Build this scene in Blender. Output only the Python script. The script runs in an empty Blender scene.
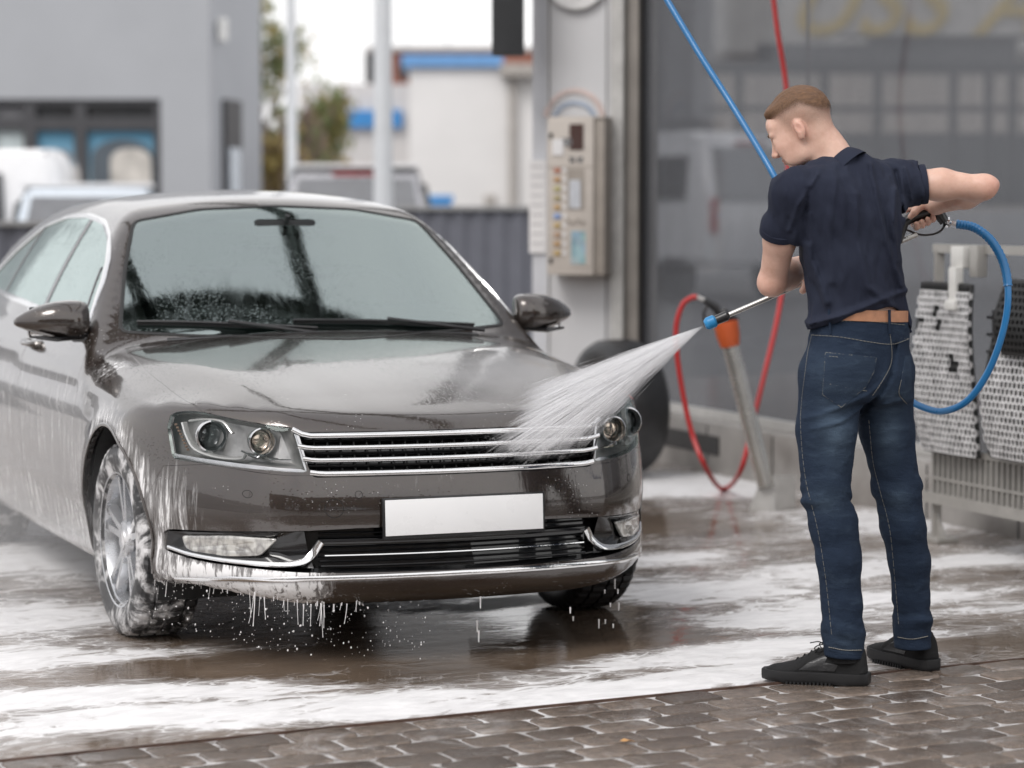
import bpy, bmesh, math, random
import numpy as np
from mathutils import Vector, Matrix
from mathutils.bvhtree import BVHTree

sc = bpy.context.scene
COL = sc.collection
PI = math.pi
R = math.radians

# ------------------------------------------------------------------ camera
FPX = 2600.0
PITCH = math.atan((384 - 205) / FPX)
CAMH = 1.418
cam_d = bpy.data.cameras.new('camera')
cam = bpy.data.objects.new('camera', cam_d)
COL.objects.link(cam)
sc.camera = cam
cam.location = (0, 0, CAMH)
cam.rotation_euler = (R(90) - PITCH, 0, 0)
cam_d.sensor_width = 36
cam_d.lens = FPX * 36 / 1024
cam_d.clip_start = 0.1
cam_d.clip_end = 3000
cam_d.dof.use_dof = True
cam_d.dof.focus_distance = 7.9
cam_d.dof.aperture_fstop = 2.1

# ------------------------------------------------------------------ world and sun (overcast)
SUN_EL, SUN_AZ = R(48), R(215)          # azimuth measured clockwise from +Y
world = bpy.data.worlds.new('World')
sc.world = world
world.use_nodes = True
wt = world.node_tree
wt.nodes.clear()
sky = wt.nodes.new('ShaderNodeTexSky')
sky.sky_type = 'NISHITA'
sky.sun_disc = False
sky.sun_elevation = SUN_EL
sky.sun_rotation = SUN_AZ
sky.dust_density = 4
mixc = wt.nodes.new('ShaderNodeMixRGB')
mixc.inputs[0].default_value = 0.90
tc = wt.nodes.new('ShaderNodeTexCoord')
cn = wt.nodes.new('ShaderNodeTexNoise')
cn.inputs['Scale'].default_value = 1.6
cn.inputs['Detail'].default_value = 4
cr = wt.nodes.new('ShaderNodeValToRGB')
cr.color_ramp.elements[0].position = 0.35
cr.color_ramp.elements[0].color = (7.4, 7.4, 7.7, 1)
cr.color_ramp.elements[1].position = 0.62
cr.color_ramp.elements[1].color = (9.9, 9.75, 9.65, 1)
bg = wt.nodes.new('ShaderNodeBackground')
bg.inputs[1].default_value = 0.1
wo = wt.nodes.new('ShaderNodeOutputWorld')
wt.links.new(tc.outputs['Generated'], cn.inputs['Vector'])
wt.links.new(cn.outputs['Fac'], cr.inputs[0])
wt.links.new(sky.outputs[0], mixc.inputs[1])
wt.links.new(cr.outputs[0], mixc.inputs[2])
wt.links.new(mixc.outputs[0], bg.inputs[0])
wt.links.new(bg.outputs[0], wo.inputs[0])

sd = bpy.data.lights.new('sun', 'SUN')
sun = bpy.data.objects.new('sun', sd)
COL.objects.link(sun)
sd.energy = 1.2
sd.angle = R(25)
sd.color = (1, 0.975, 0.95)
sun_dir = Vector((math.sin(SUN_AZ) * math.cos(SUN_EL), math.cos(SUN_AZ) * math.cos(SUN_EL), math.sin(SUN_EL)))
sun.rotation_euler = sun_dir.to_track_quat('Z', 'Y').to_euler()
sun.location = (0, 0, 12)

sc.view_settings.view_transform = 'Standard'
sc.view_settings.look = 'None'
sc.view_settings.exposure = 0.52
sc.view_settings.gamma = 1
sc.view_settings.use_curve_mapping = False
sc.cycles.use_denoising = True
sc.cycles.max_bounces = 8
sc.cycles.transparent_max_bounces = 24
sc.cycles.volume_bounces = 1
sc.cycles.caustics_reflective = False
sc.cycles.caustics_refractive = False
sc.cycles.volume_step_rate = 4

# ------------------------------------------------------------------ measuring helpers
def ray(px, py):
    a = (px - 512) / FPX
    b = -(py - 384) / FPX
    return Vector((a, math.cos(PITCH) + b * math.sin(PITCH), -math.sin(PITCH) + b * math.cos(PITCH)))

def at(px, py, Y):
    d = ray(px, py)
    return Vector((0, 0, CAMH)) + d * (Y / d.y)

def gp(px, py, z=0.0):
    d = ray(px, py)
    return Vector((0, 0, CAMH)) + d * ((z - CAMH) / d.z)

def xat(px, Y):
    return (px - 512) / FPX * Y / (math.cos(PITCH)) * 1.0

def zat(py, Y):
    return at(512, py, Y).z

# ------------------------------------------------------------------ scene object helpers
def link(o, parent=None):
    COL.objects.link(o)
    if parent is not None:
        o.parent = parent
    return o

def tag(o, label, cat=None, group=None, kind=None):
    if label: o['label'] = label
    if cat: o['category'] = cat
    if group: o['group'] = group
    if kind: o['kind'] = kind
    return o

def empty(name, loc, rz=0, label=None, cat=None, group=None):
    o = bpy.data.objects.new(name, None)
    COL.objects.link(o)
    o.location = loc
    o.rotation_euler = (0, 0, rz)
    o.empty_display_size = 0.1
    return tag(o, label, cat, group)

def setnormals(me, nrm=None, smooth=True, angle=None):
    if smooth:
        me.polygons.foreach_set('use_smooth', [True] * len(me.polygons))
        if angle is not None:
            me.set_sharp_from_angle(angle=R(angle))
    if nrm is not None:
        me.normals_split_custom_set_from_vertices([tuple(n) for n in nrm])

def from_bm(name, bm, m, parent=None, smooth=False, angle=35, world_parent=False):
    me = bpy.data.meshes.new(name)
    bm.to_mesh(me)
    bm.free()
    if m is not None:
        for mm in (m if isinstance(m, (list, tuple)) else [m]):
            me.materials.append(mm)
    if smooth:
        setnormals(me, None, True, angle)
    o = bpy.data.objects.new(name, me)
    link(o, parent)
    if world_parent and parent is not None:
        o.matrix_parent_inverse = parent_inv(parent)
    return o

def from_np(name, V, F, m, parent=None, smooth=True, angle=None, nrm=None, world_parent=False):
    me = bpy.data.meshes.new(name)
    me.from_pydata([tuple(v) for v in V], [], [tuple(int(i) for i in f) for f in F])
    me.update()
    for mm in (m if isinstance(m, (list, tuple)) else [m]):
        me.materials.append(mm)
    setnormals(me, nrm, smooth, angle)
    o = bpy.data.objects.new(name, me)
    link(o, parent)
    if world_parent and parent is not None:
        o.matrix_parent_inverse = parent_inv(parent)
    return o

def parent_inv(p):
    return (Matrix.Translation(p.location) @ p.rotation_euler.to_matrix().to_4x4()).inverted()

def bx(bm, c, s, rot=None, bevel=0.0, mi=0, seg=2):
    """box centred at c with full size s"""
    M = Matrix.Translation(Vector(c))
    if rot is not None:
        M = M @ (rot if isinstance(rot, Matrix) else Matrix.Rotation(rot, 4, 'Z'))
    M = M @ Matrix.Diagonal((s[0], s[1], s[2], 1))
    r = bmesh.ops.create_cube(bm, size=1.0, matrix=M)
    vs = r['verts']
    fs = {f for v in vs for f in v.link_faces}
    for f in fs:
        f.material_index = mi
    if bevel > 0:
        es = list({e for v in vs for e in v.link_edges})
        r2 = bmesh.ops.bevel(bm, geom=es, offset=bevel, segments=seg, affect='EDGES', profile=0.6)
        for f in r2['faces']:
            f.material_index = mi
    return vs

def cyl(bm, a, b, r1, r2=None, n=16, mi=0, caps=True):
    a, b = Vector(a), Vector(b)
    r2 = r1 if r2 is None else r2
    d = b - a
    q = d.to_track_quat('Z', 'Y').to_matrix().to_4x4()
    M = Matrix.Translation((a + b) / 2) @ q
    r = bmesh.ops.create_cone(bm, cap_ends=caps, segments=n, radius1=r1, radius2=r2, depth=d.length, matrix=M)
    for v in r['verts']:
        for f in v.link_faces:
            f.material_index = mi
    return r['verts']

def sweep(bm, pts, rads, n=8, mi=0, cap=True, flat=None):
    """tube through pts with radii"""
    pts = [Vector(p) for p in pts]
    if not hasattr(rads, '__len__'):
        rads = [rads] * len(pts)
    rings = []
    up = Vector((0, 0, 1))
    t0 = (pts[1] - pts[0]).normalized()
    if abs(t0.dot(up)) > 0.95: up = Vector((0, 1, 0))
    x = t0.cross(up).normalized()
    for i, p in enumerate(pts):
        t = (pts[min(i + 1, len(pts) - 1)] - pts[max(i - 1, 0)]).normalized()
        x = (x - t * x.dot(t)).normalized()
        y = t.cross(x)
        ring = []
        for k in range(n):
            a = 2 * PI * k / n
            ring.append(bm.verts.new(p + (x * math.cos(a) + y * math.sin(a) * (flat or 1)) * rads[i]))
        rings.append(ring)
    for i in range(len(rings) - 1):
        for k in range(n):
            f = bm.faces.new((rings[i][k], rings[i][(k + 1) % n], rings[i + 1][(k + 1) % n], rings[i + 1][k]))
            f.material_index = mi
            f.smooth = True
    if cap:
        for rg in (rings[0][::-1], rings[-1]):
            f = bm.faces.new(rg)
            f.material_index = mi
    return rings

def spline(pts, n=10):
    """Catmull-Rom through pts"""
    P = [Vector(p) for p in pts]
    P = [P[0] * 2 - P[1]] + P + [P[-1] * 2 - P[-2]]
    out = []
    for i in range(1, len(P) - 2):
        for k in range(n):
            t = k / n
            a, b, c, d = P[i - 1], P[i], P[i + 1], P[i + 2]
            out.append(0.5 * ((2 * b) + (c - a) * t + (2 * a - 5 * b + 4 * c - d) * t * t + (3 * b - a - 3 * c + d) * t ** 3))
    out.append(P[-2])
    return out

def prism(bm, poly, axis, lo, hi, mi=0):
    """extrude 2D polygon along axis ('X','Y','Z') from lo to hi"""
    def mk(p, t):
        if axis == 'Z': return (p[0], p[1], t)
        if axis == 'Y': return (p[0], t, p[1])
        return (t, p[0], p[1])
    A = [bm.verts.new(mk(p, lo)) for p in poly]
    B = [bm.verts.new(mk(p, hi)) for p in poly]
    n = len(poly)
    fs = [bm.faces.new(A[::-1]), bm.faces.new(B)]
    for i in range(n):
        fs.append(bm.faces.new((A[i], A[(i + 1) % n], B[(i + 1) % n], B[i])))
    for f in fs: f.material_index = mi
    bmesh.ops.recalc_face_normals(bm, faces=fs)
    return fs

def lathe(bm, prof, n=48, axis='Y', mi=0, c=(0, 0, 0)):
    """prof: list of (radius, along-axis)"""
    rings = []
    for r, t in prof:
        ring = []
        for k in range(n):
            a = 2 * PI * k / n
            if axis == 'Y': co = (c[0] + r * math.cos(a), c[1] + t, c[2] + r * math.sin(a))
            elif axis == 'Z': co = (c[0] + r * math.cos(a), c[1] + r * math.sin(a), c[2] + t)
            else: co = (c[0] + t, c[1] + r * math.cos(a), c[2] + r * math.sin(a))
            ring.append(bm.verts.new(co))
        rings.append(ring)
    fs = []
    for i in range(len(rings) - 1):
        for k in range(n):
            fs.append(bm.faces.new((rings[i][k], rings[i][(k + 1) % n], rings[i + 1][(k + 1) % n], rings[i + 1][k])))
    for f in fs:
        f.material_index = mi
        f.smooth = True
    bmesh.ops.recalc_face_normals(bm, faces=fs)
    return rings

# ------------------------------------------------------------------ materials
class NT:
    def __init__(s, name):
        s.m = bpy.data.materials.new(name)
        s.m.use_nodes = True
        s.t = s.m.node_tree
        s.t.nodes.clear()
        s.out = s.t.nodes.new('ShaderNodeOutputMaterial')
    def n(s, typ, ins=None, **kw):
        nd = s.t.nodes.new(typ)
        for k, v in kw.items(): setattr(nd, k, v)
        if ins:
            for k, v in ins.items():
                if isinstance(v, bpy.types.NodeSocket): s.t.links.new(v, nd.inputs[k])
                else: nd.inputs[k].default_value = v
        return nd
    def l(s, a, b): s.t.links.new(a, b)
    def math(s, op, a, b=None, c=None, clamp=False):
        nd = s.t.nodes.new('ShaderNodeMath'); nd.operation = op; nd.use_clamp = clamp
        for i, v in enumerate((a, b, c)):
            if v is None: continue
            if isinstance(v, bpy.types.NodeSocket): s.l(v, nd.inputs[i])
            else: nd.inputs[i].default_value = v
        return nd.outputs[0]
    def ramp(s, fac, stops, interp='LINEAR'):
        nd = s.t.nodes.new('ShaderNodeValToRGB'); s.l(fac, nd.inputs[0])
        cr = nd.color_ramp; cr.interpolation = interp
        while len(cr.elements) < len(stops): cr.elements.new(0.5)
        for e, (p, c) in zip(cr.elements, stops):
            e.position = p
            e.color = (c, c, c, 1) if not hasattr(c, '__len__') else (*c[:3], 1)
        return nd.outputs[0]
    def smooth(s, v, lo, hi):
        nd = s.n('ShaderNodeMapRange', interpolation_type='SMOOTHSTEP')
        s.l(v, nd.inputs[0]); nd.inputs[1].default_value = lo; nd.inputs[2].default_value = hi
        return nd.outputs[0]
    def coord(s, kind='Object', scale=(1, 1, 1), rot=(0, 0, 0), loc=(0, 0, 0)):
        c = s.n('ShaderNodeTexCoord'); mp = s.n('ShaderNodeMapping')
        s.l(c.outputs[kind], mp.inputs[0])
        mp.inputs['Scale'].default_value = scale; mp.inputs['Rotation'].default_value = rot; mp.inputs['Location'].default_value = loc
        return mp.outputs[0]
    def noise(s, vec, scale, detail=3, rough=0.5, dist=0):
        return s.n('ShaderNodeTexNoise', {'Vector': vec, 'Scale': scale, 'Detail': detail, 'Roughness': rough, 'Distortion': dist}).outputs['Fac']
    def bump(s, h, strength=0.3, dist=0.01):
        return s.n('ShaderNodeBump', {'Height': h, 'Strength': strength, 'Distance': dist}).outputs[0]
    def mixc(s, f, a, b):
        nd = s.n('ShaderNodeMixRGB')
        for i, v in enumerate((f, a, b)):
            if isinstance(v, bpy.types.NodeSocket): s.l(v, nd.inputs[i])
            elif i == 0: nd.inputs[0].default_value = v
            else: nd.inputs[i].default_value = (*v[:3], 1)
        return nd.outputs[0]
    def pbsdf(s, **k):
        nd = s.n('ShaderNodeBsdfPrincipled')
        names = dict(color='Base Color', rough='Roughness', metal='Metallic', ior='IOR', alpha='Alpha', normal='Normal',
                     coat='Coat Weight', coatr='Coat Roughness', sss='Subsurface Weight', trans='Transmission Weight',
                     spec='Specular IOR Level', sheen='Sheen Weight', emit='Emission Color', es='Emission Strength', coatn='Coat Normal', coatior='Coat IOR')
        for kk, v in k.items():
            i = nd.inputs[names[kk]]
            if isinstance(v, bpy.types.NodeSocket): s.l(v, i)
            elif kk in ('color', 'emit'): i.default_value = (*v[:3], 1)
            else: i.default_value = v
        return nd
    def done(s, sh):
        s.l(sh.outputs[0] if hasattr(sh, 'outputs') else sh, s.out.inputs[0]); return s.m

_mc = {}
def simple(name, color, rough=0.5, metal=0.0, var=0.12, nscale=6.0, bump=0.0, bscale=60.0, **k):
    """plain principled material with a little procedural variation"""
    if name in _mc: return _mc[name]
    t = NT(name)
    v = t.coord('Object')
    n = t.noise(v, nscale, 5, 0.6)
    lo = [c * (1 - var) for c in color]; hi = [min(1, c * (1 + var)) for c in color]
    c = t.ramp(n, [(0.3, lo), (0.7, hi)])
    rr = t.ramp(t.noise(v, nscale * 2.3, 4), [(0.3, max(0, rough - 0.06)), (0.7, min(1, rough + 0.06))])
    if bump > 0:
        k['normal'] = t.bump(t.noise(v, bscale, 4), bump, 0.004)
    m = t.done(t.pbsdf(color=c, rough=rr, metal=metal, **k))
    _mc[name] = m
    return m

def glassy(name, tint=(0.8, 0.9, 0.88), ior=1.7, rough=0.02, add=0.0, beads=0.0):
    """thin pane: reflects by angle, lets the rest through tinted"""
    t = NT(name)
    v = t.coord('Object')
    fr = t.n('ShaderNodeFresnel', {'IOR': ior})
    g = t.n('ShaderNodeBsdfGlossy', {'Roughness': rough, 'Color': (0.86, 0.98, 0.95, 1)})
    tr = t.n('ShaderNodeBsdfTransparent', {'Color': (*tint, 1)})
    if beads > 0:
        vo = t.n('ShaderNodeTexVoronoi', {'Vector': v, 'Scale': 110.0}).outputs['Distance']
        m_ = t.n('ShaderNodeMapping'); t.l(v, m_.inputs[0]); m_.inputs['Scale'].default_value = (4, 16, 4)
        run = t.noise(m_.outputs[0], 1.5, 5, .65, .8)
        hh = t.math('ADD', t.math('MULTIPLY', t.smooth(vo, .30, .08), t.smooth(t.noise(v, 5, 4), .42, .62)), t.math('MULTIPLY', run, .7))
        t.l(t.bump(hh, beads, .0022), g.inputs['Normal'])
        t.l(t.ramp(run, [(.35, rough), (.7, rough + .08)]), g.inputs['Roughness'])
    mx = t.n('ShaderNodeMixShader')
    t.l(t.math('ADD', fr.outputs[0], add, clamp=True), mx.inputs[0]); t.l(tr.outputs[0], mx.inputs[1]); t.l(g.outputs[0], mx.inputs[2])
    return t.done(mx)

# value noise in numpy (tileless hash lattice), used for geometry detail
def _h(ix, iy, iz, seed):
    n = (ix * 374761393 + iy * 668265263 + iz * 1274126177 + seed * 974634777) & 0xFFFFFFFF
    n = ((n ^ (n >> 13)) * 1274126177) & 0xFFFFFFFF
    return ((n ^ (n >> 16)) & 0xFFFF) / 65535.0

def vnoise(x, y, z=0.0, seed=0):
    x, y, z = np.broadcast_arrays(np.asarray(x, float), np.asarray(y, float), np.asarray(z, float))
    ix, iy, iz = np.floor(x).astype(np.int64), np.floor(y).astype(np.int64), np.floor(z).astype(np.int64)
    fx, fy, fz = x - ix, y - iy, z - iz
    u, v, w = fx * fx * (3 - 2 * fx), fy * fy * (3 - 2 * fy), fz * fz * (3 - 2 * fz)
    r = 0
    for dx in (0, 1):
        for dy in (0, 1):
            for dz in (0, 1):
                r = r + _h(ix + dx, iy + dy, iz + dz, seed) * (u if dx else 1 - u) * (v if dy else 1 - v) * (w if dz else 1 - w)
    return r

def fbm(x, y, z=0.0, oct=4, seed=0):
    s, a, f, tot = 0, 1.0, 1.0, 0
    for o in range(oct):
        s = s + a * vnoise(np.asarray(x) * f, np.asarray(y) * f, np.asarray(z) * f, seed + o * 17)
        tot += a; a *= 0.5; f *= 2.03
    return s / tot

def sstep(x, a, b):
    t = np.clip((x - a) / (b - a), 0, 1)
    return t * t * (3 - 2 * t)

# ================================================================== SETTING
TH = 0.381                                   # heading of the wash bay, shared by car, partition and rack
FW = Vector((math.sin(TH), -math.cos(TH), 0))  # towards the camera and right
LF = Vector((math.cos(TH), math.sin(TH), 0))

# ---- ground: one far sheet, then the wet bay slab with foam, then real pavers
t = NT('asphalt')
v = t.coord('Object')
n1 = t.noise(v, 0.35, 6, 0.6)
c = t.ramp(n1, [(0.3, (0.10, 0.10, 0.105)), (0.7, (0.16, 0.158, 0.155))])
M_asph = t.done(t.pbsdf(color=c, rough=t.ramp(n1, [(0.35, 0.25), (0.6, 0.55)]), normal=t.bump(t.noise(v, 90, 3), 0.3, 0.004)))
bm = bmesh.new()
bmesh.ops.create_grid(bm, x_segments=8, y_segments=8, size=900)
g = from_bm('ground', bm, M_asph)
g.location = (0, 400, -0.012)
tag(g, None, kind='structure')

# joint line between slab and paving (photo: 0,760 -> 1024,659)
JA, JB = gp(0, 761), gp(1024, 659)
JD = (JB - JA).normalized()
JN = Vector((-JD.y, JD.x, 0))               # pointing away from the camera

# wet slab, foam coverage held in an attribute
def foam_blobs():
    # (px, py, radius x, radius y, weight)   measured on the photograph, radii in metres along / across the joint
    L = [
        (60, 700, 1.1, 0.20, 1.1), (250, 712, 0.9, 0.17, 1.15), (430, 707, 0.7, 0.11, 1.1), (560, 690, 0.45, 0.10, 1.0),
        (690, 655, 0.50, 0.22, 1.1), (640, 690, 0.5, 0.12, 1.1), (740, 675, 0.4, 0.14, 1.1), (780, 620, 0.5, 0.25, 0.9),
        (700, 590, 0.5, 0.30, 0.8), (860, 600, 0.6, 0.25, 0.75), (960, 560, 0.6, 0.30, 0.7), (700, 486, 0.45, 0.55, 1.2),
        (40, 620, 0.55, 0.5, 0.75), (60, 560, 0.6, 0.7, 0.7), (460, 608, 0.38, 0.14, 0.95), (520, 600, 0.3, 0.12, 0.9), (400, 606, .3, .13, .8),
        (800, 530, 0.7, 0.3, 0.55), (660, 560, 0.5, 0.3, 0.6), (980, 610, 0.5, 0.12, 0.55), (900, 640, 0.5, 0.12, 0.6),
        (130, 655, 0.45, 0.15, 0.8), (20, 660, .5, .25, .8), (790, 480, 0.5, 0.5, 0.6), (900, 520, 0.7, 0.5, 0.7), (820, 575, .6, .25, .7)]
    D = [(300, 660, 0.55, 0.22, 0.9), (480, 655, 0.55, 0.22, 1.2), (590, 640, 0.36, 0.26, 1.2), (400, 668, 0.5, 0.12, 0.9),
         (330, 625, 0.5, 0.3, 1.0), (660, 525, 0.30, 0.25, 0.5), (200, 628, 0.35, 0.12, 0.5), (740, 530, .4, .2, .4), (960, 645, 0.6, 0.1, 0.4),
         (570, 610, 0.25, 0.15, 0.9)]
    return L, D

def foam_cover(X, Y):
    c = np.zeros_like(X) + 0.26
    L, D = foam_blobs()
    wx = (fbm(X * 1.7, Y * 1.7, 3.1, 3, 5) - 0.5) * 0.35
    wy = (fbm(X * 1.7, Y * 1.7, 9.1, 3, 6) - 0.5) * 0.35
    pos = np.zeros_like(X); neg = np.zeros_like(X)
    for lst, arr in ((L, pos), (D, neg)):
        for px, py, rx, ry, w in lst:
            p = gp(px, py)
            dx, dy = X + wx - p.x, Y + wy - p.y
            a = (dx * JD.x + dy * JD.y) / rx
            b = (dx * JN.x + dy * JN.y) / ry
            arr[:] = np.maximum(arr, w * np.exp(-(a * a + b * b) * 0.8))
    return np.clip(c + pos - neg * 0.95, 0, 1)

def build_slab():
    # local frame: u along joint, w away from the camera
    us = np.arange(-5.0, 9.0, 0.035)
    ws = np.concatenate([np.arange(0, 5.0, 0.035), np.arange(5.0, 12.0, 0.12)])
    U, W = np.meshgrid(us, ws, indexing='ij')
    O = gp(512, 711)
    X = O.x + U * JD.x + W * JN.x
    Y = O.y + U * JD.y + W * JN.y
    cov = foam_cover(X, Y)
    Z = 0.0 + 0.002 * fbm(X * 3, Y * 3, 0, 3, 8)
    V = np.stack([X, Y, Z], -1).reshape(-1, 3)
    nu, nw = len(us), len(ws)
    idx = np.arange(nu * nw).reshape(nu, nw)
    F = np.stack([idx[:-1, :-1], idx[1:, :-1], idx[1:, 1:], idx[:-1, 1:]], -1).reshape(-1, 4)
    me = bpy.data.meshes.new('wash_bay_floor')
    me.vertices.add(len(V)); me.vertices.foreach_set('co', V.ravel())
    me.loops.add(F.size); me.loops.foreach_set('vertex_index', F.ravel())
    me.polygons.add(len(F)); me.polygons.foreach_set('loop_start', np.arange(0, F.size, 4)); me.polygons.foreach_set('loop_total', np.full(len(F), 4))
    me.update(); me.validate()
    at_ = me.attributes.new('foam', 'FLOAT', 'POINT')
    at_.data.foreach_set('value', cov.reshape(-1).astype(np.float32))
    me.polygons.foreach_set('use_smooth', [True] * len(F))
    t = NT('wet_slab_with_foam')
    v = t.coord('Object')
    at2 = t.n('ShaderNodeAttribute', attribute_name='foam').outputs['Fac']
    rotv = t.coord('Object', rot=(0, 0, -math.atan2(JD.y, JD.x)))
    mp = t.n('ShaderNodeMapping'); t.l(rotv, mp.inputs[0]); mp.inputs['Scale'].default_value = (1.0, 1.9, 1.0)
    warp = t.n('ShaderNodeTexNoise', {'Vector': mp.outputs[0], 'Scale': 2.2, 'Detail': 3.0})
    wv = t.n('ShaderNodeVectorMath', operation='SCALE'); t.l(warp.outputs['Color'], wv.inputs[0]); wv.inputs['Scale'].default_value = 0.5
    wa = t.n('ShaderNodeVectorMath', operation='ADD'); t.l(mp.outputs[0], wa.inputs[0]); t.l(wv.outputs[0], wa.inputs[1])
    big = t.noise(wa.outputs[0], 3.5, 8, 0.62, 1.2)
    fine = t.noise(wa.outputs[0], 14, 6, 0.65, 0.8)
    vor = t.n('ShaderNodeTexVoronoi', {'Vector': wa.outputs[0], 'Scale': 9.0}, feature='DISTANCE_TO_EDGE').outputs['Distance']
    lace = t.math('MULTIPLY', t.smooth(vor, 0.10, 0.0), 0.16)
    s = t.math('ADD', at2, t.math('MULTIPLY', t.math('SUBTRACT', big, 0.5), 1.5))
    s = t.math('ADD', s, t.math('MULTIPLY', t.math('SUBTRACT', fine, 0.5), 0.55))
    s = t.math('ADD', s, lace)
    film = t.smooth(s, 0.20, 0.95)             # thin milky film
    thick = t.smooth(s, 0.50, 0.90)            # real foam
    spk = t.n('ShaderNodeTexVoronoi', {'Vector': v, 'Scale': 60.0}).outputs['Distance']
    bub = t.smooth(spk, 0.16, 0.10)
    fm = t.math('MAXIMUM', t.math('MULTIPLY', film, 0.70), thick)
    fm = t.math('MAXIMUM', fm, t.math('MULTIPLY', bub, t.math('MULTIPLY', film, 0.9)))
    basec = t.ramp(t.noise(v, 2.5, 8, 0.65), [(0.3, (0.090, 0.064, 0.045)), (0.7, (0.20, 0.150, 0.112))])
    foamc = t.ramp(t.noise(wa.outputs[0], 9, 6, 0.7), [(0.25, (0.62, 0.61, 0.61)), (0.7, (0.88, 0.87, 0.87))])
    col = t.mixc(fm, basec, foamc)
    ripple = t.noise(mp.outputs[0], 7, 4, 0.6, 0.5)
    h = t.math('ADD', t.math('MULTIPLY', ripple, 0.55), t.math('MULTIPLY', thick, 0.9))
    h = t.math('ADD', h, t.math('MULTIPLY', fine, t.math('MULTIPLY', thick, 0.5)))
    rough = t.math('ADD', t.math('MULTIPLY', fm, 0.42), t.ramp(t.noise(v, 5, 4), [(0.35, 0.035), (0.7, 0.13)]))
    nrm = t.bump(h, 0.22, 0.012)
    m = t.done(t.pbsdf(color=col, rough=rough, normal=nrm, ior=1.36))
    me.materials.append(m)
    o = bpy.data.objects.new('wash_bay_floor', me)
    link(o)
    tag(o, None, kind='structure')
build_slab()

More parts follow.
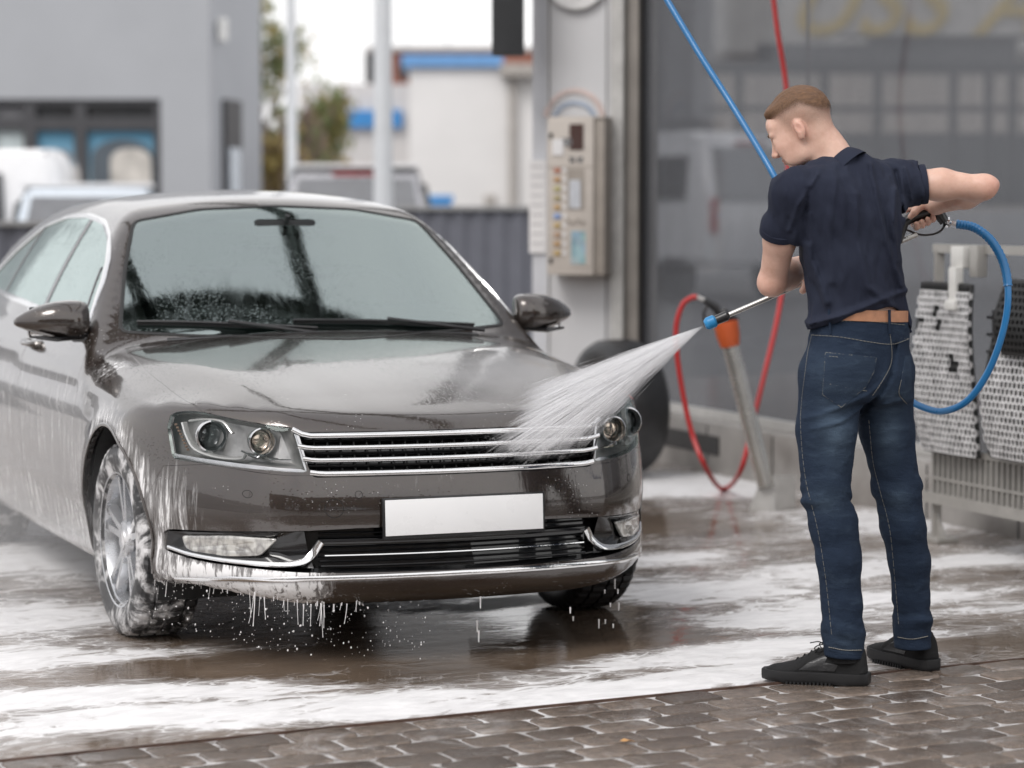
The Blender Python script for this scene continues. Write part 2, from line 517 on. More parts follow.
# ---- paving: each block modelled, joints filled by a pale wet bed
def build_paving():
    rnd = random.Random(4)
    bm = bmesh.new()
    O = gp(512, 711)
    bw, bh, gap = 0.192, 0.132, 0.012
    row = 0
    w = -0.012
    while w > -2.6:
        off = (0.5 if row % 2 else 0.0) * bw + rnd.uniform(-0.02, 0.02)
        u = -3.2 + off
        while u < 3.4:
            cw = bw - gap
            # slightly wavy block outline
            a = O + JD * (u + bw / 2) - JN * (-w + bh / 2 - 0.0)
            pts = []
            hx, hy, rr = cw / 2, (bh - gap) / 2, 0.024
            for (sx, sy, a0) in ((1, 1, 0), (-1, 1, 90), (-1, -1, 180), (1, -1, 270)):
                for k in range(4):
                    an = R(a0 + 30 * k)
                    pts.append([sx * (hx - rr) + rr * math.cos(an), sy * (hy - rr) + rr * math.sin(an)])
            jx, jy = rnd.uniform(-.0025, .0025), rnd.uniform(-.0025, .0025)
            ra = rnd.uniform(-.02, .02)
            zt = 0.006 + rnd.uniform(-0.0022, 0.0022)
            tx, ty = rnd.uniform(-.012, .012), rnd.uniform(-.012, .012)
            def P(x, y, z):
                y = y + 0.007 * math.sin(2 * PI * (x / bw) + (PI if row % 2 else 0))
                x2, y2 = x * math.cos(ra) - y * math.sin(ra) + jx, x * math.sin(ra) + y * math.cos(ra) + jy
                q = a + JD * x2 + JN * y2
                return bm.verts.new((q.x, q.y, z + tx * x + ty * y))
            r0 = [P(x, y, -0.02) for x, y in pts]
            r1 = [P(x, y, zt - 0.006) for x, y in pts]
            r2 = [P(x * .975, y * .96, zt - 0.0012) for x, y in pts]
            r3 = [P(x * .92, y * .88, zt) for x, y in pts]
            m = len(pts)
            for A, B in ((r0, r1), (r1, r2), (r2, r3)):
                for k in range(m):
                    f = bm.faces.new((A[k], A[(k + 1) % m], B[(k + 1) % m], B[k])); f.smooth = True
            f = bm.faces.new(r3); f.smooth = True
            u += bw
        w -= bh
        row += 1
    t = NT('wet_paving_block')
    v = t.coord('Object')
    n = t.noise(v, 30, 8, 0.7)
    isl = t.n('ShaderNodeNewGeometry').outputs['Random Per Island']
    cA = t.ramp(isl, [(0.0, (0.090, 0.066, 0.052)), (0.5, (0.15, 0.114, 0.090)), (1.0, (0.215, 0.168, 0.136))])
    c = t.mixc(t.ramp(n, [(0.35, 0.0), (0.75, 0.75)]), cA, (0.05, 0.043, 0.038))
    white = t.smooth(t.noise(v, 3.0, 9, 0.75, 0.8), 0.52, 0.72)
    spk = t.n('ShaderNodeTexVoronoi', {'Vector': v, 'Scale': 170.0}).outputs['Distance']
    sp = t.math('MULTIPLY', t.smooth(spk, 0.2, 0.1), t.smooth(t.noise(v, 4, 3), 0.35, 0.60))
    c = t.mixc(t.math('MULTIPLY', t.math('MAXIMUM', t.math('MULTIPLY', white, .5), sp), 0.65), c, (0.75, 0.74, 0.74))
    wet = t.noise(v, 1.6, 5, 0.6)
    rough = t.ramp(wet, [(0.38, 0.09), (0.66, 0.34)])
    h = t.math('ADD', n, t.math('MULTIPLY', t.noise(v, 160, 3), 0.4))
    m = t.done(t.pbsdf(color=c, rough=rough, normal=t.bump(h, 0.45, 0.006), ior=1.4))
    o = from_bm('block_paving', bm, m)
    tag(o, None, kind='structure')
    # bed
    t = NT('foamy_joint')
    v = t.coord('Object')
    n = t.noise(v, 6, 7, 0.7, .6)
    c = t.ramp(n, [(0.40, (0.12, 0.10, 0.085)), (0.60, (0.74, 0.73, 0.73))])
    m2 = t.done(t.pbsdf(color=c, rough=0.25, normal=t.bump(t.noise(v, 120, 4), 0.3, 0.003)))
    bm = bmesh.new()
    qs = [O + JD * -6 - JN * 0.004, O + JD * 8 - JN * 0.004, O + JD * 8 - JN * 6, O + JD * -6 - JN * 6]
    f = bm.faces.new([bm.verts.new((q.x, q.y, 0.001)) for q in qs])
    bmesh.ops.recalc_face_normals(bm, faces=[f])
    o = from_bm('paving_joints', bm, m2)
    tag(o, None, kind='structure')
    # thin dark steel edge between slab and blocks
    bm = bmesh.new()
    c0 = O + JD * 1.0 - JN * 0.004
    bx(bm, (c0.x, c0.y, 0.0), (14, 0.010, 0.016), rot=math.atan2(JD.y, JD.x))
    o = from_bm('slab_edge', bm, simple('rusty_edge', (0.10, 0.06, 0.045), 0.4, 0.3, var=0.4, nscale=20))
    tag(o, None, kind='structure')
build_paving()

# one fallen leaf on the blocks
lf = gp(627, 745)
bm = bmesh.new()
pts_ = [(-.018, 0), (-.008, .009), (.006, .010), (.020, .002), (.008, -.009), (-.008, -.008)]
top_ = [bm.verts.new((lf.x + a, lf.y + b, .012 + .004 * math.sin(i * 1.9))) for i, (a, b) in enumerate(pts_)]
bot_ = [bm.verts.new((v_.co.x, v_.co.y, v_.co.z - .0012)) for v_ in top_]
bm.faces.new(top_); bm.faces.new(bot_[::-1])
for i in range(6): bm.faces.new((top_[i], bot_[i], bot_[(i + 1) % 6], top_[(i + 1) % 6]))
bmesh.ops.recalc_face_normals(bm, faces=bm.faces)
o_ = from_bm('fallen_leaf', bm, simple('dry_leaf', (.50, .27, .10), .6, var=.3, nscale=60))
tag(o_, 'small yellow leaf lying on the wet paving blocks in the foreground', 'leaf')

# ================================================================== THE SEDAN
CAR_LOC = Vector((-0.489, 8.839, 0))
car = empty('sedan_car', CAR_LOC, 0, 'dark brown sedan being rinsed, streaked with foam, blank white number plate', 'car')
# car frame: +x = towards its nose, +y = its left side, z up, origin under the front axle
car.rotation_euler = (0, 0, math.atan2(FW.y, FW.x))

def smax(a, b, k):
    h = np.clip(0.5 + 0.5 * (a - b) / k, 0, 1)
    return b * (1 - h) + a * h + k * h * (1 - h)
def smin(a, b, k):
    return -smax(-a, -b, k)
def interp(x, xs, ys):
    # smooth cubic interpolation through knots
    xs = np.asarray(xs, float); ys = np.asarray(ys, float)
    m = np.gradient(ys, xs)
    x = np.clip(x, xs[0], xs[-1])
    i = np.clip(np.searchsorted(xs, x) - 1, 0, len(xs) - 2)
    h = xs[i + 1] - xs[i]; t = (x - xs[i]) / h
    return ((2 * t**3 - 3 * t**2 + 1) * ys[i] + (t**3 - 2 * t**2 + t) * h * m[i] + (-2 * t**3 + 3 * t**2) * ys[i + 1] + (t**3 - t**2) * h * m[i + 1])

HX = [-4.0, -3.6, -3.0, -2.0, -1.2, -0.35, 0.0, 0.3, 0.6, 0.8, 0.90, 1.1]
HZ = [1.02, 1.07, 1.09, 1.06, 1.02, 0.965, 0.93, 0.885, 0.825, 0.772, 0.735, 0.66]
def Htop(x, y):
    a = np.abs(y)
    cr = interp(x, [-4, -0.35, 0.0, 0.35, 0.8, 1.1], [0.06, 0.050, 0.036, 0.020, 0.006, 0.004])
    z = interp(x, HX, HZ) - cr * (a / 0.75)**2
    # power lines on the hood: raised fender crests, shallow valley
    a0 = 0.50 + (0.85 - x) * 0.165
    z = z - 0.32 * 0.022 * np.logaddexp(0, (a - a0) / 0.022) * sstep(x, -0.9, -0.2) * (1 - 0.35 * sstep(x, .2, .6))
    z = z - 0.0015 * np.exp(-((a - (0.30 + 0.16 * (0.8 - x))) / 0.07)**2) * sstep(x, -0.3, 0.3)
    return z
def Wside(x, z):
    zc = interp(x, [-3.8, -2.0, -0.5, 0.6], [0.895, 0.86, 0.815, 0.765])      # shoulder crease
    up = np.maximum(z - zc, 0)
    w = 0.892 - 0.42 * up - 0.9 * up**2
    lo = np.maximum(zc - z, 0)
    w = w - 0.10 * np.minimum(lo, 0.035) + 0.012 * np.sin(np.clip(lo / 0.45, 0, 1) * PI) - 0.16 * np.maximum(0.42 - z, 0)
    w = w - 0.130 * sstep(x, 0.12, 0.95)**1.2 - 0.07 * sstep(-x, 2.9, 3.9)
    for cx in (0.0, -2.66):
        r = np.hypot(x - cx, z - 0.325)
        w = w + 0.014 * np.exp(-((r - 0.375) / 0.06)**2) * (z > 0.05)
    return w
PZ = [0.15, 0.20, 0.245, 0.285, 0.31, 0.345, 0.40, 0.45, 0.52, 0.57, 0.60, 0.66, 0.72, 0.76, 0.82, 1.0]
PX = [0.84, 0.875, 0.915, 0.930, 0.922, 0.900, 0.903, 0.915, 0.913, 0.903, 0.895, 0.882, 0.868, 0.852, 0.82, 0.70]
def Nnose(y, z):
    a = np.abs(y)
    return interp(z, PZ, PX) - 0.10 * (a / 0.6)**2 - 0.42 * (np.clip(a - 0.5, 0, 1) / 0.4)**1.8
def f_low(x, y, z):
    d = smax(z - Htop(x, y), np.abs(y) - Wside(x, z), 0.055)
    d = smax(d, (x - Nnose(y, z)) * 0.9, 0.05)
    d = smax(d, (-3.86 + 0.14 * (np.abs(y) / 0.8)**3 - x) , 0.10)
    return smax(d, 0.188 + 0.045 * sstep(np.abs(y), .40, .80) * sstep(x, .2, .5) - z, 0.045)
def f_gl(x, y, z):
    a = np.abs(y)
    Rz = interp(x, [-3.4, -2.9, -2.5, -2.0, -1.6, -1.2, -1.0, -0.8], [1.22, 1.36, 1.435, 1.472, 1.478, 1.450, 1.423, 1.385]) - 0.055 * (a / 0.6)**2
    S = 0.805 - 0.46 * (z - 1.0) - 0.30 * (z - 1.0)**2 - 0.05 * sstep(-x, 2.0, 3.3)
    ws = x - (-0.405 - 0.12 * (a / 0.7)**2 - 1.40 * (z - 0.95))
    rs = -(x - (-3.42 + 0.2 * (a / 0.7)**2 + 1.55 * (z - 1.08)))
    d = smax(z - Rz, a - S, 0.07)
    d = smax(d, ws * 0.62, 0.045)
    d = smax(d, rs * 0.6, 0.06)
    return smax(d, 0.7 - z, 0.02)
def F(x, y, z):
    return smin(f_low(x, y, z), f_gl(x, y, z), 0.022)

def root(O, D, far=3.0, n=16, steps=64):
    """first crossing outward from O along D (vectorised)"""
    lo = np.zeros(len(O)); hi = np.full(len(O), np.nan)
    ts = np.linspace(0.02, far, steps)
    done = np.zeros(len(O), bool)
    prev = np.zeros(len(O))
    for t in ts:
        p = O + D * t
        f = F(p[:, 0], p[:, 1], p[:, 2])
        new = (~done) & (f > 0)
        lo[new] = prev[new]; hi[new] = t; done |= new
        prev[~done] = t
    hi[~done] = far
    for _ in range(n):
        m = (lo + hi) / 2
        p = O + D * m[:, None]
        s = F(p[:, 0], p[:, 1], p[:, 2]) > 0
        hi = np.where(s, m, hi); lo = np.where(s, lo, m)
    return O + D * ((lo + hi) / 2)[:, None]

def gradF(P, e=0.004):
    g = np.zeros_like(P)
    for k in range(3):
        d = np.zeros(3); d[k] = e
        a, b = P + d, P - d
        g[:, k] = F(a[:, 0], a[:, 1], a[:, 2]) - F(b[:, 0], b[:, 1], b[:, 2])
    return g / np.maximum(np.linalg.norm(g, axis=1, keepdims=True), 1e-9)

def body_shell():
    na = 176
    ph = np.linspace(0, 2 * PI, na, endpoint=False)
    # denser angles around the sides / shoulders
    rings_O, rings_D = [], []
    ZS = 0.55
    def ringdir(ax):          # ax: forward component angle 0 = radial, 90deg = +x
        rad = np.stack([np.zeros(na), np.sin(ph), np.cos(ph)], 1)
        return rad * math.cos(ax) + np.array([1, 0, 0]) * math.sin(ax)
    for k in range(34, 0, -1):                        # tail cap
        a = R(88.0) * (k / 34)**1.0
        rings_O.append(np.tile([-3.0, 0, ZS + .1], (na, 1))); rings_D.append(ringdir(-a))
    for x in np.concatenate([np.arange(-3.0, -1.25, 0.026), np.arange(-1.25, -.30, .013), np.arange(-.30, .2601, .024)]):
        zz = ZS + .1 * (1 - sstep(x, -3.0, -1.8))
        rings_O.append(np.tile([x, 0, zz], (na, 1))); rings_D.append(ringdir(0))
    x0 = 0.26
    for k in range(1, 66):
        a = R(89.2) * (k / 65)
        rings_O.append(np.tile([x0, 0, ZS], (na, 1))); rings_D.append(ringdir(a))
    O = np.concatenate(rings_O); D = np.concatenate(rings_D)
    P = root(O, D)
    nr = len(rings_O)
    return P, nr, na

P_, nr_, na_ = body_shell()
bmB = bmesh.new()
vs_ = [bmB.verts.new(p) for p in P_]
for i in range(nr_ - 1):
    for k in range(na_):
        a, b, c, d = i * na_ + k, i * na_ + (k + 1) % na_, (i + 1) * na_ + (k + 1) % na_, (i + 1) * na_ + k
        bmB.faces.new((vs_[a], vs_[b], vs_[c], vs_[d]))
bmB.faces.new([vs_[k] for k in range(na_)])
bmB.faces.new([vs_[(nr_ - 1) * na_ + k] for k in range(na_)])
bmesh.ops.recalc_face_normals(bmB, faces=bmB.faces)
BV = BVHTree.FromBMesh(bmB)
TAG = bmB.faces.layers.int.new('tag')

AX = {'front': (1, 2), 'side': (0, 2), 'top': (0, 1)}
def inpoly(p, poly):
    x, y = p; c = False; n = len(poly); j = n - 1
    for i in range(n):
        xi, yi = poly[i]; xj, yj = poly[j]
        if (yi > y) != (yj > y) and x < (xj - xi) * (y - yi) / (yj - yi) + xi: c = not c
        j = i
    return c
def cut(poly, view, cond, tagv, onlytag=(0,)):
    ia, ib = AX[view]
    x0, x1 = min(p[0] for p in poly) - .05, max(p[0] for p in poly) + .05
    y0, y1 = min(p[1] for p in poly) - .05, max(p[1] for p in poly) + .05
    def near(f):
        c = f.calc_center_median()
        return x0 < c[ia] < x1 and y0 < c[ib] < y1 and cond(c, f)
    S = set(f for f in bmB.faces if f[TAG] in onlytag and near(f))
    n = len(poly)
    for i in range(n):
        a, b = poly[i], poly[(i + 1) % n]
        bx0, bx1 = min(a[0], b[0]) - .004, max(a[0], b[0]) + .004
        by0, by1 = min(a[1], b[1]) - .004, max(a[1], b[1]) + .004
        G = []
        for f in S:
            xs = [v.co[ia] for v in f.verts]; ys = [v.co[ib] for v in f.verts]
            if max(xs) > bx0 and min(xs) < bx1 and max(ys) > by0 and min(ys) < by1: G.append(f)
        if not G: continue
        co = [0, 0, 0]; co[ia], co[ib] = a
        no = [0, 0, 0]; no[ia], no[ib] = b[1] - a[1], -(b[0] - a[0])
        if abs(no[ia]) + abs(no[ib]) < 1e-9: continue
        Gs = set(G)
        geom = G + list({e for f in G for e in f.edges}) + list({v for f in G for v in f.verts})
        S -= Gs
        r = bmesh.ops.bisect_plane(bmB, geom=geom, dist=1e-5, plane_co=co, plane_no=Vector(no).normalized())
        S |= {e for e in r['geom'] if isinstance(e, bmesh.types.BMFace)}
        S |= {f for f in Gs if f.is_valid}
    for f in S:
        if not f.is_valid: continue
        c = f.calc_center_median()
        if cond(c, f) and inpoly((c[ia], c[ib]), poly):
            f[TAG] = tagv
def mir(poly): return [(-a, b) for a, b in poly]
def mirb(poly): return [(a, -b) for a, b in poly]

def arc(cx, cz, r, a0, a1, n):
    return [(cx + r * math.cos(R(a0 + (a1 - a0) * k / n)), cz + r * math.sin(R(a0 + (a1 - a0) * k / n))) for k in range(n + 1)]
def rounded(poly, r=0.03, n=4):
    out = []
    m = len(poly)
    for i in range(m):
        p, q, s = Vector(poly[i - 1]), Vector(poly[i]), Vector(poly[(i + 1) % m])
        a, b = (p - q), (s - q)
        rr = min(r, a.length * .45, b.length * .45)
        A, B = q + a.normalized() * rr, q + b.normalized() * rr
        for k in range(n + 1):
            t = k / n
            out.append(tuple(A * (1 - t)**2 + q * 2 * t * (1 - t) + B * t * t))
    return out

fr = lambda c, f: c.x > 0.42
HEADL = rounded([(.475, .603), (.508, .738), (.58, .745), (.67, .762), (.74, .778), (.785, .772), (.812, .745), (.803, .622), (.65, .612)], .016, 3)
cut(HEADL, 'front', fr, 1); cut(mir(HEADL), 'front', fr, 2)
GRILLE = rounded([(-.462, .590), (.462, .590), (.482, .64), (.515, .725), (-.515, .725), (-.482, .64)], .012, 2)
cut(GRILLE, 'front', fr, 3)
LOWER = rounded([(-.825, .400), (-.60, .422), (-.30, .432), (.30, .432), (.60, .422), (.825, .400), (.828, .335), (.76, .316), (.45, .300), (0, .296), (-.45, .300), (-.76, .316), (-.828, .335)], .02, 3)
cut(LOWER, 'front', fr, 4)
ARCH = arc(0, .325, .372, -25, 205, 34)
ARCHR = arc(-2.66, .325, .365, -25, 205, 34)
sdn = lambda c, f: abs(c.y) > 0.55 and abs(f.normal.x) < 0.85
cut(ARCH, 'side', sdn, 9); cut(ARCHR, 'side', sdn, 9)
# glazing
DLO = rounded([(-.69, .988), (-.80, 1.12), (-.925, 1.225), (-1.07, 1.30), (-1.30, 1.352), (-1.65, 1.376), (-2.0, 1.372), (-2.35, 1.335), (-2.72, 1.23), (-3.02, 1.105), (-2.9, 1.062), (-2.0, 1.036), (-1.4, 1.010)], .05, 3)
for s, tg in ((-1, 11), (1, 12)):
    cut(DLO, 'side', (lambda s: lambda c, f: c.y * s > 0.45 and abs(f.normal.y) > .5)(s), tg)
WS = rounded([(-.725, .975), (-.50, .962), (0, .952), (.50, .962), (.725, .975), (.64, 1.19), (.555, 1.358), (.3, 1.402), (0, 1.414), (-.3, 1.402), (-.555, 1.358), (-.64, 1.19)], .03, 3)
cut(WS, 'front', lambda c, f: -1.25 < c.x < -.25 and f.normal.x > .25, 10)
RW = rounded([(-.66, 1.12), (.66, 1.12), (.50, 1.37), (-.50, 1.37)], .05, 3)
cut(RW, 'front', lambda c, f: c.x < -2.4 and f.normal.x < -.2, 13)
# panels
HOOD = rounded([(.868, 0), (.862, .20), (.84, .40), (.805, .53), (.70, .635), (.585, .715), (.44, .748), (0, .755), (-.44, .735), (-.50, .70), (-.46, .55), (-.385, .30), (-.37, 0), (-.385, -.30), (-.46, -.55), (-.50, -.70), (-.44, -.735), (0, -.755), (.44, -.748), (.585, -.715), (.70, -.635), (.805, -.53), (.84, -.40), (.862, -.20)], .03, 2)
cut(HOOD, 'top', lambda c, f: c.z > .715 and f.normal.z > .25 and c.x > -.6, 5)
BUMP = [(.300, .05), (.335, .46), (.42, .600), (.60, .618), (.80, .597), (1.2, .585), (1.2, .05)]
cut(BUMP, 'side', lambda c, f: c.x > .25, 6)
for s, tg in ((-1, 7), (1, 8)):
    cnd = (lambda s: lambda c, f: c.y * s > .5 and abs(f.normal.y) > .3)(s)
    D1 = rounded([(-.52, .255), (-.46, .55), (-.48, .80), (-.63, .985), (-.72, .992), (-1.44, 1.016), (-1.50, .7), (-1.50, .255)], .04, 3)
    cut(D1, 'side', cnd, tg)
    D2 = rounded([(-1.50, .255), (-1.50, .7), (-1.44, 1.016), (-2.0, 1.040), (-2.52, 1.052), (-2.55, .90), (-2.38, .70), (-2.28, .45), (-2.22, .255)], .03, 3)
    cut(D2, 'side', cnd, tg + 20)

def part_from_tag(tags, gap=0.0, depth=0.02, flip=False, remove=False, lining=None):
    fs = [f for f in bmB.faces if f[TAG] in tags]
    vm = {}
    bm = bmesh.new()
    for f in fs:
        vv = []
        for v in f.verts:
            if v.index not in vm: vm[v.index] = bm.verts.new(v.co)
            vv.append(vm[v.index])
        try: bm.faces.new(vv)
        except ValueError: pass
    bm.normal_update()
    P = np.array([v.co[:] for v in bm.verts])
    N = gradF(P)
    nv = [tuple(n) for n in N]
    bd = [e for e in bm.edges if e.is_boundary]
    bm.verts.ensure_lookup_table(); bm.verts.index_update()
    mv = {}
    if gap:
        for e in bd:
            f = e.link_faces[0]
            ed = (e.verts[1].co - e.verts[0].co).normalized()
            inn = f.calc_center_median() - (e.verts[0].co + e.verts[1].co) / 2
            inn -= ed * inn.dot(ed)
            if inn.length < 1e-7: continue
            inn.normalize()
            for v in e.verts: mv.setdefault(v, []).append(inn)
        for v, l in mv.items():
            s = Vector((0, 0, 0))
            for q in l: s += q
            if s.length > .1: v.co += s.normalized() * gap
    if depth:
        r = bmesh.ops.extrude_edge_only(bm, edges=bd)
        newv = [v for v in r['geom'] if isinstance(v, bmesh.types.BMVert)]
        base = {}
        for e in r['geom']:
            pass
        old = {tuple(round(c, 6) for c in v.co): v.index for v in bm.verts if v not in set(newv) and v.index >= 0}
        nvn = {}
        for v in newv:
            k = tuple(round(c, 6) for c in v.co)
            i = old.get(k, 0)
            nvn[v] = nv[i]
        for v in newv:
            v.co -= Vector(nvn[v]) * depth
        bm.verts.index_update()
        for v in newv: nv.append(nvn[v])
    return bm, nv

bmB.verts.index_update()
bmB.verts.ensure_lookup_table()

def car_obj(name, tags, m, gap=0.0, depth=0.02, parent=car, custom=True, **k):
    bm, nv = part_from_tag(tags, gap, depth)
    order = [v for v in bm.verts]
    me = bpy.data.meshes.new(name)
    bm.to_mesh(me); bm.free()
    for mm in (m if isinstance(m, (list, tuple)) else [m]): me.materials.append(mm)
    setnormals(me, nv if len(nv) == len(me.vertices) else None, True)
    o = bpy.data.objects.new(name, me)
    link(o, parent)
    # foam coverage attribute
    co = np.zeros(len(me.vertices) * 3); me.vertices.foreach_get('co', co); co = co.reshape(-1, 3)
    a = me.attributes.new('foam', 'FLOAT', 'POINT'); a.data.foreach_set('value', foam_on_car(co).astype(np.float32))
    return o

def foam_on_car(c):
    x, y, z = c.T
    right = sstep(-y, .72, .80)
    # door / fender streaks on the right flank below the crease
    s = right * sstep(z, .20, .26) * sstep(.90 - z, 0.0, .10) * sstep(-x, .10, .45) * .37
    s = np.maximum(s, right * sstep(.50 - z, 0, .14) * sstep(-x, -.1, .3) * .50)
    # ring of foam around the front arch and the bumper corner
    r = np.hypot(x, z - .325)
    s = np.maximum(s, right * np.exp(-((r - .40) / .06)**2) * .60 * sstep(x, -.5, -.2))
    s = np.maximum(s, sstep(-y, .66, .78) * sstep(x, .30, .40) * sstep(.72 - z, 0, .25) * sstep(.76 - x, 0, .34) * .62)
    # front lip, right half
    s = np.maximum(s, sstep(-y, .34, .50) * sstep(.335 - z, 0, .04) * sstep(x, .3, .5) * .80)
    # fender top by the mirror
    s = np.maximum(s, right * np.exp(-((x + .30) / .16)**2 - ((z - .87) / .06)**2) * .55)
    s = np.maximum(s, .18 * sstep(x, .70, .85) * sstep(z, .48, .58) * sstep(.63 - z, 0, .05))
    return s

def paint_mat(name, base, rough=.24, metal=.55, foam=True):
    t = NT(name)
    v = t.coord('Object')
    fl = t.n('ShaderNodeTexVoronoi', {'Vector': v, 'Scale': 900.0}).outputs['Color']
    flake = t.mixc(0.10, base, fl)
    flake = t.mixc(0.85, flake, base)
    # beads of water: bump in the clear coat only
    bd = t.n('ShaderNodeTexVoronoi', {'Vector': v, 'Scale': 85.0, 'Randomness': 1.0})
    size = t.math('MULTIPLY', t.noise(v, 30, 2), .42)
    drop = t.smooth(bd.outputs['Distance'], 0.34, 0.12)
    wetm = t.smooth(t.noise(v, 3.2, 5, .6), .36, .62)
    drop = t.math('MULTIPLY', drop, wetm)
    sheet = t.n('ShaderNodeMapping'); t.l(v, sheet.inputs[0]); sheet.inputs['Scale'].default_value = (6, 22, 3)
    run = t.noise(sheet.outputs[0], 1.6, 5, .65, .6)
    h = t.math('ADD', t.math('MULTIPLY', drop, .5), t.math('MULTIPLY', run, .5))
    nb = t.bump(h, .19, .0035)
    p = t.pbsdf(color=flake, rough=rough, metal=metal, coat=1.0, coatr=.03, coatior=1.75, coatn=nb, normal=t.bump(run, .05, .002))
    if not foam: return t.done(p)
    cov = t.n('ShaderNodeAttribute', attribute_name='foam').outputs['Fac']
    m1 = t.n('ShaderNodeMapping'); t.l(v, m1.inputs[0]); m1.inputs['Scale'].default_value = (42, 42, 3.6)
    st = t.noise(m1.outputs[0], 1.0, 6, .62, .45)
    m2 = t.n('ShaderNodeMapping'); t.l(v, m2.inputs[0]); m2.inputs['Scale'].default_value = (95, 95, 16)
    st2 = t.noise(m2.outputs[0], 1.0, 4, .6, .3)
    s = t.math('ADD', cov, t.math('MULTIPLY', t.math('SUBTRACT', st, .5), 1.55))
    s = t.math('ADD', s, t.math('MULTIPLY', t.math('SUBTRACT', st2, .5), .65))
    on = t.smooth(cov, .10, .25)
    thick = t.math('MULTIPLY', t.smooth(s, .54, .78), on)
    film = t.math('MULTIPLY', t.math('MULTIPLY', t.smooth(s, .30, .70), on), .30)
    spv = t.n('ShaderNodeTexVoronoi', {'Vector': v, 'Scale': 75.0})
    specks = t.math('MULTIPLY', t.smooth(spv.outputs['Distance'], .17, .10), t.smooth(t.noise(v, 6, 4), .55, .66))
    fm = t.math('MAXIMUM', t.math('MAXIMUM', thick, film), t.math('MULTIPLY', specks, .55))
    fo = t.pbsdf(color=(.80, .79, .79), rough=.42, coat=.3, normal=t.bump(t.math('ADD', st, st2), .6, .006))
    mx = t.n('ShaderNodeMixShader'); t.l(fm, mx.inputs[0]); t.l(p.outputs[0], mx.inputs[1]); t.l(fo.outputs[0], mx.inputs[2])
    return t.done(mx)

M_paint = paint_mat('brown_metallic_paint', (.034, .0225, .0165))
M_black = simple('satin_black_plastic', (.012, .012, .013), .35, coat=.3)
M_gloss = simple('gloss_black', (.008, .008, .009), .12, coat=.5)
M_rub = simple('rubber_trim', (.015, .015, .015), .55)
M_chrome = simple('wet_chrome', (.80, .80, .80), .10, 1.0, var=.03, bump=.1, bscale=90)
M_silver = simple('silver_reflector', (.62, .62, .63), .18, 1.0, var=.1, nscale=30)
M_dark_cav = simple('cavity_black', (.006, .006, .006), .8)
M_liner = simple('arch_liner', (.012, .012, .012), .9, bump=.4)
M_ws = glassy('windscreen_glass', (.55, .70, .65), 1.75, .012, .27, beads=.11)
M_sg = glassy('side_glass', (.45, .47, .47), 1.9, .04, .26, beads=.5)
M_lens = glassy('lamp_lens', (.93, .93, .93), 1.35, .015)
M_seat = simple('dark_seat_fabric', (.028, .030, .031), .8)
M_dash = simple('dashboard_vinyl', (.018, .020, .021), .6)
M_tyre = simple('wet_tyre_rubber', (.016, .016, .017), .42, var=.25, nscale=25)
M_alloy = simple('alloy_rim', (.55, .56, .58), .28, .85, var=.08)
M_foam = simple('white_foam', (.80, .79, .79), .45, 0, var=.05, bump=.5, bscale=120, coat=.3)

body = car_obj('body', (0,), M_paint, 0.0, .02)
hood = car_obj('hood', (5,), M_paint, .0022, .025)
bumper = car_obj('front_bumper', (6,), M_paint, .0015, .02)
door_parts = []
for tg in (7, 8, 27, 28):
    door_parts.append(car_obj('door', (tg,), M_paint, .0022, .025))
windshield = car_obj('windshield', (10,), M_ws, .001, .005)
side_glass = [car_obj('side_window', (11,), M_sg, .001, .004), car_obj('side_window', (12,), M_sg, .001, .004)]
rear_glass = car_obj('rear_window', (13,), M_ws, .001, .004)

# ---- projecting curves onto the shell
def onx(y, z):           # front view -> surface point
    h = BV.ray_cast(Vector((3, y, z)), Vector((-1, 0, 0)))[0]
    return h if h is not None else BV.find_nearest(Vector((.7, y, z)))[0]
def ony(x, z, s):        # side view
    h = BV.ray_cast(Vector((x, s * 3, z)), Vector((0, -s, 0)))[0]
    return h if h is not None else BV.find_nearest(Vector((x, s * .8, z)))[0]
def nrm_at(p): return Vector(gradF(np.array([p[:]]))[0])

def strip(name, pts, width, thick, m, parent, lift=0.0, bev=.3, closed=False, bm=None, wdir=None):
    """raised strip following surface points; width measured in surface across the path"""
    own = bm is None
    if own: bm = bmesh.new()
    pts = [Vector(p) for p in pts]
    n = len(pts)
    rings = []
    for i, p in enumerate(pts):
        if closed: tdir = (pts[(i + 1) % n] - pts[i - 1]).normalized()
        else: tdir = (pts[min(i + 1, n - 1)] - pts[max(i - 1, 0)]).normalized()
        nn = nrm_at(p)
        nn = (nn - tdir * nn.dot(tdir)).normalized()
        w = tdir.cross(nn)
        wd = width[i] if hasattr(width, '__len__') else width
        q = p + nn * lift
        prof = [(-.5, -.004), (-.5, thick * (1 - bev)), (-.5 + .22, thick), (.5 - .22, thick), (.5, thick * (1 - bev)), (.5, -.004)]
        rings.append([bm.verts.new(q + w * (a * wd) + nn * b) for a, b in prof])
    m_ = len(rings[0])
    for i in range(n if closed else n - 1):
        A, B = rings[i], rings[(i + 1) % n]
        for k in range(m_):
            f = bm.faces.new((A[k], A[(k + 1) % m_], B[(k + 1) % m_], B[k])); f.smooth = True
    if not closed:
        bm.faces.new(rings[0][::-1]); bm.faces.new(rings[-1])
    bmesh.ops.recalc_face_normals(bm, faces=bm.faces)
    if own: return from_bm(name, bm, m, parent, smooth=True, angle=50)

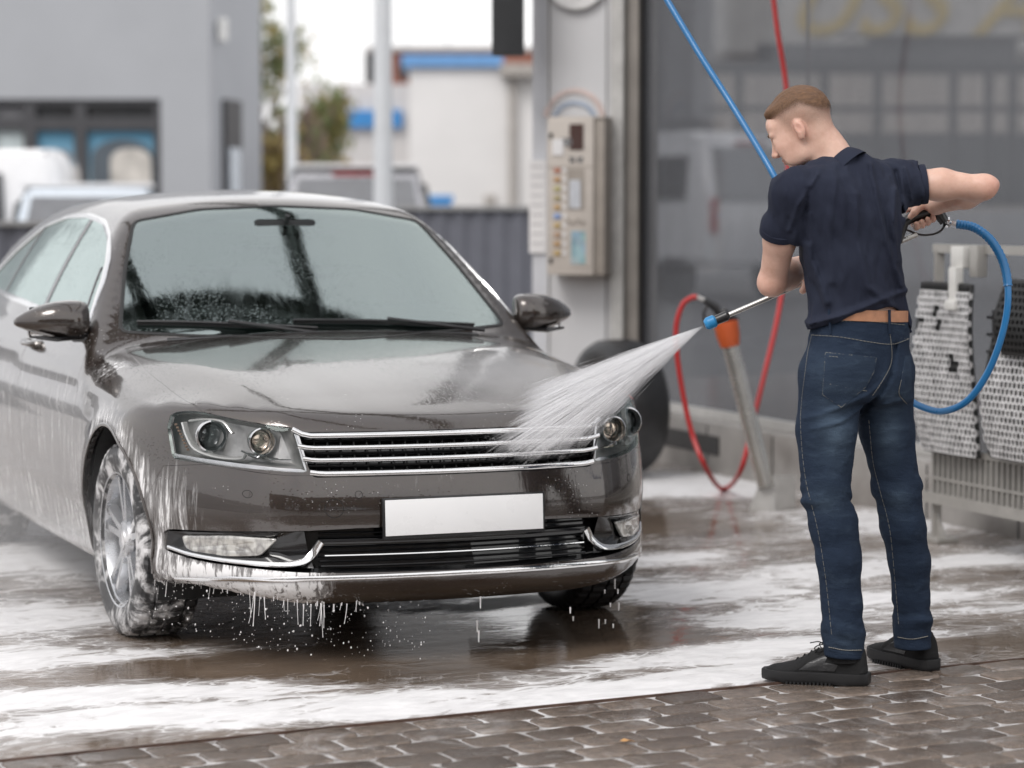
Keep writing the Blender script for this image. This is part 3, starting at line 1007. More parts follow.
def dens(poly, step=.02, closed=False):
    out = []
    n = len(poly)
    for i in range(n if closed else n - 1):
        a, b = Vector(poly[i]), Vector(poly[(i + 1) % n])
        k = max(1, int((b - a).length / step))
        for j in range(k): out.append(tuple(a.lerp(b, j / k)))
    if not closed: out.append(tuple(poly[-1]))
    return out
def front_pts(poly2, **k): return [onx(a, b) for a, b in dens(poly2, **k)]
def side_pts(poly2, s, **k): return [ony(a, b, s) for a, b in dens(poly2, **k)]

# windscreen frame: black ceramic band and rubber seal, side glass chrome, pillars
strip('window_seal', front_pts(WS, closed=True, step=.04), .014, .003, M_rub, windshield, closed=True)
for k, (s, par) in enumerate(((-1, side_glass[0]), (1, side_glass[1]))):
    strip('chrome_trim', side_pts(DLO, s, closed=True, step=.04), .024, .006, M_chrome, par, closed=True)
    strip('window_divider', side_pts([(-1.52, 1.025), (-1.55, 1.36)], s), .055, .003, M_gloss, par)
    strip('window_divider', side_pts([(-2.44, 1.06), (-2.36, 1.32)], s), .032, .003, M_gloss, par)
    strip('window_divider', side_pts([(-.80, 1.0), (-.93, 1.19)], s), .018, .003, M_gloss, par)

# front cavity behind grille and lower intake
bm = bmesh.new()
sh = []
def recess(bm, poly, depth, m_in, zoff=0):
    P = [onx(a, b) for a, b in dens(poly, .03, True)]
    A = [bm.verts.new(p + Vector((.001, 0, 0))) for p in P]
    cy = sum(p.y for p in P) / len(P); cz = sum(p.z for p in P) / len(P)
    B = [bm.verts.new((p.x - depth, cy + (p.y - cy) * .97, cz + (p.z - cz) * .9)) for p in P]
    n = len(A)
    for i in range(n):
        f = bm.faces.new((A[i], B[i], B[(i + 1) % n], A[(i + 1) % n])); f.smooth = True
    f = bm.faces.new(B)
    bmesh.ops.triangulate(bm, faces=[f])
recess(bm, GRILLE, .06, None)
grille = from_bm('grille', bm, M_gloss, car)
def bar_pts(y0, z0, y1, z1, zc, n=41, tip=None):
    out = []
    for i in range(n):
        u = i / (n - 1)
        y = y0 + (y1 - y0) * u
        e = abs(2 * u - 1)
        z = zc + (z0 - zc) * max(0, (e - .93) / .07)
        out.append(onx(y, z))
    return out
for zc, ze, hw, hh in ((.714, .734, .512, .016), (.677, .684, .500, .014), (.640, .646, .488, .014), (.599, .604, .470, .017)):
    strip('grille_bar', bar_pts(-hw, ze, hw, ze, zc), hh, .012, M_chrome, grille, lift=-.004)
# fine black slats behind chrome
bm = bmesh.new()
for zc in (.618, .657, .696):
    pts = [onx(y, zc) - Vector((.035, 0, 0)) for y in np.linspace(-.47, .47, 25)]
    sweep(bm, pts, .009, 6, flat=.5)
for y in np.linspace(-.44, .44, 23):
    a, b = onx(y, .605), onx(y, .715)
    sweep(bm, [a - Vector((.042, 0, 0)), b - Vector((.042, 0, 0))], .003, 4)
from_bm('grille_mesh', bm, M_black, grille, smooth=True)

bm = bmesh.new()
recess(bm, LOWER, .05, None)
intake = from_bm('lower_intake', bm, M_gloss, car)
bm = bmesh.new()
for zc in np.arange(.315, .43, .0145):
    pts = [onx(y, zc) - Vector((.022, 0, 0)) for y in np.linspace(-.44, .44, 25)]
    sweep(bm, pts, .0035, 4)
from_bm('intake_mesh', bm, M_black, intake, smooth=True)
strip('chrome_line', front_pts([(-.43, .348), (.43, .348)], step=.03), .006, .006, M_chrome, intake, lift=.0)
strip('intake_bar', front_pts([(-.45, .386), (.45, .386)], step=.03), .020, .006, M_gloss, intake, lift=-.012)
for s in (-1, 1):
    # filled black corner with its fog lamp and chrome hook
    FC = [(s * .465, .312), (s * .49, .425), (s * .62, .416), (s * .815, .395), (s * .818, .340), (s * .75, .322)]
    bm = bmesh.new()
    g2 = dens(FC, .03, True)
    c0 = onx(s * .66, .37)
    A = [bm.verts.new(onx(a, b) - Vector((.010, 0, 0))) for a, b in g2]
    # interior fan in two rings so that it follows the curve
    B = [bm.verts.new(onx(s * .66 + (a - s * .66) * .55, .372 + (b - .372) * .5) - Vector((.016, 0, 0))) for a, b in g2]
    cc = bm.verts.new(c0 - Vector((.016, 0, 0)))
    n = len(A)
    for i in range(n):
        bm.faces.new((A[i], A[(i + 1) % n], B[(i + 1) % n], B[i])); bm.faces.new((B[i], B[(i + 1) % n], cc))
    bmesh.ops.recalc_face_normals(bm, faces=bm.faces)
    bez = from_bm('fog_lamp_bezel', bm, M_gloss, car, smooth=True)
    # fog lamp
    FG = rounded([(s * .775, .342), (s * .785, .386), (s * .68, .402), (s * .56, .402), (s * .605, .345), (s * .69, .336)], .012, 3)
    bm = bmesh.new()
    g3 = dens(FG, .02, True)
    cy, cz = s * .68, .372
    def ringf(k, off): return [bm.verts.new(onx(cy + (a - cy) * k, cz + (b - cz) * k) + Vector((off, 0, 0))) for a, b in g3]
    r0 = ringf(1, -.012); r1 = ringf(.98, .003); r2 = ringf(.9, .006)
    r3 = ringf(.5, .004)
    ce = bm.verts.new(onx(cy, cz) + Vector((.004, 0, 0)))
    n = len(r0)
    for A_, B_ in ((r0, r1), (r1, r2), (r2, r3)):
        for i in range(n): bm.faces.new((A_[i], A_[(i + 1) % n], B_[(i + 1) % n], B_[i])).smooth = True
    for i in range(n): bm.faces.new((r3[i], r3[(i + 1) % n], ce))
    bmesh.ops.recalc_face_normals(bm, faces=bm.faces)
    t = NT('fog_lamp_glass')
    v = t.coord('Object')
    m1 = t.n('ShaderNodeMapping'); t.l(v, m1.inputs[0]); m1.inputs['Scale'].default_value = (1, 60, 9)
    nn = t.noise(m1.outputs[0], 1, 3)
    vv = t.noise(v, 26, 3, .5)
    colr = t.ramp(t.math('ADD', t.math('MULTIPLY', nn, .5), t.math('MULTIPLY', vv, .9)), [(.3, (.75, .74, .70)), (.62, (.28, .27, .26)), (.8, (.65, .64, .60))])
    mfog = t.done(t.pbsdf(color=colr, rough=.14, metal=.45, coat=1, coatr=.02, normal=t.bump(vv, .5, .004)))
    from_bm('fog_lamp', bm, mfog, car)
    # chrome hook
    hk = spline([(s * .815, .345), (s * .76, .330), (s * .66, .323), (s * .53, .324), (s * .475, .345), (s * .44, .392)], 6)
    hk = [(p[0], p[1]) for p in [Vector((a[0], a[1])) for a in hk]] if False else hk
    strip('chrome_hook', [onx(p[0], p[1]) for p in hk], [.012 + .010 * sstep(i / len(hk), .2, .8) for i in range(len(hk))], .008, M_chrome, bez, lift=-.002)
# bright lower lip
lip = [(-.80, .250), (-.68, .272), (-.50, .283), (0, .285), (.50, .283), (.68, .272), (.80, .250)]
strip('chrome_lip', front_pts(lip, step=.03), .015, .006, M_chrome, bumper, lift=0)
# splitter groove and tow cover, sensors
def ring_on(name, y, z, r, par, th=.0018):
    pts = [onx(y + r * math.cos(a), z + r * math.sin(a)) for a in np.linspace(0, 2 * PI, 20, endpoint=False)]
    return strip(name, pts, th, .0006, M_dark_cav, par, closed=True)
ring_on('tow_eye_cover', -.405, .495, .028, bumper)
for yy in (-.33, .33, -.64, .64):
    bm = bmesh.new()
    p = onx(yy, .535); n_ = nrm_at(p)
    cyl(bm, p - n_ * .004, p + n_ * .0015, .0105, .0095, 16)
    from_bm('parking_sensor', bm, M_paint, bumper, smooth=True, angle=40)
    ring_on('sensor_gap', yy, .535, .0115, bumper, .0015)

# number plate with black frame
pl = empty('number_plate', (.918, 0, .462), 0)
pl.parent = car
pl.rotation_euler = (0, R(-3), 0)
bm = bmesh.new()
bx(bm, (0, 0, 0), (.014, .535, .126), bevel=.004)
from_bm('plate_frame', bm, M_black, pl, smooth=True, angle=40)
bm = bmesh.new()
bx(bm, (.008, 0, .002), (.004, .520, .110), bevel=.0015)
from_bm('plate_panel', bm, simple('plate_white', (.82, .82, .82), .3, var=.02), pl, smooth=True, angle=40)

# ---- headlights
for s, tg in ((-1, 1), (1, 2)):
    pass
def headlight(s, tg):
    poly = HEADL if s > 0 else mir(HEADL)
    hl = empty('headlight', (0, 0, 0)); hl.parent = car
    # bowl
    bm = bmesh.new()
    P = [onx(a, b) for a, b in dens(poly, .03, True)]
    cy, cz = s * .65, .69
    A = [bm.verts.new(p - Vector((.002, 0, 0))) for p in P]
    B = [bm.verts.new((p.x - .085, cy + (p.y - cy) * .86, cz + (p.z - cz) * .74)) for p in P]
    n = len(A)
    for i in range(n):
        bm.faces.new((A[i], B[i], B[(i + 1) % n], A[(i + 1) % n])).smooth = True
    f = bm.faces.new(B); bmesh.ops.triangulate(bm, faces=[f])
    bmesh.ops.recalc_face_normals(bm, faces=bm.faces)
    t = NT('lamp_housing')
    v = t.coord('Object')
    cc = t.ramp(t.noise(v, 14, 3), [(.4, (.30, .295, .29)), (.62, (.52, .515, .51))])
    mh = t.done(t.pbsdf(color=cc, rough=.3, metal=.5))
    from_bm('lamp_housing', bm, mh, hl)
    def surf(y, z, back): 
        p = onx(s * y, z); return p - Vector((back, 0, 0))
    # xenon projector: bright U-shaped shroud, lens ball, dark ring
    def lampu(y, z, r, name, lensm, back, ring=True):
        c = surf(y, z, back)
        bm = bmesh.new()
        lathe(bm, [(r * 1.22, .012), (r * 1.20, .020), (r * 1.08, .022), (r * 1.0, .012), (r * .96, -.03)], 32, 'X', 0, c)
        a = from_bm(name + '_bezel', bm, M_silver, hl, smooth=True, angle=40)
        bm = bmesh.new()
        rr = [(r * .98 * math.sin(R(k)), .012 * 0 - .02 + r * .55 * math.cos(R(k))) for k in range(90, -1, -10)]
        rr = [(max(q, .0003), h) for q, h in rr]
        lathe(bm, rr, 28, 'X', 0, c)
        from_bm(name + '_lens', bm, lensm, hl, smooth=True, angle=60)
    t = NT('projector_lens'); fz = t.n('ShaderNodeLayerWeight', {'Blend': .35}).outputs['Facing']
    mlens = t.done(t.pbsdf(color=t.ramp(fz, [(0.0, (.10, .115, .12)), (.7, (.30, .33, .33)), (1, (.55, .55, .55))]), rough=.04, metal=.3, coat=1, coatr=.01))
    mbulb = simple('indicator_reflector', (.80, .68, .56), .15, .9, var=.15, nscale=40)
    lampu(.708, .702, .042, 'projector', mlens, .045)
    lampu(.590, .694, .036, 'main_beam', mbulb, .04)
    # daytime strip: bright L shape outlining the projector, with a row of small diodes
    bm = bmesh.new()
    pts = [surf(y, z, .022) for y, z in spline2([(.768, .738), (.762, .700), (.745, .660), (.70, .641), (.645, .640), (.632, .655)], 5)]
    sweep(bm, pts, .011, 8, flat=.55)
    pts = [surf(y, z, .02) for y, z in spline2([(.755, .745), (.72, .752), (.68, .748), (.660, .715)], 5)]
    sweep(bm, pts, .008, 8, flat=.55)
    from_bm('light_guide', bm, simple('light_guide', (.78, .78, .77), .18, .4, var=.05), hl, smooth=True)
    bm = bmesh.new()
    for k in range(9):
        q = k / 8
        c = surf(.785 - .022 * q, .730 - .075 * q, .030)
        bx(bm, c, (.008, .009, .007), bevel=.002)
    from_bm('diode_strip', bm, simple('diode_amber', (.42, .28, .2), .2, .2), hl, smooth=True, angle=40)
    # lower bright fin at inner end, frame
    fr_ = [(.505, .735), (.485, .640), (.478, .608), (.56, .612), (.65, .619), (.75, .628), (.80, .635)]
    strip('bezel_strip', [onx(s * a, b) for a, b in dens(fr_, .02)], .013, .001, M_silver, hl, lift=-.005)
    bm = bmesh.new()
    pts = [surf(y, z, .03) for y, z in ((.515, .64), (.56, .640), (.61, .648), (.64, .662))]
    sweep(bm, pts, [.004, .012, .014, .006], 8, flat=.5)
    from_bm('reflector_fin', bm, M_silver, hl, smooth=True)
    # cover lens from the shell itself
    car_obj('lamp_cover', (tg,), M_lens, .0015, .012, parent=hl)
def spline2(p, n): return [(q[0], q[1]) for q in spline([(a, b, 0) for a, b in p], n)]
headlight(-1, 1); headlight(1, 2)

# ---- mirrors
def mirror(s):
    mr = empty('wing_mirror', (0, 0, 0)); mr.parent = car
    c = Vector((-.70, s * .93, 1.005))
    bm = bmesh.new()
    # housing: loft of rounded sections from inner to outer end
    secs = [(-.118, .045, .052, .0), (-.112, .062, .070, .0), (-.08, .080, .078, .0), (-.03, .085, .076, .002), (.03, .078, .064, .003), (.08, .058, .045, .003), (.115, .034, .025, .002), (.132, .012, .009, .001)]
    rings = []
    for dy, rx, rz, dz in secs:
        ring = []
        for k in range(20):
            a = 2 * PI * k / 20
            ca, sa = math.cos(a), math.sin(a)
            X = rx * (abs(ca)**.75) * (1 if ca > 0 else -.35)
            Z = rz * (abs(sa)**.85) * (1 if sa > 0 else -.75)
            ring.append(bm.verts.new(c + Vector((X - .04 * max(0, dy) / .12 * 1.0, s * dy, Z + dz))))
        rings.append(ring)
    for i in range(len(rings) - 1):
        for k in range(20):
            bm.faces.new((rings[i][k], rings[i][(k + 1) % 20], rings[i + 1][(k + 1) % 20], rings[i + 1][k]))
    bm.faces.new(rings[0]); bm.faces.new(rings[-1])
    bmesh.ops.recalc_face_normals(bm, faces=bm.faces)
    bmesh.ops.subdivide_edges(bm, edges=bm.edges, cuts=1, use_grid_fill=True, smooth=.6)
    h = from_bm('mirror_housing', bm, M_paint, mr, smooth=True, angle=70)
    bm = bmesh.new()
    sweep(bm, [c + Vector((.035, -s * .10, -.050)), c + Vector((.05, 0, -.056)), c + Vector((.035, s * .07, -.050))], [.020, .022, .012], 8, flat=.45)
    sweep(bm, [Vector((-.66, s * .80, .955)), c + Vector((.0, -s * .07, -.055))], [.032, .026], 8, flat=.6)
    from_bm('mirror_stalk', bm, M_gloss, mr, smooth=True)
    bm = bmesh.new()
    bx(bm, c + Vector((-.036, 0, .0)), (.004, .17, .11), bevel=.015)
    from_bm('mirror_glass', bm, M_chrome, mr, smooth=True, angle=40)
mirror(-1); mirror(1)

# ---- door handles
for (hx, s) in ((-1.36, -1), (-2.28, -1), (-1.36, 1), (-2.28, 1)):
    p = ony(hx, .90, s)
    bm = bmesh.new()
    q = [ony(hx + d, .90, s) + Vector((0, s * o, 0)) for d, o in ((.10, -.004), (.085, .022), (.04, .032), (-.04, .032), (-.085, .022), (-.10, -.004))]
    sweep(bm, spline(q, 4), .013, 8)
    par = door_parts[{(-1.36, -1): 0, (-1.36, 1): 1, (-2.28, -1): 2, (-2.28, 1): 3}[(hx, s)]]
    from_bm('handle', bm, M_paint, par, smooth=True)

# ---- wheels
def wheel(x, s, steer):
    w = empty('wheel', (x, s * .775, .318)); w.parent = car
    w.rotation_euler = (0, 0, steer)
    RT = .322
    # tyre: lathe with tread blocks
    bm = bmesh.new()
    na = 150
    prof = [(.212, -.085), (.222, -.098), (.255, -.109), (.287, -.107), (.308, -.098), (.3175, -.086), (.3205, -.062), (.3205, -.057), (.3135, -.055), (.3135, -.049), (.3215, -.047), (.322, -.006), (.3145, -.005), (.3145, .005), (.322, .006),
            (.3215, .047), (.3135, .049), (.3135, .055), (.3205, .057), (.3205, .062), (.3175, .086), (.308, .098), (.287, .107), (.255, .109), (.222, .098), (.212, .085)]
    rings = []
    for r, tt in prof:
        ring = []
        for k in range(na):
            a = 2 * PI * k / na
            rr = r
            if r > .307 and (k % 3) == 0: rr = r - .007
            a2 = a + abs(tt) * .25
            z = rr * math.sin(a2)
            flat = -.3125
            z = max(z, flat)
            ring.append(bm.verts.new((rr * math.cos(a2), tt, z)))
        rings.append(ring)
    for i in range(len(rings) - 1):
        for k in range(na):
            bm.faces.new((rings[i][k], rings[i][(k + 1) % na], rings[i + 1][(k + 1) % na], rings[i + 1][k]))
    bmesh.ops.recalc_face_normals(bm, faces=bm.faces)
    ty = from_bm('tyre', bm, wheel_foam_mat('tyre_foamed', M_tyre, .45 if s < 0 else .0), w, smooth=True, angle=25)
    # rim: barrel, lip, hub, five double spokes; outer face towards s
    bm = bmesh.new()
    lathe(bm, [(.218, s * .098), (.224, s * .100), (.226, s * .094), (.212, s * .086), (.205, s * .070), (.198, s * .02), (.198, -s * .08)], 64)
    lathe(bm, [(.066, s * .062), (.060, s * .078), (.036, s * .082), (.034, s * .086), (.002, s * .086)], 32)
    for k in range(5):
        a0 = 2 * PI * k / 5 + .35
        for d in (-1, 1):
            pts = []
            for q, rr in ((0, .045), (.3, .09), (.7, .155), (1.0, .208)):
                an = a0 + d * (.13 + .05 * q) * (1.1 - .25 * q)
                pts.append((rr * math.cos(an), s * (.066 + .012 * q), rr * math.sin(an)))
            # flat bar
            prev = None
            for i, p in enumerate(pts):
                p = Vector(p); rad = Vector((p.x, 0, p.z)).normalized(); tan = Vector((-rad.z, 0, rad.x))
                wd = (.017, .014, .012, .016)[i]
                vs = [bm.verts.new(p + tan * wd + Vector((0, -s * .024, 0))), bm.verts.new(p + tan * wd * .8 + Vector((0, s * .006, 0))), bm.verts.new(p - tan * wd * .8 + Vector((0, s * .006, 0))), bm.verts.new(p - tan * wd + Vector((0, -s * .024, 0)))]
                if prev:
                    for j in range(4): bm.faces.new((prev[j], prev[(j + 1) % 4], vs[(j + 1) % 4], vs[j]))
                prev = vs
    bmesh.ops.recalc_face_normals(bm, faces=bm.faces)
    rim = from_bm('rim', bm, wheel_foam_mat('rim_foamed', M_alloy, .40 if s < 0 else .0), w, smooth=True, angle=30)
    bm = bmesh.new()
    lathe(bm, [(.15, s * -.01), (.15, s * .005), (.03, s * .008), (.002, s * .008)], 40)
    from_bm('brake_disc', bm, simple('brake_disc', (.25, .24, .23), .35, .8), w, smooth=True, angle=40)
    return w
def wheel_foam_mat(name, basem, cov):
    if name + str(cov) in _mc: return _mc[name + str(cov)]
    m = basem.copy(); m.name = name
    nt = m.node_tree
    out = [n for n in nt.nodes if n.type == 'OUTPUT_MATERIAL'][0]
    src = out.inputs[0].links[0].from_socket
    t = NT.__new__(NT); t.m = m; t.t = nt; t.out = out
    v = t.coord('Object')
    n1 = t.noise(v, 9, 6, .65, .6)
    f = t.smooth(t.math('ADD', n1, cov - .5), .40, .56)
    fo = t.pbsdf(color=(.78, .77, .77), rough=.5, normal=t.bump(n1, .6, .01))
    mx = t.n('ShaderNodeMixShader')
    if cov <= 0: f = t.math('MULTIPLY', f, 0.0)
    else: f = t.math('MULTIPLY', f, .8)
    t.l(f, mx.inputs[0]); t.l(src, mx.inputs[1]); t.l(fo.outputs[0], mx.inputs[2]); t.l(mx.outputs[0], out.inputs[0])
    _mc[name + str(cov)] = m
    return m
for (wx, s, st) in ((0, -1, R(2)), (0, 1, R(2)), (-2.66, -1, 0), (-2.66, 1, 0)):
    wheel(wx, s, st)
# arch liners, underbody
for cx, rr in ((0, .385), (-2.66, .38)):
    for s in (-1, 1):
        bm = bmesh.new()
        pts = arc(cx, .325, rr, -25, 205, 30)
        A = [bm.verts.new((p[0], s * (float(Wside(np.array(p[0]), np.array(max(p[1], .3)))) - .035), p[1])) for p in pts]
        B = [bm.verts.new((p[0], s * .50, p[1])) for p in pts]
        for i in range(len(A) - 1): bm.faces.new((A[i], A[i + 1], B[i + 1], B[i]))
        bm.faces.new(B)
        from_bm('wheel_arch_liner', bm, M_liner, car)
for cx, rad in ((0, .372), (-2.66, .365)):
    for s in (-1, 1):
        pts = side_pts(arc(cx, .325, rad + .003, -18, 198, 30), s, step=.06)
        strip('arch_lip', pts, .012, .004, M_paint, body)
bm = bmesh.new()
bx(bm, (-1.4, 0, .235), (1.9, 1.58, .06), bevel=.02)
bx(bm, (0, 0, .25), (.9, .98, .05), bevel=.02)
cyl(bm, (0, -.7, .3), (0, .7, .3), .03)
from_bm('underbody', bm, M_dark_cav, car, smooth=True, angle=40)

# ---- interior
it = empty('interior', (0, 0, 0)); it.parent = car
bm = bmesh.new()
# dashboard: swept profile
pr = [(-.60, .950), (-.68, .985), (-.82, 1.000), (-.92, .985), (-.97, .93), (-.98, .80), (-.60, .80)]
prism(bm, pr, 'Y', -.64, .64)
from_bm('dashboard', bm, M_dash, it, smooth=True, angle=50)
bm = bmesh.new()
prism(bm, [(-.70, 1.0), (-.78, 1.045), (-.92, 1.04), (-.95, .99)], 'Y', .20, .56)
from_bm('instrument_hood', bm, M_dash, it, smooth=True, angle=50)
bm = bmesh.new()
c = Vector((-1.10, .38, 1.00)); ax = Vector((.9, 0, .42)).normalized()
u_, v_ = Vector((0, 1, 0)), ax.cross(Vector((0, 1, 0))).normalized()
pts = [c + (u_ * math.cos(a) + v_ * math.sin(a)) * .185 for a in np.linspace(0, 2 * PI, 33)]
sweep(bm, pts, .016, 8, cap=False)
for a in (0, PI, -PI / 2): sweep(bm, [c, c + (u_ * math.cos(a) + v_ * math.sin(a)) * .18], .02, 6, flat=.5)
cyl(bm, c - ax * .02, c + ax * .03, .06)
from_bm('steering_wheel', bm, M_dash, it, smooth=True)
for sx, sy in ((-1.55, .38), (-1.55, -.38)):
    bm = bmesh.new()
    prism(bm, [(-.12, .55), (.0, .60), (-.12, 1.14), (-.20, 1.17), (-.26, 1.12), (-.20, .55)], 'Y', -.24, .24)
    bmesh.ops.translate(bm, verts=bm.verts, vec=(sx, sy, 0))
    bx(bm, (sx + .22, sy, .55), (.5, .50, .16), bevel=.05)
    bx(bm, (sx - .24, sy, 1.24), (.10, .26, .17), bevel=.04)
    cyl(bm, (sx - .23, sy - .06, 1.1), (sx - .23, sy - .06, 1.2), .008); cyl(bm, (sx - .23, sy + .06, 1.1), (sx - .23, sy + .06, 1.2), .008)
    from_bm('front_seat', bm, M_seat, it, smooth=True, angle=50)
bm = bmesh.new()
bx(bm, (-2.75, 0, .85), (.2, 1.3, .60), bevel=.06)
bx(bm, (-2.45, 0, .58), (.55, 1.3, .16), bevel=.05)
for yy in (-.42, .42): bx(bm, (-2.78, yy, 1.17), (.1, .26, .14), bevel=.04)
from_bm('rear_seat', bm, M_seat, it, smooth=True, angle=50)
bm = bmesh.new()
p0 = Vector((-.97, 0, 1.335))
bx(bm, p0, (.03, .24, .06), bevel=.02)
cyl(bm, p0 + Vector((.02, 0, .02)), (-.93, 0, 1.38), .01)
from_bm('rear_view_mirror', bm, M_dash, it, smooth=True, angle=50)
bm = bmesh.new()
bx(bm, (-1.6, 0, .42), (2.2, 1.5, .03))
from_bm('cabin_floor', bm, M_dash, it)

# ---- wipers
for (y0, y1, zz) in ((.58, -.12, 0), (-.05, -.66, 0)):
    bm = bmesh.new()
    def wsp(y, z):
        q = onx(y, z); return q + nrm_at(q) * .012
    a = [wsp(y0 + (y1 - y0) * k / 10, .972 + .028 * math.sin(PI * k / 10 * .5)) for k in range(11)]
    sweep(bm, a, .006, 6)
    sweep(bm, [p - nrm_at(p) * .008 for p in a], .004, 6, flat=2)
    sweep(bm, [Vector((-.40, y0, .965)), a[5] + Vector((0, 0, .008))], .008, 6)
    from_bm('wiper', bm, M_black, car, smooth=True)
# cowl strip below the glass
strip('cowl_panel', [BV.ray_cast(Vector((-.392 - .12 * (abs(y) / .7)**2, y, 3)), Vector((0, 0, -1)))[0] for y in np.linspace(-.58, .58, 23)], .022, .002, M_black, car, lift=.001)
bmB.free()

# ---- foam strings and drops falling from the bumper
rnd = random.Random(11)
bm = bmesh.new()
Mcar = Matrix.Translation(CAR_LOC) @ car.rotation_euler.to_matrix().to_4x4()
def underlip(y):
    q = onx(y, .235)
    q.z = .188 + .045 * float(sstep(abs(y), .40, .80)) + .012
    return q
for k in range(60):
    y = -.84 + .52 * (rnd.random()**1.15)
    p = underlip(y) + Vector((rnd.uniform(-.03, .0), 0, rnd.uniform(-.005, .008)))
    L = rnd.choice([.008, .012, .018, .022, .03, .04, .06, .09]) * rnd.uniform(.7, 1.2)
    n = 7
    sway = rnd.uniform(-.2, .08) * L
    pts = [Mcar @ (p + Vector((0, sway * (i / n)**1.5, -L * i / n))) for i in range(n + 1)]
    r0 = rnd.uniform(.0009, .0020)
    rr = [r0 * (1.6 if i == 0 else (1.0 - .5 * i / n)) for i in range(n)] + [r0 * .9]
    sweep(bm, pts, rr, 6)
for k in range(330):
    y = -.85 + .75 * rnd.random()**1.3
    p = underlip(y) + Vector((rnd.uniform(-.15, .08), 0, -rnd.random() * .17))
    p = Mcar @ p
    r = .0008 + .0024 * rnd.random()**3
    bmesh.ops.create_icosphere(bm, subdivisions=1, radius=r, matrix=Matrix.Translation(p) @ Matrix.Diagonal((1, 1, rnd.uniform(1, 1.6), 1)))
for (yy, n) in ((.55, 5), (.60, 4), (.08, 3), (.4, 2)):
    for j in range(n):
        p = Mcar @ (underlip(yy) + Vector((rnd.uniform(-.1, 0), rnd.uniform(-.03, .03), -rnd.random() * .15)))
        sweep(bm, [p, p - Vector((0, 0, rnd.uniform(.01, .04)))], [.003, .002], 5)
o = from_bm('falling_foam_drips', bm, M_foam, smooth=True)
tag(o, 'white foam strings and drops falling from under the brown sedan bumper', 'foam drips', kind='stuff')

# ================================================================== BACKDROP AND FURNITURE
M_greyclad = simple('grey_cladding', (.40, .412, .435), .6, 0, var=.05, nscale=.6)
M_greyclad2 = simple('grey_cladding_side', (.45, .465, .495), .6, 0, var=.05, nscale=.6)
M_winframe = simple('dark_window_frame', (.06, .06, .065), .5)
M_winglass = simple('dark_window_glass', (.05, .052, .055), .12, coat=.6)
M_white = simple('white_render', (.80, .785, .775), .8, var=.04, nscale=.8)
M_whitepaint = simple('white_vehicle_paint', (.74, .74, .75), .25, coat=.8, var=.03)
M_bluepaint = simple('pale_blue_vehicle_paint', (.60, .66, .72), .25, coat=.8, var=.03)
M_silverp = simple('silver_vehicle_paint', (.42, .42, .44), .28, .5, coat=.8, var=.03)
M_steel = simple('brushed_steel', (.40, .39, .375), .36, .85, var=.08, nscale=3, bump=.15, bscale=40)
M_colpan = simple('column_panel', (.66, .66, .67), .38, .05, var=.05, nscale=1.5)
M_galv = simple('galvanised_steel', (.56, .55, .53), .45, .35, var=.12, nscale=12)
M_fence = simple('grey_fence_sheet', (.13, .135, .16), .6, var=.06)
M_bluesign = simple('blue_sign', (.05, .25, .58), .5)
M_brick = simple('red_brick', (.32, .13, .09), .9, var=.2, nscale=20)
M_post = simple('painted_post', (.62, .64, .66), .5, var=.04)

# ---- grey commercial building on the left
Yb = 38.0
b = empty('grey_building', (xat(0, Yb), Yb, 0), 0, 'large grey clad building with shop windows and blue posters, upper left', 'building')
def bpart(name, bmx, m, parent=b, **k):
    return from_bm(name, bmx, m, parent, world_parent=True, **k)
def P(px, py, Y): return at(px, py, Y)
bm = bmesh.new()
xr = xat(213, Yb); zt = 7.5
zw1, zw0 = zat(99, Yb), 0.35
xw1 = xat(163, Yb)
# wall as boxes leaving the shop front open
bx(bm, ((-16 + xr) / 2, Yb + 4, (zt + zw1) / 2), (xr + 16, 8, zt - zw1))
bx(bm, ((xw1 + xr) / 2, Yb + 4, zw1 / 2), (xr - xw1, 8, zw1))
bx(bm, ((-16 + xw1) / 2, Yb + 4.2, zw1 / 2), (xw1 + 16, 7.6, zw1 - .01))
bpart('wall', bm, M_greyclad)
# set-back, slightly turned side wing
bm = bmesh.new()
xe = xat(263, Yb + 3)
prism(bm, [(xr + .003, Yb + .01), (xe, Yb + 3), (xat(256, Yb + 8), Yb + 8), (xr + .003, Yb + 7.9)], 'Z', 0, 7.4)
bpart('side_wall', bm, M_greyclad2)
def side_pt(px, py):
    # along the turned side face
    a, c = Vector((xr, Yb + .01, 0)), Vector((xe, Yb + 3, 0))
    best = None
    for k in range(101):
        q = a.lerp(c, k / 100); u = 512 + q.x / q.y * FPX
        if best is None or abs(u - px) < best[0]: best = (abs(u - px), q)
    q = best[1]
    return Vector((q.x, q.y, zat(py, q.y)))
bm = bmesh.new()
p0, p1 = side_pt(223, 99), side_pt(239, 99)
d = (p1 - p0).normalized(); n = Vector((d.y, -d.x, 0))
c = (p0 + p1) / 2
bx(bm, (c.x + n.x * .02, c.y + n.y * .02, p0.z / 2), ((p1 - p0).length, .1, p0.z), rot=math.atan2(d.y, d.x))
sw = bpart('side_window', bm, M_winframe)
bm = bmesh.new()
bx(bm, (c.x + n.x * .06, c.y + n.y * .06, p0.z * .45), ((p1 - p0).length * .7, .06, p0.z * .62), rot=math.atan2(d.y, d.x))
bpart('pane', bm, simple('bluish_pane', (.35, .42, .50), .2, coat=.5), sw)
bm = bmesh.new()
q = side_pt(218, 30)
bx(bm, (q.x + n.x * .1, q.y + n.y * .1, q.z), (.14, .14, .34), bevel=.03)
bpart('wall_lamp', bm, simple('lamp_white', (.8, .8, .78), .4))
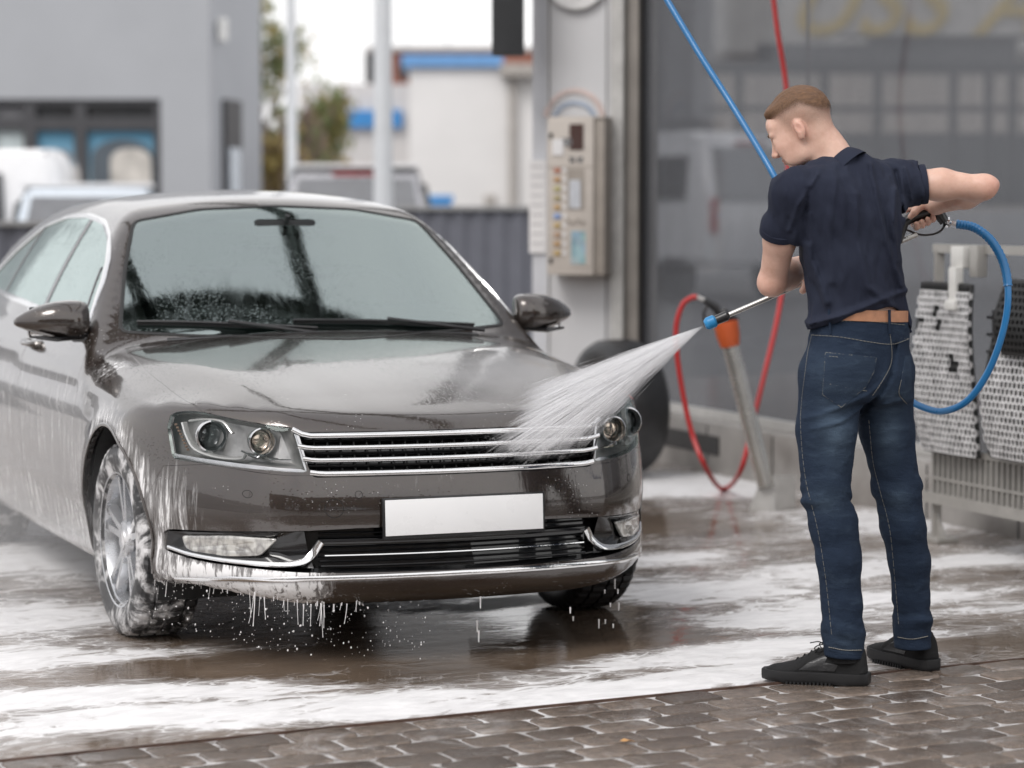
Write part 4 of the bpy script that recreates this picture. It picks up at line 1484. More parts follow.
# shopfront
fr0 = Yb + .12
def shopwin(x0, x1, y0, y1, m, name='window'):
    bm = bmesh.new()
    X0, X1, Z1, Z0 = xat(x0, fr0), xat(x1, fr0), zat(y0, fr0), zat(y1, fr0)
    th = .09
    for cc, ss in ((((X0 + X1) / 2, fr0, Z1 - th / 2), (X1 - X0, .16, th)), (((X0 + X1) / 2, fr0, Z0 + th / 2), (X1 - X0, .16, th)),
                   ((X0 + th / 2, fr0, (Z0 + Z1) / 2), (th, .16, Z1 - Z0 - 2 * th)), ((X1 - th / 2, fr0, (Z0 + Z1) / 2), (th, .16, Z1 - Z0 - 2 * th))):
        bx(bm, cc, ss)
    w = bpart(name, bm, M_winframe)
    bm = bmesh.new()
    bx(bm, ((X0 + X1) / 2, fr0 + .03, (Z0 + Z1) / 2), (X1 - X0 - 2 * th, .03, Z1 - Z0 - 2 * th))
    bpart('pane', bm, m, w)
    return w
t = NT('blue_poster'); v = t.coord('Generated')
sp = t.n('ShaderNodeSeparateXYZ'); t.l(v, sp.inputs[0])
M_poster = t.done(t.pbsdf(color=t.ramp(t.math('ADD', sp.outputs[2], t.math('MULTIPLY', t.noise(v, 4, 3), .25)), [(.1, (.45, .55, .60)), (.6, (.27, .42, .52)), (1, (.10, .28, .42))]), rough=.4))
M_paleposter = simple('pale_poster', (.55, .62, .63), .4)
for x0, x1, m in ((-140, -72, M_winglass), (-72, -8, M_winglass), (-8, 34, simple('grey_blind', (.17, .17, .18), .6)), (34, 84, M_winglass), (84, 163, M_winglass)):
    shopwin(x0, x1, 99, 124, m, 'transom')
for x0, x1, m in ((-140, -72, M_paleposter), (-72, -8, M_poster), (-8, 34, M_paleposter), (34, 84, M_poster), (84, 163, M_poster)):
    shopwin(x0, x1, 124, 205, m)
# arch-shaped poster: bluish ring with a pale car picture inside
bm = bmesh.new()
def archpoly(cx, z0, z1, w):
    return [(cx - w, z0)] + [(cx + w * math.cos(a), z1 - w * .6 + w * .6 * math.sin(a)) for a in np.linspace(PI, 0, 13)] + [(cx + w, z0)]
cx = xat(125, fr0)
prism(bm, archpoly(cx, .6, zat(139, fr0), .44), 'Y', fr0 - .02, fr0 + .005)
ar = bpart('arch_poster', bm, simple('poster_dark_ring', (.09, .11, .13), .5))  # dark bluish print of the arch ring
bm = bmesh.new()
prism(bm, archpoly(cx + .12, .65, zat(148, fr0), .30), 'Y', fr0 - .03, fr0 - .022)
bpart('poster_picture', bm, simple('poster_pale', (.55, .52, .48), .5, var=.4, nscale=3), ar)

# ---- vehicles parked beyond the fence
def vehicle(name, prof, width, X, Y, rz, paint, label, cat, wins, tail=True, rearwin=None):
    """prof: side outline (x, z) clockwise, front at +x; extruded across with tumblehome"""
    e = empty(name, (X, Y, 0), rz, label, cat, 'vehicles parked behind the wash bay')
    bm = bmesh.new()
    n = len(prof)
    secs = []
    zm = max(p[1] for p in prof)
    for yy, k in ((-1, .0), (-.97, .6), (-.86, 1), (0, 1.02), (.86, 1), (.97, .6), (1, .0)):
        ring = []
        cx = sum(p[0] for p in prof) / n; cz = sum(p[1] for p in prof) / n
        for (x, z) in prof:
            tum = 1 - .16 * max(0, (z - .95)) / max(.1, zm - .95)
            s = .93 + .07 * k
            ring.append(bm.verts.new((cx + (x - cx) * s, yy * width / 2 * tum, cz + (z - cz) * s)))
        secs.append(ring)
    for i in range(len(secs) - 1):
        for k in range(n): bm.faces.new((secs[i][k], secs[i][(k + 1) % n], secs[i + 1][(k + 1) % n], secs[i + 1][k]))
    bm.faces.new(secs[0]); bm.faces.new(secs[-1])
    bmesh.ops.recalc_face_normals(bm, faces=bm.faces)
    bmesh.ops.bevel(bm, geom=[ed for ed in bm.edges if ed.calc_face_angle(0) > .4], offset=.04, segments=2, affect='EDGES')
    from_bm('body', bm, paint, e, smooth=True, angle=40)
    for s in (-1, 1):
        for (x0, x1, z0, z1, sl) in wins:
            tum = 1 - .16 * max(0, ((z0 + z1) / 2 - .95)) / max(.1, zm - .95)
            bm = bmesh.new()
            yb = s * width / 2
            zz = [(x0, z0), (x1, z0), (x1 - sl, z1), (x0 + .05, z1)]
            A = []
            for (x, z) in zz:
                tm = 1 - .16 * max(0, (z - .95)) / max(.1, zm - .95)
                A.append(Vector((x, s * (width / 2 * tm * .985), z)))
            o1 = [bm.verts.new(a + Vector((0, s * .07, 0))) for a in A]
            o0 = [bm.verts.new(a - Vector((0, s * .02, 0))) for a in A]
            bm.faces.new(o1); bm.faces.new(o0)
            for k in range(4): bm.faces.new((o0[k], o0[(k + 1) % 4], o1[(k + 1) % 4], o1[k]))
            bmesh.ops.recalc_face_normals(bm, faces=bm.faces)
            from_bm('window', bm, M_winglass, e)
    if rearwin:
        x0, z0, x1, z1, w = rearwin
        bm = bmesh.new()
        d = Vector((x1 - x0, 0, z1 - z0)).normalized(); nn = Vector((-abs(d.z), 0, d.x if d.z > 0 else -d.x))
        pr = []
        for (x, z, ww) in ((x0, z0, w), (x1, z1, w * .88)):
            pr.append((Vector((x, -ww / 2, z)), Vector((x, ww / 2, z))))
        off = Vector((-.035, 0, .01))
        A = [pr[0][0], pr[0][1], pr[1][1], pr[1][0]]
        o1 = [bm.verts.new(a + off) for a in A]; o0 = [bm.verts.new(a - off) for a in A]
        bm.faces.new(o1); bm.faces.new(o0)
        for k in range(4): bm.faces.new((o0[k], o0[(k + 1) % 4], o1[(k + 1) % 4], o1[k]))
        bmesh.ops.recalc_face_normals(bm, faces=bm.faces)
        from_bm('rear_window', bm, simple('grey_tinted_glass', (.16, .165, .175), .15, coat=.8), e)
        if name == 'parked_hatchback': return_lamp = False
        bm = bmesh.new()
        bx(bm, (x1 - .02, 0, z1 + (.06 if name != 'parked_hatchback' else -.25)), (.08, w * .35, .035), bevel=.01)
        from_bm('brake_light', bm, simple('red_lamp', (.40, .03, .03), .3), e, smooth=True, angle=40)
    for s in (-1, 1):
        for xx in (prof_x(prof, .2), prof_x(prof, .8)):
            bm = bmesh.new()
            cyl(bm, (xx, s * (width / 2 - .2), .32), (xx, s * (width / 2 - .01), .32), .32, n=24)
            from_bm('wheel', bm, M_tyre, e, smooth=True, angle=40)
        bm = bmesh.new()
        xr_ = min(p[0] for p in prof)
        bx(bm, (xr_ + .06, s * (width / 2 - .13), .95), (.08, .14, .40), bevel=.03)
        from_bm('tail_lamp', bm, simple('red_lamp', (.40, .03, .03), .3), e, smooth=True, angle=40)
    return e
def prof_x(p, f):
    a, c = min(q[0] for q in p), max(q[0] for q in p)
    return a + (c - a) * f
VAN = [(-2.3, .35), (-2.35, 1.1), (-2.28, 1.90), (-2.18, 2.09), (.7, 2.09), (1.25, 1.35), (2.1, 1.15), (2.3, .8), (2.3, .35)]
vehicle('parked_van', VAN, 1.8, xat(-112, 32), 32, R(180), M_whitepaint, 'white van parked at the left edge in front of the grey building', 'van',
        [(-1.65, -.9, 1.2, 1.80, .05), (-.8, .2, 1.15, 1.75, .1), (.3, 1.1, 1.15, 1.7, .35)], rearwin=(-2.36, 1.1, -2.2, 1.72, 1.4))
HATCH = [(-2.0, .35), (-2.05, .95), (-1.85, 1.2), (-1.45, 1.58), (-.9, 1.645), (.2, 1.62), (.95, 1.2), (1.0, 1.05), (1.9, .95), (2.05, .65), (2.0, .35)]
vehicle('parked_hatchback', HATCH, 1.62, xat(93, 29.5), 29.5, R(98), M_bluepaint, 'pale blue car with white roof beside the white van', 'car',
        [(-1.5, -.7, 1.0, 1.45, .0), (-.6, .2, 1.0, 1.5, .2)], rearwin=(-2.0, 1.02, -1.62, 1.5, 1.35))
bm = bmesh.new()
SUV = [(-2.3, .4), (-2.35, 1.05), (-2.22, 1.35), (-1.95, 1.80), (-1.5, 1.90), (.4, 1.88), (1.1, 1.35), (1.2, 1.2), (2.2, 1.05), (2.35, .7), (2.3, .4)]
vehicle('parked_estate_car', SUV, 1.92, xat(353, 33.5), 34.5, R(93), M_silverp, 'silver car with grey rear window parked behind the sedan roof', 'car',
        [(-1.7, -.8, 1.2, 1.68, .0), (-.7, .3, 1.2, 1.7, .3)], rearwin=(-2.33, 1.12, -2.02, 1.74, 1.62))
# white roof skins for the two pale-roofed cars
def roofskin(parent, x0, x1, w, z):
    bm = bmesh.new()
    bx(bm, ((x0 + x1) / 2, 0, z), (x1 - x0, w, .05), bevel=.02)
    from_bm('roof_panel', bm, M_whitepaint, parent, smooth=True, angle=40)
roofskin(bpy.data.objects['parked_hatchback'], -1.35, .3, 1.42, 1.63)
roofskin(bpy.data.objects['parked_estate_car'], -1.9, .5, 1.58, 1.905)

# ---- sheet fence
def fence(A, B, z, label, seg=.18):
    e = empty('sheet_fence', (A[0], A[1], 0), 0, label, 'fence', 'grey sheet fence behind the bay')
    A, B = Vector((A[0], A[1], 0)), Vector((B[0], B[1], 0))
    d = (B - A); L = d.length; d.normalize(); n = Vector((-d.y, d.x, 0))
    bm = bmesh.new()
    k = int(L / seg)
    row = []
    for i in range(k * 4 + 1):
        u = L * i / (k * 4)
        off = (.0, .0, .03, .03)[i % 4]
        q = A + d * u + n * off
        row.append((bm.verts.new((q.x, q.y, 0.05)), bm.verts.new((q.x, q.y, z))))
    for i in range(len(row) - 1): bm.faces.new((row[i][0], row[i + 1][0], row[i + 1][1], row[i][1]))
    from_bm('fence_sheet', bm, M_fence, e, world_parent=True)
    bm = bmesh.new()
    c = (A + B) / 2
    bx(bm, (c.x, c.y, z + .02), (L, .08, .04), rot=math.atan2(d.y, d.x))
    from_bm('top_rail', bm, simple('fence_cap', (.30, .30, .30), .5), e, world_parent=True)
    for i in range(int(L / 2.5) + 1):
        q = A + d * min(L, i * 2.5) + n * .06
        bm = bmesh.new()
        bx(bm, (q.x, q.y, z / 2), (.06, .06, z))
        from_bm('fence_post', bm, M_fence, e, world_parent=True)
fence((-6.5, 19.5), (-1.2, 21.2), 1.255, 'dark grey sheet fence behind the sedan tail at the left edge')
fence((-1.1, 25.2), (1.2, 25.2), 1.37, 'grey corrugated fence between sedan mirror and steel column')

# ---- lamp posts
def post(px, Y, w0, w1, ztop, label):
    e = empty('lamp_post', (xat(px, Y), Y, 0), 0, label, 'lamp post', 'pale posts behind the sedan')
    bm = bmesh.new()
    sweep(bm, [(0, 0, 0.02), (0, 0, 1.0), (0, 0, ztop)], [w0, w0 * .97, w1], 16)
    from_bm('pole', bm, M_post, e, smooth=True, angle=50)
    bm = bmesh.new()
    sweep(bm, [(0, 0, ztop), (.1, 0, ztop + .3), (.9, 0, ztop + .45)], [w1 * .8, .04, .035], 8)
    from_bm('lamp_arm', bm, M_post, e, smooth=True)
    bm = bmesh.new()
    bx(bm, (1.15, 0, ztop + .44), (.6, .22, .09), bevel=.03)
    from_bm('lamp_head', bm, M_galv, e, smooth=True, angle=40)
post(384, 27, .105, .075, 7.5, 'thicker pale post in front of the white building and silver car')
post(293, 34, .075, .055, 7.0, 'thinner white post before the autumn tree, left of the silver car')

# ---- white industrial building with blue roof stripe
Yw = 60.0
e = empty('white_building', (xat(470, Yw), Yw, 0), 0, 'white industrial building with blue roof stripe behind the fence', 'building')
def wp(name, c, s, m, **k):
    bm = bmesh.new(); bx(bm, c, s, **k); return from_bm(name, bm, m, e, world_parent=True)
x0, x1 = xat(410, Yw), xat(640, Yw)
z1 = zat(66, Yw)
wp('wall', ((x0 + x1) / 2, Yw + 5, z1 / 2), (x1 - x0, 10, z1), M_white)
wp('roof_stripe', (xat(453, Yw), Yw + 4.9, z1 + .12), (xat(503, Yw) - xat(403, Yw), 10.1, .27), simple('pale_blue_fascia', (.16, .36, .68), .5))
wp('rain_pipe', (xat(512, Yw), Yw - .12, z1 / 2 + .2), (.16, .16, z1 - .3), simple('beige_pipe', (.42, .39, .36), .6))
wp('eaves', (xat(520, Yw), Yw - .2, z1 - .1), (.9, .5, .28), simple('beige_pipe', (.42, .39, .36), .6))
wp('side_door', (xat(490, Yw), Yw - .03, 1.1), (.25, .08, 1.1), simple('beige_pipe', (.42, .39, .36), .6))
Yl = 66.0
e = empty('low_white_building', (xat(360, Yl), Yl, 0), 0, 'lower white building with a blue sign, left of the striped one', 'building')
z2 = zat(84, Yl)
wp('wall', ((xat(300, Yl) + xat(416, Yl)) / 2, Yl + 4, z2 / 2), (xat(416, Yl) - xat(300, Yl), 8, z2), simple('white_render_dull', (.62, .60, .59), .8, var=.05))
wp('blue_sign', (xat(370, Yl - .2), Yl - .1, zat(119, Yl)), (xat(403, Yl) - xat(338, Yl), .18, .43), M_bluesign)
Yr = 80.0
e = empty('brick_building', (xat(440, Yr), Yr, 0), 0, 'red brick building rising behind the white roofs', 'building')
z3 = zat(52, Yr)
wp('wall', ((xat(368, Yr) + xat(640, Yr)) / 2, Yr + 5, z3 / 2), (xat(640, Yr) - xat(368, Yr), 10, z3), M_brick)
wp('roof_edge', ((xat(368, Yr) + xat(640, Yr)) / 2, Yr + 5, z3 + .08), (xat(640, Yr) - xat(366, Yr), 10.2, .15), simple('grey_coping', (.35, .33, .32), .7))
wp('window', (xat(372, Yr), Yr - .05, zat(68, Yr)), (.35, .1, .9), M_winframe)
wp('window', (xat(404, Yr), Yr - .05, zat(68, Yr)), (.3, .1, .6), M_winframe)
for px, h_ in ((402, 18), (445, 26), (468, 14)):
    bm = bmesh.new(); sweep(bm, [(xat(px, Yr), Yr + 4, z3), (xat(px, Yr), Yr + 4, z3 + h_ * .03)], .04, 6)
    from_bm('roof_mast', bm, M_post, e, world_parent=True)
# blue bin
q = at(441, 200, 40)
e = empty('blue_bin', (q.x, 40, 0), 0, 'blue container in front of the white building wall', 'container')
bm = bmesh.new(); bx(bm, (0, 0, .75), (.34, .34, 1.45), bevel=.03); from_bm('bin_body', bm, M_bluesign, e, smooth=True, angle=40)
bm = bmesh.new(); bx(bm, (0, 0, 1.52), (.38, .38, .10), bevel=.02); from_bm('bin_lid', bm, simple('blue_lid', (.10, .32, .66), .5), e, smooth=True, angle=40)

# ---- trees: branching trunks with leaf-sized faces
def tree(X, Y, H, spread, seed, leafc, nleaf, label, trunkh=.25, dens_=1.0, group='trees between the buildings', lsize=.09):
    rnd = random.Random(seed)
    e = empty('autumn_tree', (X, Y, 0), 0, label, 'tree', group)
    bm = bmesh.new()
    tips = []
    def branch(p, d, L, r, lv):
        pts = [p]; dd = d.copy()
        for k in range(5):
            dd = (dd + Vector((rnd.uniform(-.18, .18), rnd.uniform(-.18, .18), rnd.uniform(-.02, .14)))).normalized()
            pts.append(pts[-1] + dd * L / 5)
        sweep(bm, pts, [r * (1 - .13 * k) for k in range(6)], 6, cap=False)
        if lv == 0:
            tips.extend(pts[2:]); return
        for k in range(rnd.choice((3, 4, 4)) if lv > 1 else 4):
            i = rnd.choice((2, 3, 4, 5))
            a = rnd.uniform(0, 2 * PI)
            nd = (dd * rnd.uniform(.5, 1) + Vector((math.cos(a), math.sin(a), rnd.uniform(.0, .7))) * rnd.uniform(.5, 1.0) * spread).normalized()
            branch(pts[i], nd, L * rnd.uniform(.55, .8), r * .5, lv - 1)
        if lv <= 2: tips.extend(pts[3:])
    branch(Vector((0, 0, 0)), Vector((0, 0, 1)), H * trunkh + .3, .09 * H / 4, 4)
    from_bm('trunk', bm, simple('grey_bark', (.22, .19, .17), .9), e, smooth=True)
    zmax = max(t.z for t in tips)
    V, Fc, mi = [], [], []
    for k in range(nleaf):
        t_ = rnd.choice(tips)
        p = t_ + Vector((rnd.gauss(0, .13), rnd.gauss(0, .13), rnd.gauss(0, .13)))
        s = lsize * rnd.uniform(.5, 1.2)
        a = Vector((rnd.gauss(0, 1), rnd.gauss(0, 1), rnd.gauss(0, 1))).normalized()
        c_ = a.cross(Vector((rnd.gauss(0, 1), rnd.gauss(0, 1), rnd.gauss(0, 1)))).normalized()
        i = len(V)
        V += [p - a * s, p + c_ * s * .5, p + a * s, p - c_ * s * .5]
        Fc.append((i, i + 1, i + 2, i + 3))
    me = bpy.data.meshes.new('crown'); me.from_pydata([tuple(v) for v in V], [], Fc)
    for m in leafc: me.materials.append(m)
    me.polygons.foreach_set('material_index', [rnd.randrange(len(leafc)) for _ in Fc])
    o = bpy.data.objects.new('crown', me); link(o, e)
    e.scale = (1, 1, H / zmax)
    return e
def leaf(name, c):
    t = NT(name)
    d = t.n('ShaderNodeBsdfDiffuse', {'Color': (*c, 1)}); tr = t.n('ShaderNodeBsdfTranslucent', {'Color': (*c, 1)})
    mx = t.n('ShaderNodeMixShader', {'Fac': .45}); t.l(d.outputs[0], mx.inputs[1]); t.l(tr.outputs[0], mx.inputs[2])
    return t.done(mx)
LG, LY, LB, LD = leaf('leaf_green', (.32, .37, .19)), leaf('leaf_yellow', (.55, .45, .20)), leaf('leaf_brown', (.38, .29, .24)), leaf('leaf_dark', (.09, .12, .06))
tree(xat(280, 45), 45, 5.6, .9, 3, [LG, LG, LY], 2300, 'sparse tall tree with green leaves right of the grey building', trunkh=.3)
tree(xat(318, 48), 48, 3.4, 1.1, 8, [LG, LB, LY, LG], 3400, 'bushy green tree behind the thin white post', trunkh=.2)
tree(xat(272, 42), 42, 2.3, 1.3, 9, [LY, LB, LY], 2600, 'low yellow autumn bush at the corner of the grey building', trunkh=.12)
tree(xat(300, 44), 44, 2.5, 1.3, 12, [LB, LB, LG], 3000, 'brown autumn bush between yellow bush and silver car', trunkh=.12)
tree(xat(340, 50), 50, 2.4, 1.3, 13, [LB, LB, LY], 2600, 'brown bush below the blue sign', trunkh=.12)

# ---- steel column of the wash bay with pay terminal
Yc = 15.0
PN = Vector((-math.sin(R(16)), -math.cos(R(16)), 0))       # outward normal of the main face
PD = Vector((math.cos(R(16)), -math.sin(R(16)), 0))        # to the right along it
A0 = Vector((xat(546, Yc), Yc, 0))
def hit(px, A=A0, d=PD):
    # point on the line A + d*s seen at pixel column px
    k = (px - 512) / FPX / math.cos(PITCH)
    s = (k * A.y - A.x) / (d.x - k * d.y)
    return A + d * s
colm = empty('steel_column', (A0.x + .3, A0.y, 0), 0, 'tall brushed steel column of the wash bay with round white sign', 'column')
B0 = hit(610)
ang = math.atan2(PD.y, PD.x)
def cp(name, c, s, m, parent=colm, rot=ang, **k):
    bm = bmesh.new(); bx(bm, c, s, rot=rot, **k); return from_bm(name, bm, m, parent, world_parent=True, smooth=bool(k.get('bevel')), angle=40)
w = (B0 - A0).length
c = (A0 + B0) / 2 - PN * .25
HC = 5.0
cp('front_panel', (c.x, c.y, HC / 2), (w, .5, HC), M_colpan)
# left cheek, seen as a paler strip
L0 = hit(529)
c = (L0 + A0) / 2 - PN * .30
cp('side_panel', (c.x, c.y, HC / 2), ((A0 - L0).length - .012, .5, HC), simple('column_side', (.62, .63, .66), .4, .1, var=.04))
# corner profiles on the right
C0, C1, C2 = hit(611), hit(624), hit(638)
c = (C0 + C1) / 2 - PN * .2
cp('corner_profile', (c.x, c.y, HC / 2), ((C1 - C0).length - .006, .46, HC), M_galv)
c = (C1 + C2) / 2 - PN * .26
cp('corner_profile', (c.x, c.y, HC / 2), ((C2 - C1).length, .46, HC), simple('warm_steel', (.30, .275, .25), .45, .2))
# rivets / seams
for px in (549, 606):
    q = hit(px)
    cp('seam', (q.x + PN.x * .002, q.y + PN.y * .002, HC / 2), (.006, .006, HC), simple('seam_dark', (.10, .095, .09), .6))
# round white sign at the top
bm = bmesh.new()
q = hit(577) + PN * .02
cyl(bm, Vector((q.x, q.y, zat(-22, Yc))), Vector((q.x, q.y, zat(-22, Yc))) + PN * .02, .185, n=40)
rs = from_bm('round_sign', bm, simple('sign_white', (.82, .81, .80), .4), colm, world_parent=True, smooth=True, angle=40)
bm = bmesh.new()
q2 = q + PN * .021
cyl(bm, Vector((q2.x, q2.y, zat(-22, Yc))), Vector((q2.x, q2.y, zat(-22, Yc))) + PN * .003, .12, n=32)
from_bm('sign_symbol', bm, simple('sign_grey', (.60, .55, .50), .5), rs, world_parent=True, smooth=True, angle=40)
# faded decal above the terminal: a pale arch
bm = bmesh.new()
q = hit(574)
pts = [q + PD * (.17 * math.cos(a)) + PN * .003 + Vector((0, 0, zat(120, Yc) + .17 * math.sin(a))) for a in np.linspace(.1, PI - .1, 15)]
sweep(bm, pts, .020, 6, flat=.1)
from_bm('decal', bm, simple('decal_pale', (.55, .45, .42), .5), colm, world_parent=True, smooth=True)
bm = bmesh.new()
pts = [q + PD * (.12 * math.cos(a)) + PN * .003 + Vector((0, 0, zat(120, Yc) + .10 * math.sin(a))) for a in np.linspace(.1, PI - .1, 15)]
sweep(bm, pts, .018, 6, flat=.1)
from_bm('decal', bm, simple('decal_blue', (.33, .38, .46), .5), colm, world_parent=True, smooth=True)
# white instruction sheet on the cheek
def face_box(name, px0, px1, py0, py1, out, th, m, parent, A=A0, d=PD, nn=PN, bev=0.0, cols=None):
    a, c_ = hit(px0, A + nn * out, d), hit(px1, A + nn * out, d)
    z1_, z0_ = zat(py0, (a.y + c_.y) / 2), zat(py1, (a.y + c_.y) / 2)
    m_ = (a + c_) / 2 - nn * (th / 2)
    bm = bmesh.new()
    bx(bm, (m_.x, m_.y, (z0_ + z1_) / 2), ((c_ - a).length, th, z1_ - z0_), rot=math.atan2(d.y, d.x), bevel=bev)
    return from_bm(name, bm, m, parent, world_parent=True, smooth=bev > 0, angle=40)
M_sheet = simple('paper_white', (.80, .79, .79), .6, var=.02)
M_ink = simple('print_grey', (.45, .44, .45), .6)
ns = face_box('instruction_sheet', 529, 545.5, 160, 253, -.030, .012, M_sheet, colm)
for k in range(9): face_box('printed_line', 531, 543.5, 166 + k * 9.6, 167.1 + k * 9.6, -.028, .004, M_ink, ns)

# pay terminal, its own thing
q = hit(570)
term = empty('payment_terminal', (q.x, q.y, zat(275, Yc)), 0, 'beige steel payment terminal with buttons mounted on the column', 'terminal')
TD = PD; TN = PN
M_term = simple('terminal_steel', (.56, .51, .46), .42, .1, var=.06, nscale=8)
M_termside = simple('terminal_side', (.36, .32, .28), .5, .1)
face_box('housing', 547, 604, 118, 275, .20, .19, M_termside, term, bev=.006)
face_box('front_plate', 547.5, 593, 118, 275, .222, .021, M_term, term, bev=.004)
face_box('top_lip', 549, 604, 116.5, 118.2, .21, .18, M_term, term)
face_box('display', 569, 583, 124, 150, .226, .005, simple('display_dark', (.085, .05, .045), .15, coat=1), term)
face_box('card_slot', 552, 563, 139, 155, .230, .009, M_sheet, term)
face_box('slot_shade', 560, 571, 138, 146, .227, .006, M_silver, term)
for px in (569, 577): face_box('coin_slot', px, px + 5, 157, 162, .228, .007, M_silver, term)
face_box('divider', 548, 592, 166.5, 167.8, .224, .003, M_termside, term)
mm = face_box('receipt_window', 567, 584, 169, 210, .225, .004, M_termside, term)
face_box('screen', 569, 580, 180, 208, .229, .005, simple('pale_screen', (.60, .62, .66), .25, coat=.8, var=.15, nscale=20), mm)
face_box('coin_tray', 570, 589, 229, 266, .226, .006, M_term, term)
t = NT('sticker_sheet'); v = t.coord('Object')
nz = t.n('ShaderNodeTexVoronoi', {'Vector': v, 'Scale': 22.0}).outputs['Color']
hs = t.n('ShaderNodeHueSaturation', {'Saturation': .3, 'Value': .8, 'Color': nz})
M_stick = t.done(t.pbsdf(color=t.mixc(.70, hs.outputs[0], (.20, .38, .46)), rough=.4))
face_box('sticker', 571, 585, 231, 264, .229, .004, M_stick, term)
cols = [(.50, .22, .15), (.50, .30, .14), (.5, .45, .2), (.45, .38, .2), (.5, .33, .15), (.22, .33, .6), (.5, .36, .15), (.45, .3, .2), (.48, .3, .14), (.5, .35, .14)]
for k, cc in enumerate(cols):
    y0 = 168 + k * 9.2
    face_box('button', 553.5, 560, y0, y0 + 4.6, .231, .010, simple('button_%s' % 'abcdefghij'[k], cc, .3), term, bev=.002)
    face_box('button_label', 562, 565.5, y0, y0 + 4, .2255, .003, M_sheet, term)
for k in range(4): face_box('keyhole', 566 + k * 5, 569 + k * 5, 219 + (k % 2) * 2, 223 + (k % 2) * 2, .228, .006, M_termside, term)
for yy in (133, 258): face_box('lock', 549, 551.8, yy, yy + 5, .230, .01, M_dark_cav, term)

# dark hanging panel at top
q = at(508, 20, 14.6)
bm = bmesh.new()
zb = zat(54, 14.6)
bx(bm, (q.x, 14.75, (zb + 5) / 2), ((525 - 491) / FPX * 14.6 - .01, .22, 5 - zb), bevel=.008)
o = from_bm('hanging_panel', bm, simple('anthracite_panel', (.045, .047, .05), .5), smooth=True, angle=40)
tag(o, 'dark anthracite panel hanging left of the steel column top', 'panel')

# ---- glass partition of the bay
W0 = hit(640) - PN * .05
t = NT('hazy_partition_film')
v = t.coord('Object')
m1 = t.n('ShaderNodeMapping'); t.l(v, m1.inputs[0]); m1.inputs['Scale'].default_value = (1, 1, .25)
st = t.noise(m1.outputs[0], 3.0, 6, .65)
gl = t.n('ShaderNodeBsdfGlossy', {'Roughness': .10, 'Color': (.8, .82, .85, 1)})
df = t.n('ShaderNodeBsdfDiffuse', {'Color': (.155, .16, .172, 1)})
tr = t.n('ShaderNodeBsdfTransparent', {'Color': (.80, .81, .83, 1)})
mxa = t.n('ShaderNodeMixShader'); t.l(t.ramp(st, [(.3, .42), (.7, .50)]), mxa.inputs[0]); t.l(tr.outputs[0], mxa.inputs[1]); t.l(df.outputs[0], mxa.inputs[2])
mxb = t.n('ShaderNodeMixShader', {'Fac': .05}); t.l(mxa.outputs[0], mxb.inputs[1]); t.l(gl.outputs[0], mxb.inputs[2])
M_part = t.done(mxb)
wl = empty('bay_partition', (W0.x, W0.y, 0), 0, 'grey translucent partition wall of the wash bay behind the man', 'partition')
LW = 7.5
wang = math.atan2(FW.y, FW.x)
zk = .27
def wbox(name, s0, s1, z0, z1, th, off, m, parent=wl, bev=0.0):
    c_ = W0 + FW * ((s0 + s1) / 2) - LF * off
    bm = bmesh.new()
    bx(bm, (c_.x, c_.y, (z0 + z1) / 2), (s1 - s0, th, z1 - z0), rot=wang, bevel=bev)
    return from_bm(name, bm, m, parent, world_parent=True, smooth=bev > 0, angle=40)
wbox('translucent_panel', 0.05, LW, zk + .04, 4.6, .006, 0, M_part)
wbox('edge_profile', 0, .05, 0, 4.6, .06, 0, M_black)
wbox('bottom_rail', 0, LW, zk, zk + .045, .07, .0, M_galv)
t = NT('wet_kerb_concrete'); v = t.coord('Object')
n1 = t.noise(v, 3, 6, .6)
M_kerb = t.done(t.pbsdf(color=t.ramp(n1, [(.3, (.20, .185, .17)), (.7, (.38, .36, .34))]), rough=.3, normal=t.bump(t.noise(v, 50, 4), .3, .004)))
kb = wbox('concrete_kerb', -.6, LW, -.02, zk - .002, .30, 0, M_kerb, bev=.01)
for k in range(10): wbox('kerb_joint', .4 + k * .75, .41 + k * .75, 0, zk - .02, .306, .0, M_black, kb)
wbox('drain_channel', .2, 1.3, .10, .20, .312, .0, M_black, kb)

# things seen through the partition: a white estate car, a gantry and a lettered banner
vv = vehicle('estate_behind_glass', SUV, 1.85, xat(672, 40), 40, R(120), M_whitepaint, 'white car seen dimly through the grey partition', 'car',
        [(-1.7, -.8, 1.15, 1.62, .0), (-.7, .3, 1.15, 1.65, .3)], rearwin=(-2.33, 1.12, -2.02, 1.7, 1.5))
vv.scale = (1, 1, 1.32)
Yg = 44.0
gn = empty('steel_gantry', (xat(850, Yg), Yg, 0), 0, 'dark steel frame shelter seen dimly through the partition', 'shelter')
M_dsteel = simple('dark_steel_frame', (.03, .03, .033), .6)
def gbox(name, px0, px1, py0, py1, Y=Yg, th=.12, m=M_dsteel, parent=gn):
    X0, X1, Z1, Z0 = xat(px0, Y), xat(px1, Y), zat(py0, Y), zat(py1, Y)
    bm = bmesh.new(); bx(bm, ((X0 + X1) / 2, Y, (Z0 + Z1) / 2), (X1 - X0, th, Z1 - Z0))
    return from_bm(name, bm, m, parent, world_parent=True)
gbox('roof_beam', 700, 1100, 62, 74, th=.2)
gbox('upper_panel', 865, 1012, 37, 62, m=simple('mid_grey_sheet', (.10, .10, .105), .6))
gbox('upper_panel', 755, 865, 44, 62, m=simple('mid_grey_sheet', (.10, .10, .105), .6))
gbox('upper_rail', 838, 1060, 35.5, 38.5, Y=Yg - .15)
for px in (737, 822, 875, 950, 985, 1009, 1050): gbox('upright', px - 4, px + 4, 74, 205, Y=Yg - .02)
gbox('mid_rail', 700, 1100, 106, 112, Y=Yg - .2, th=.08)
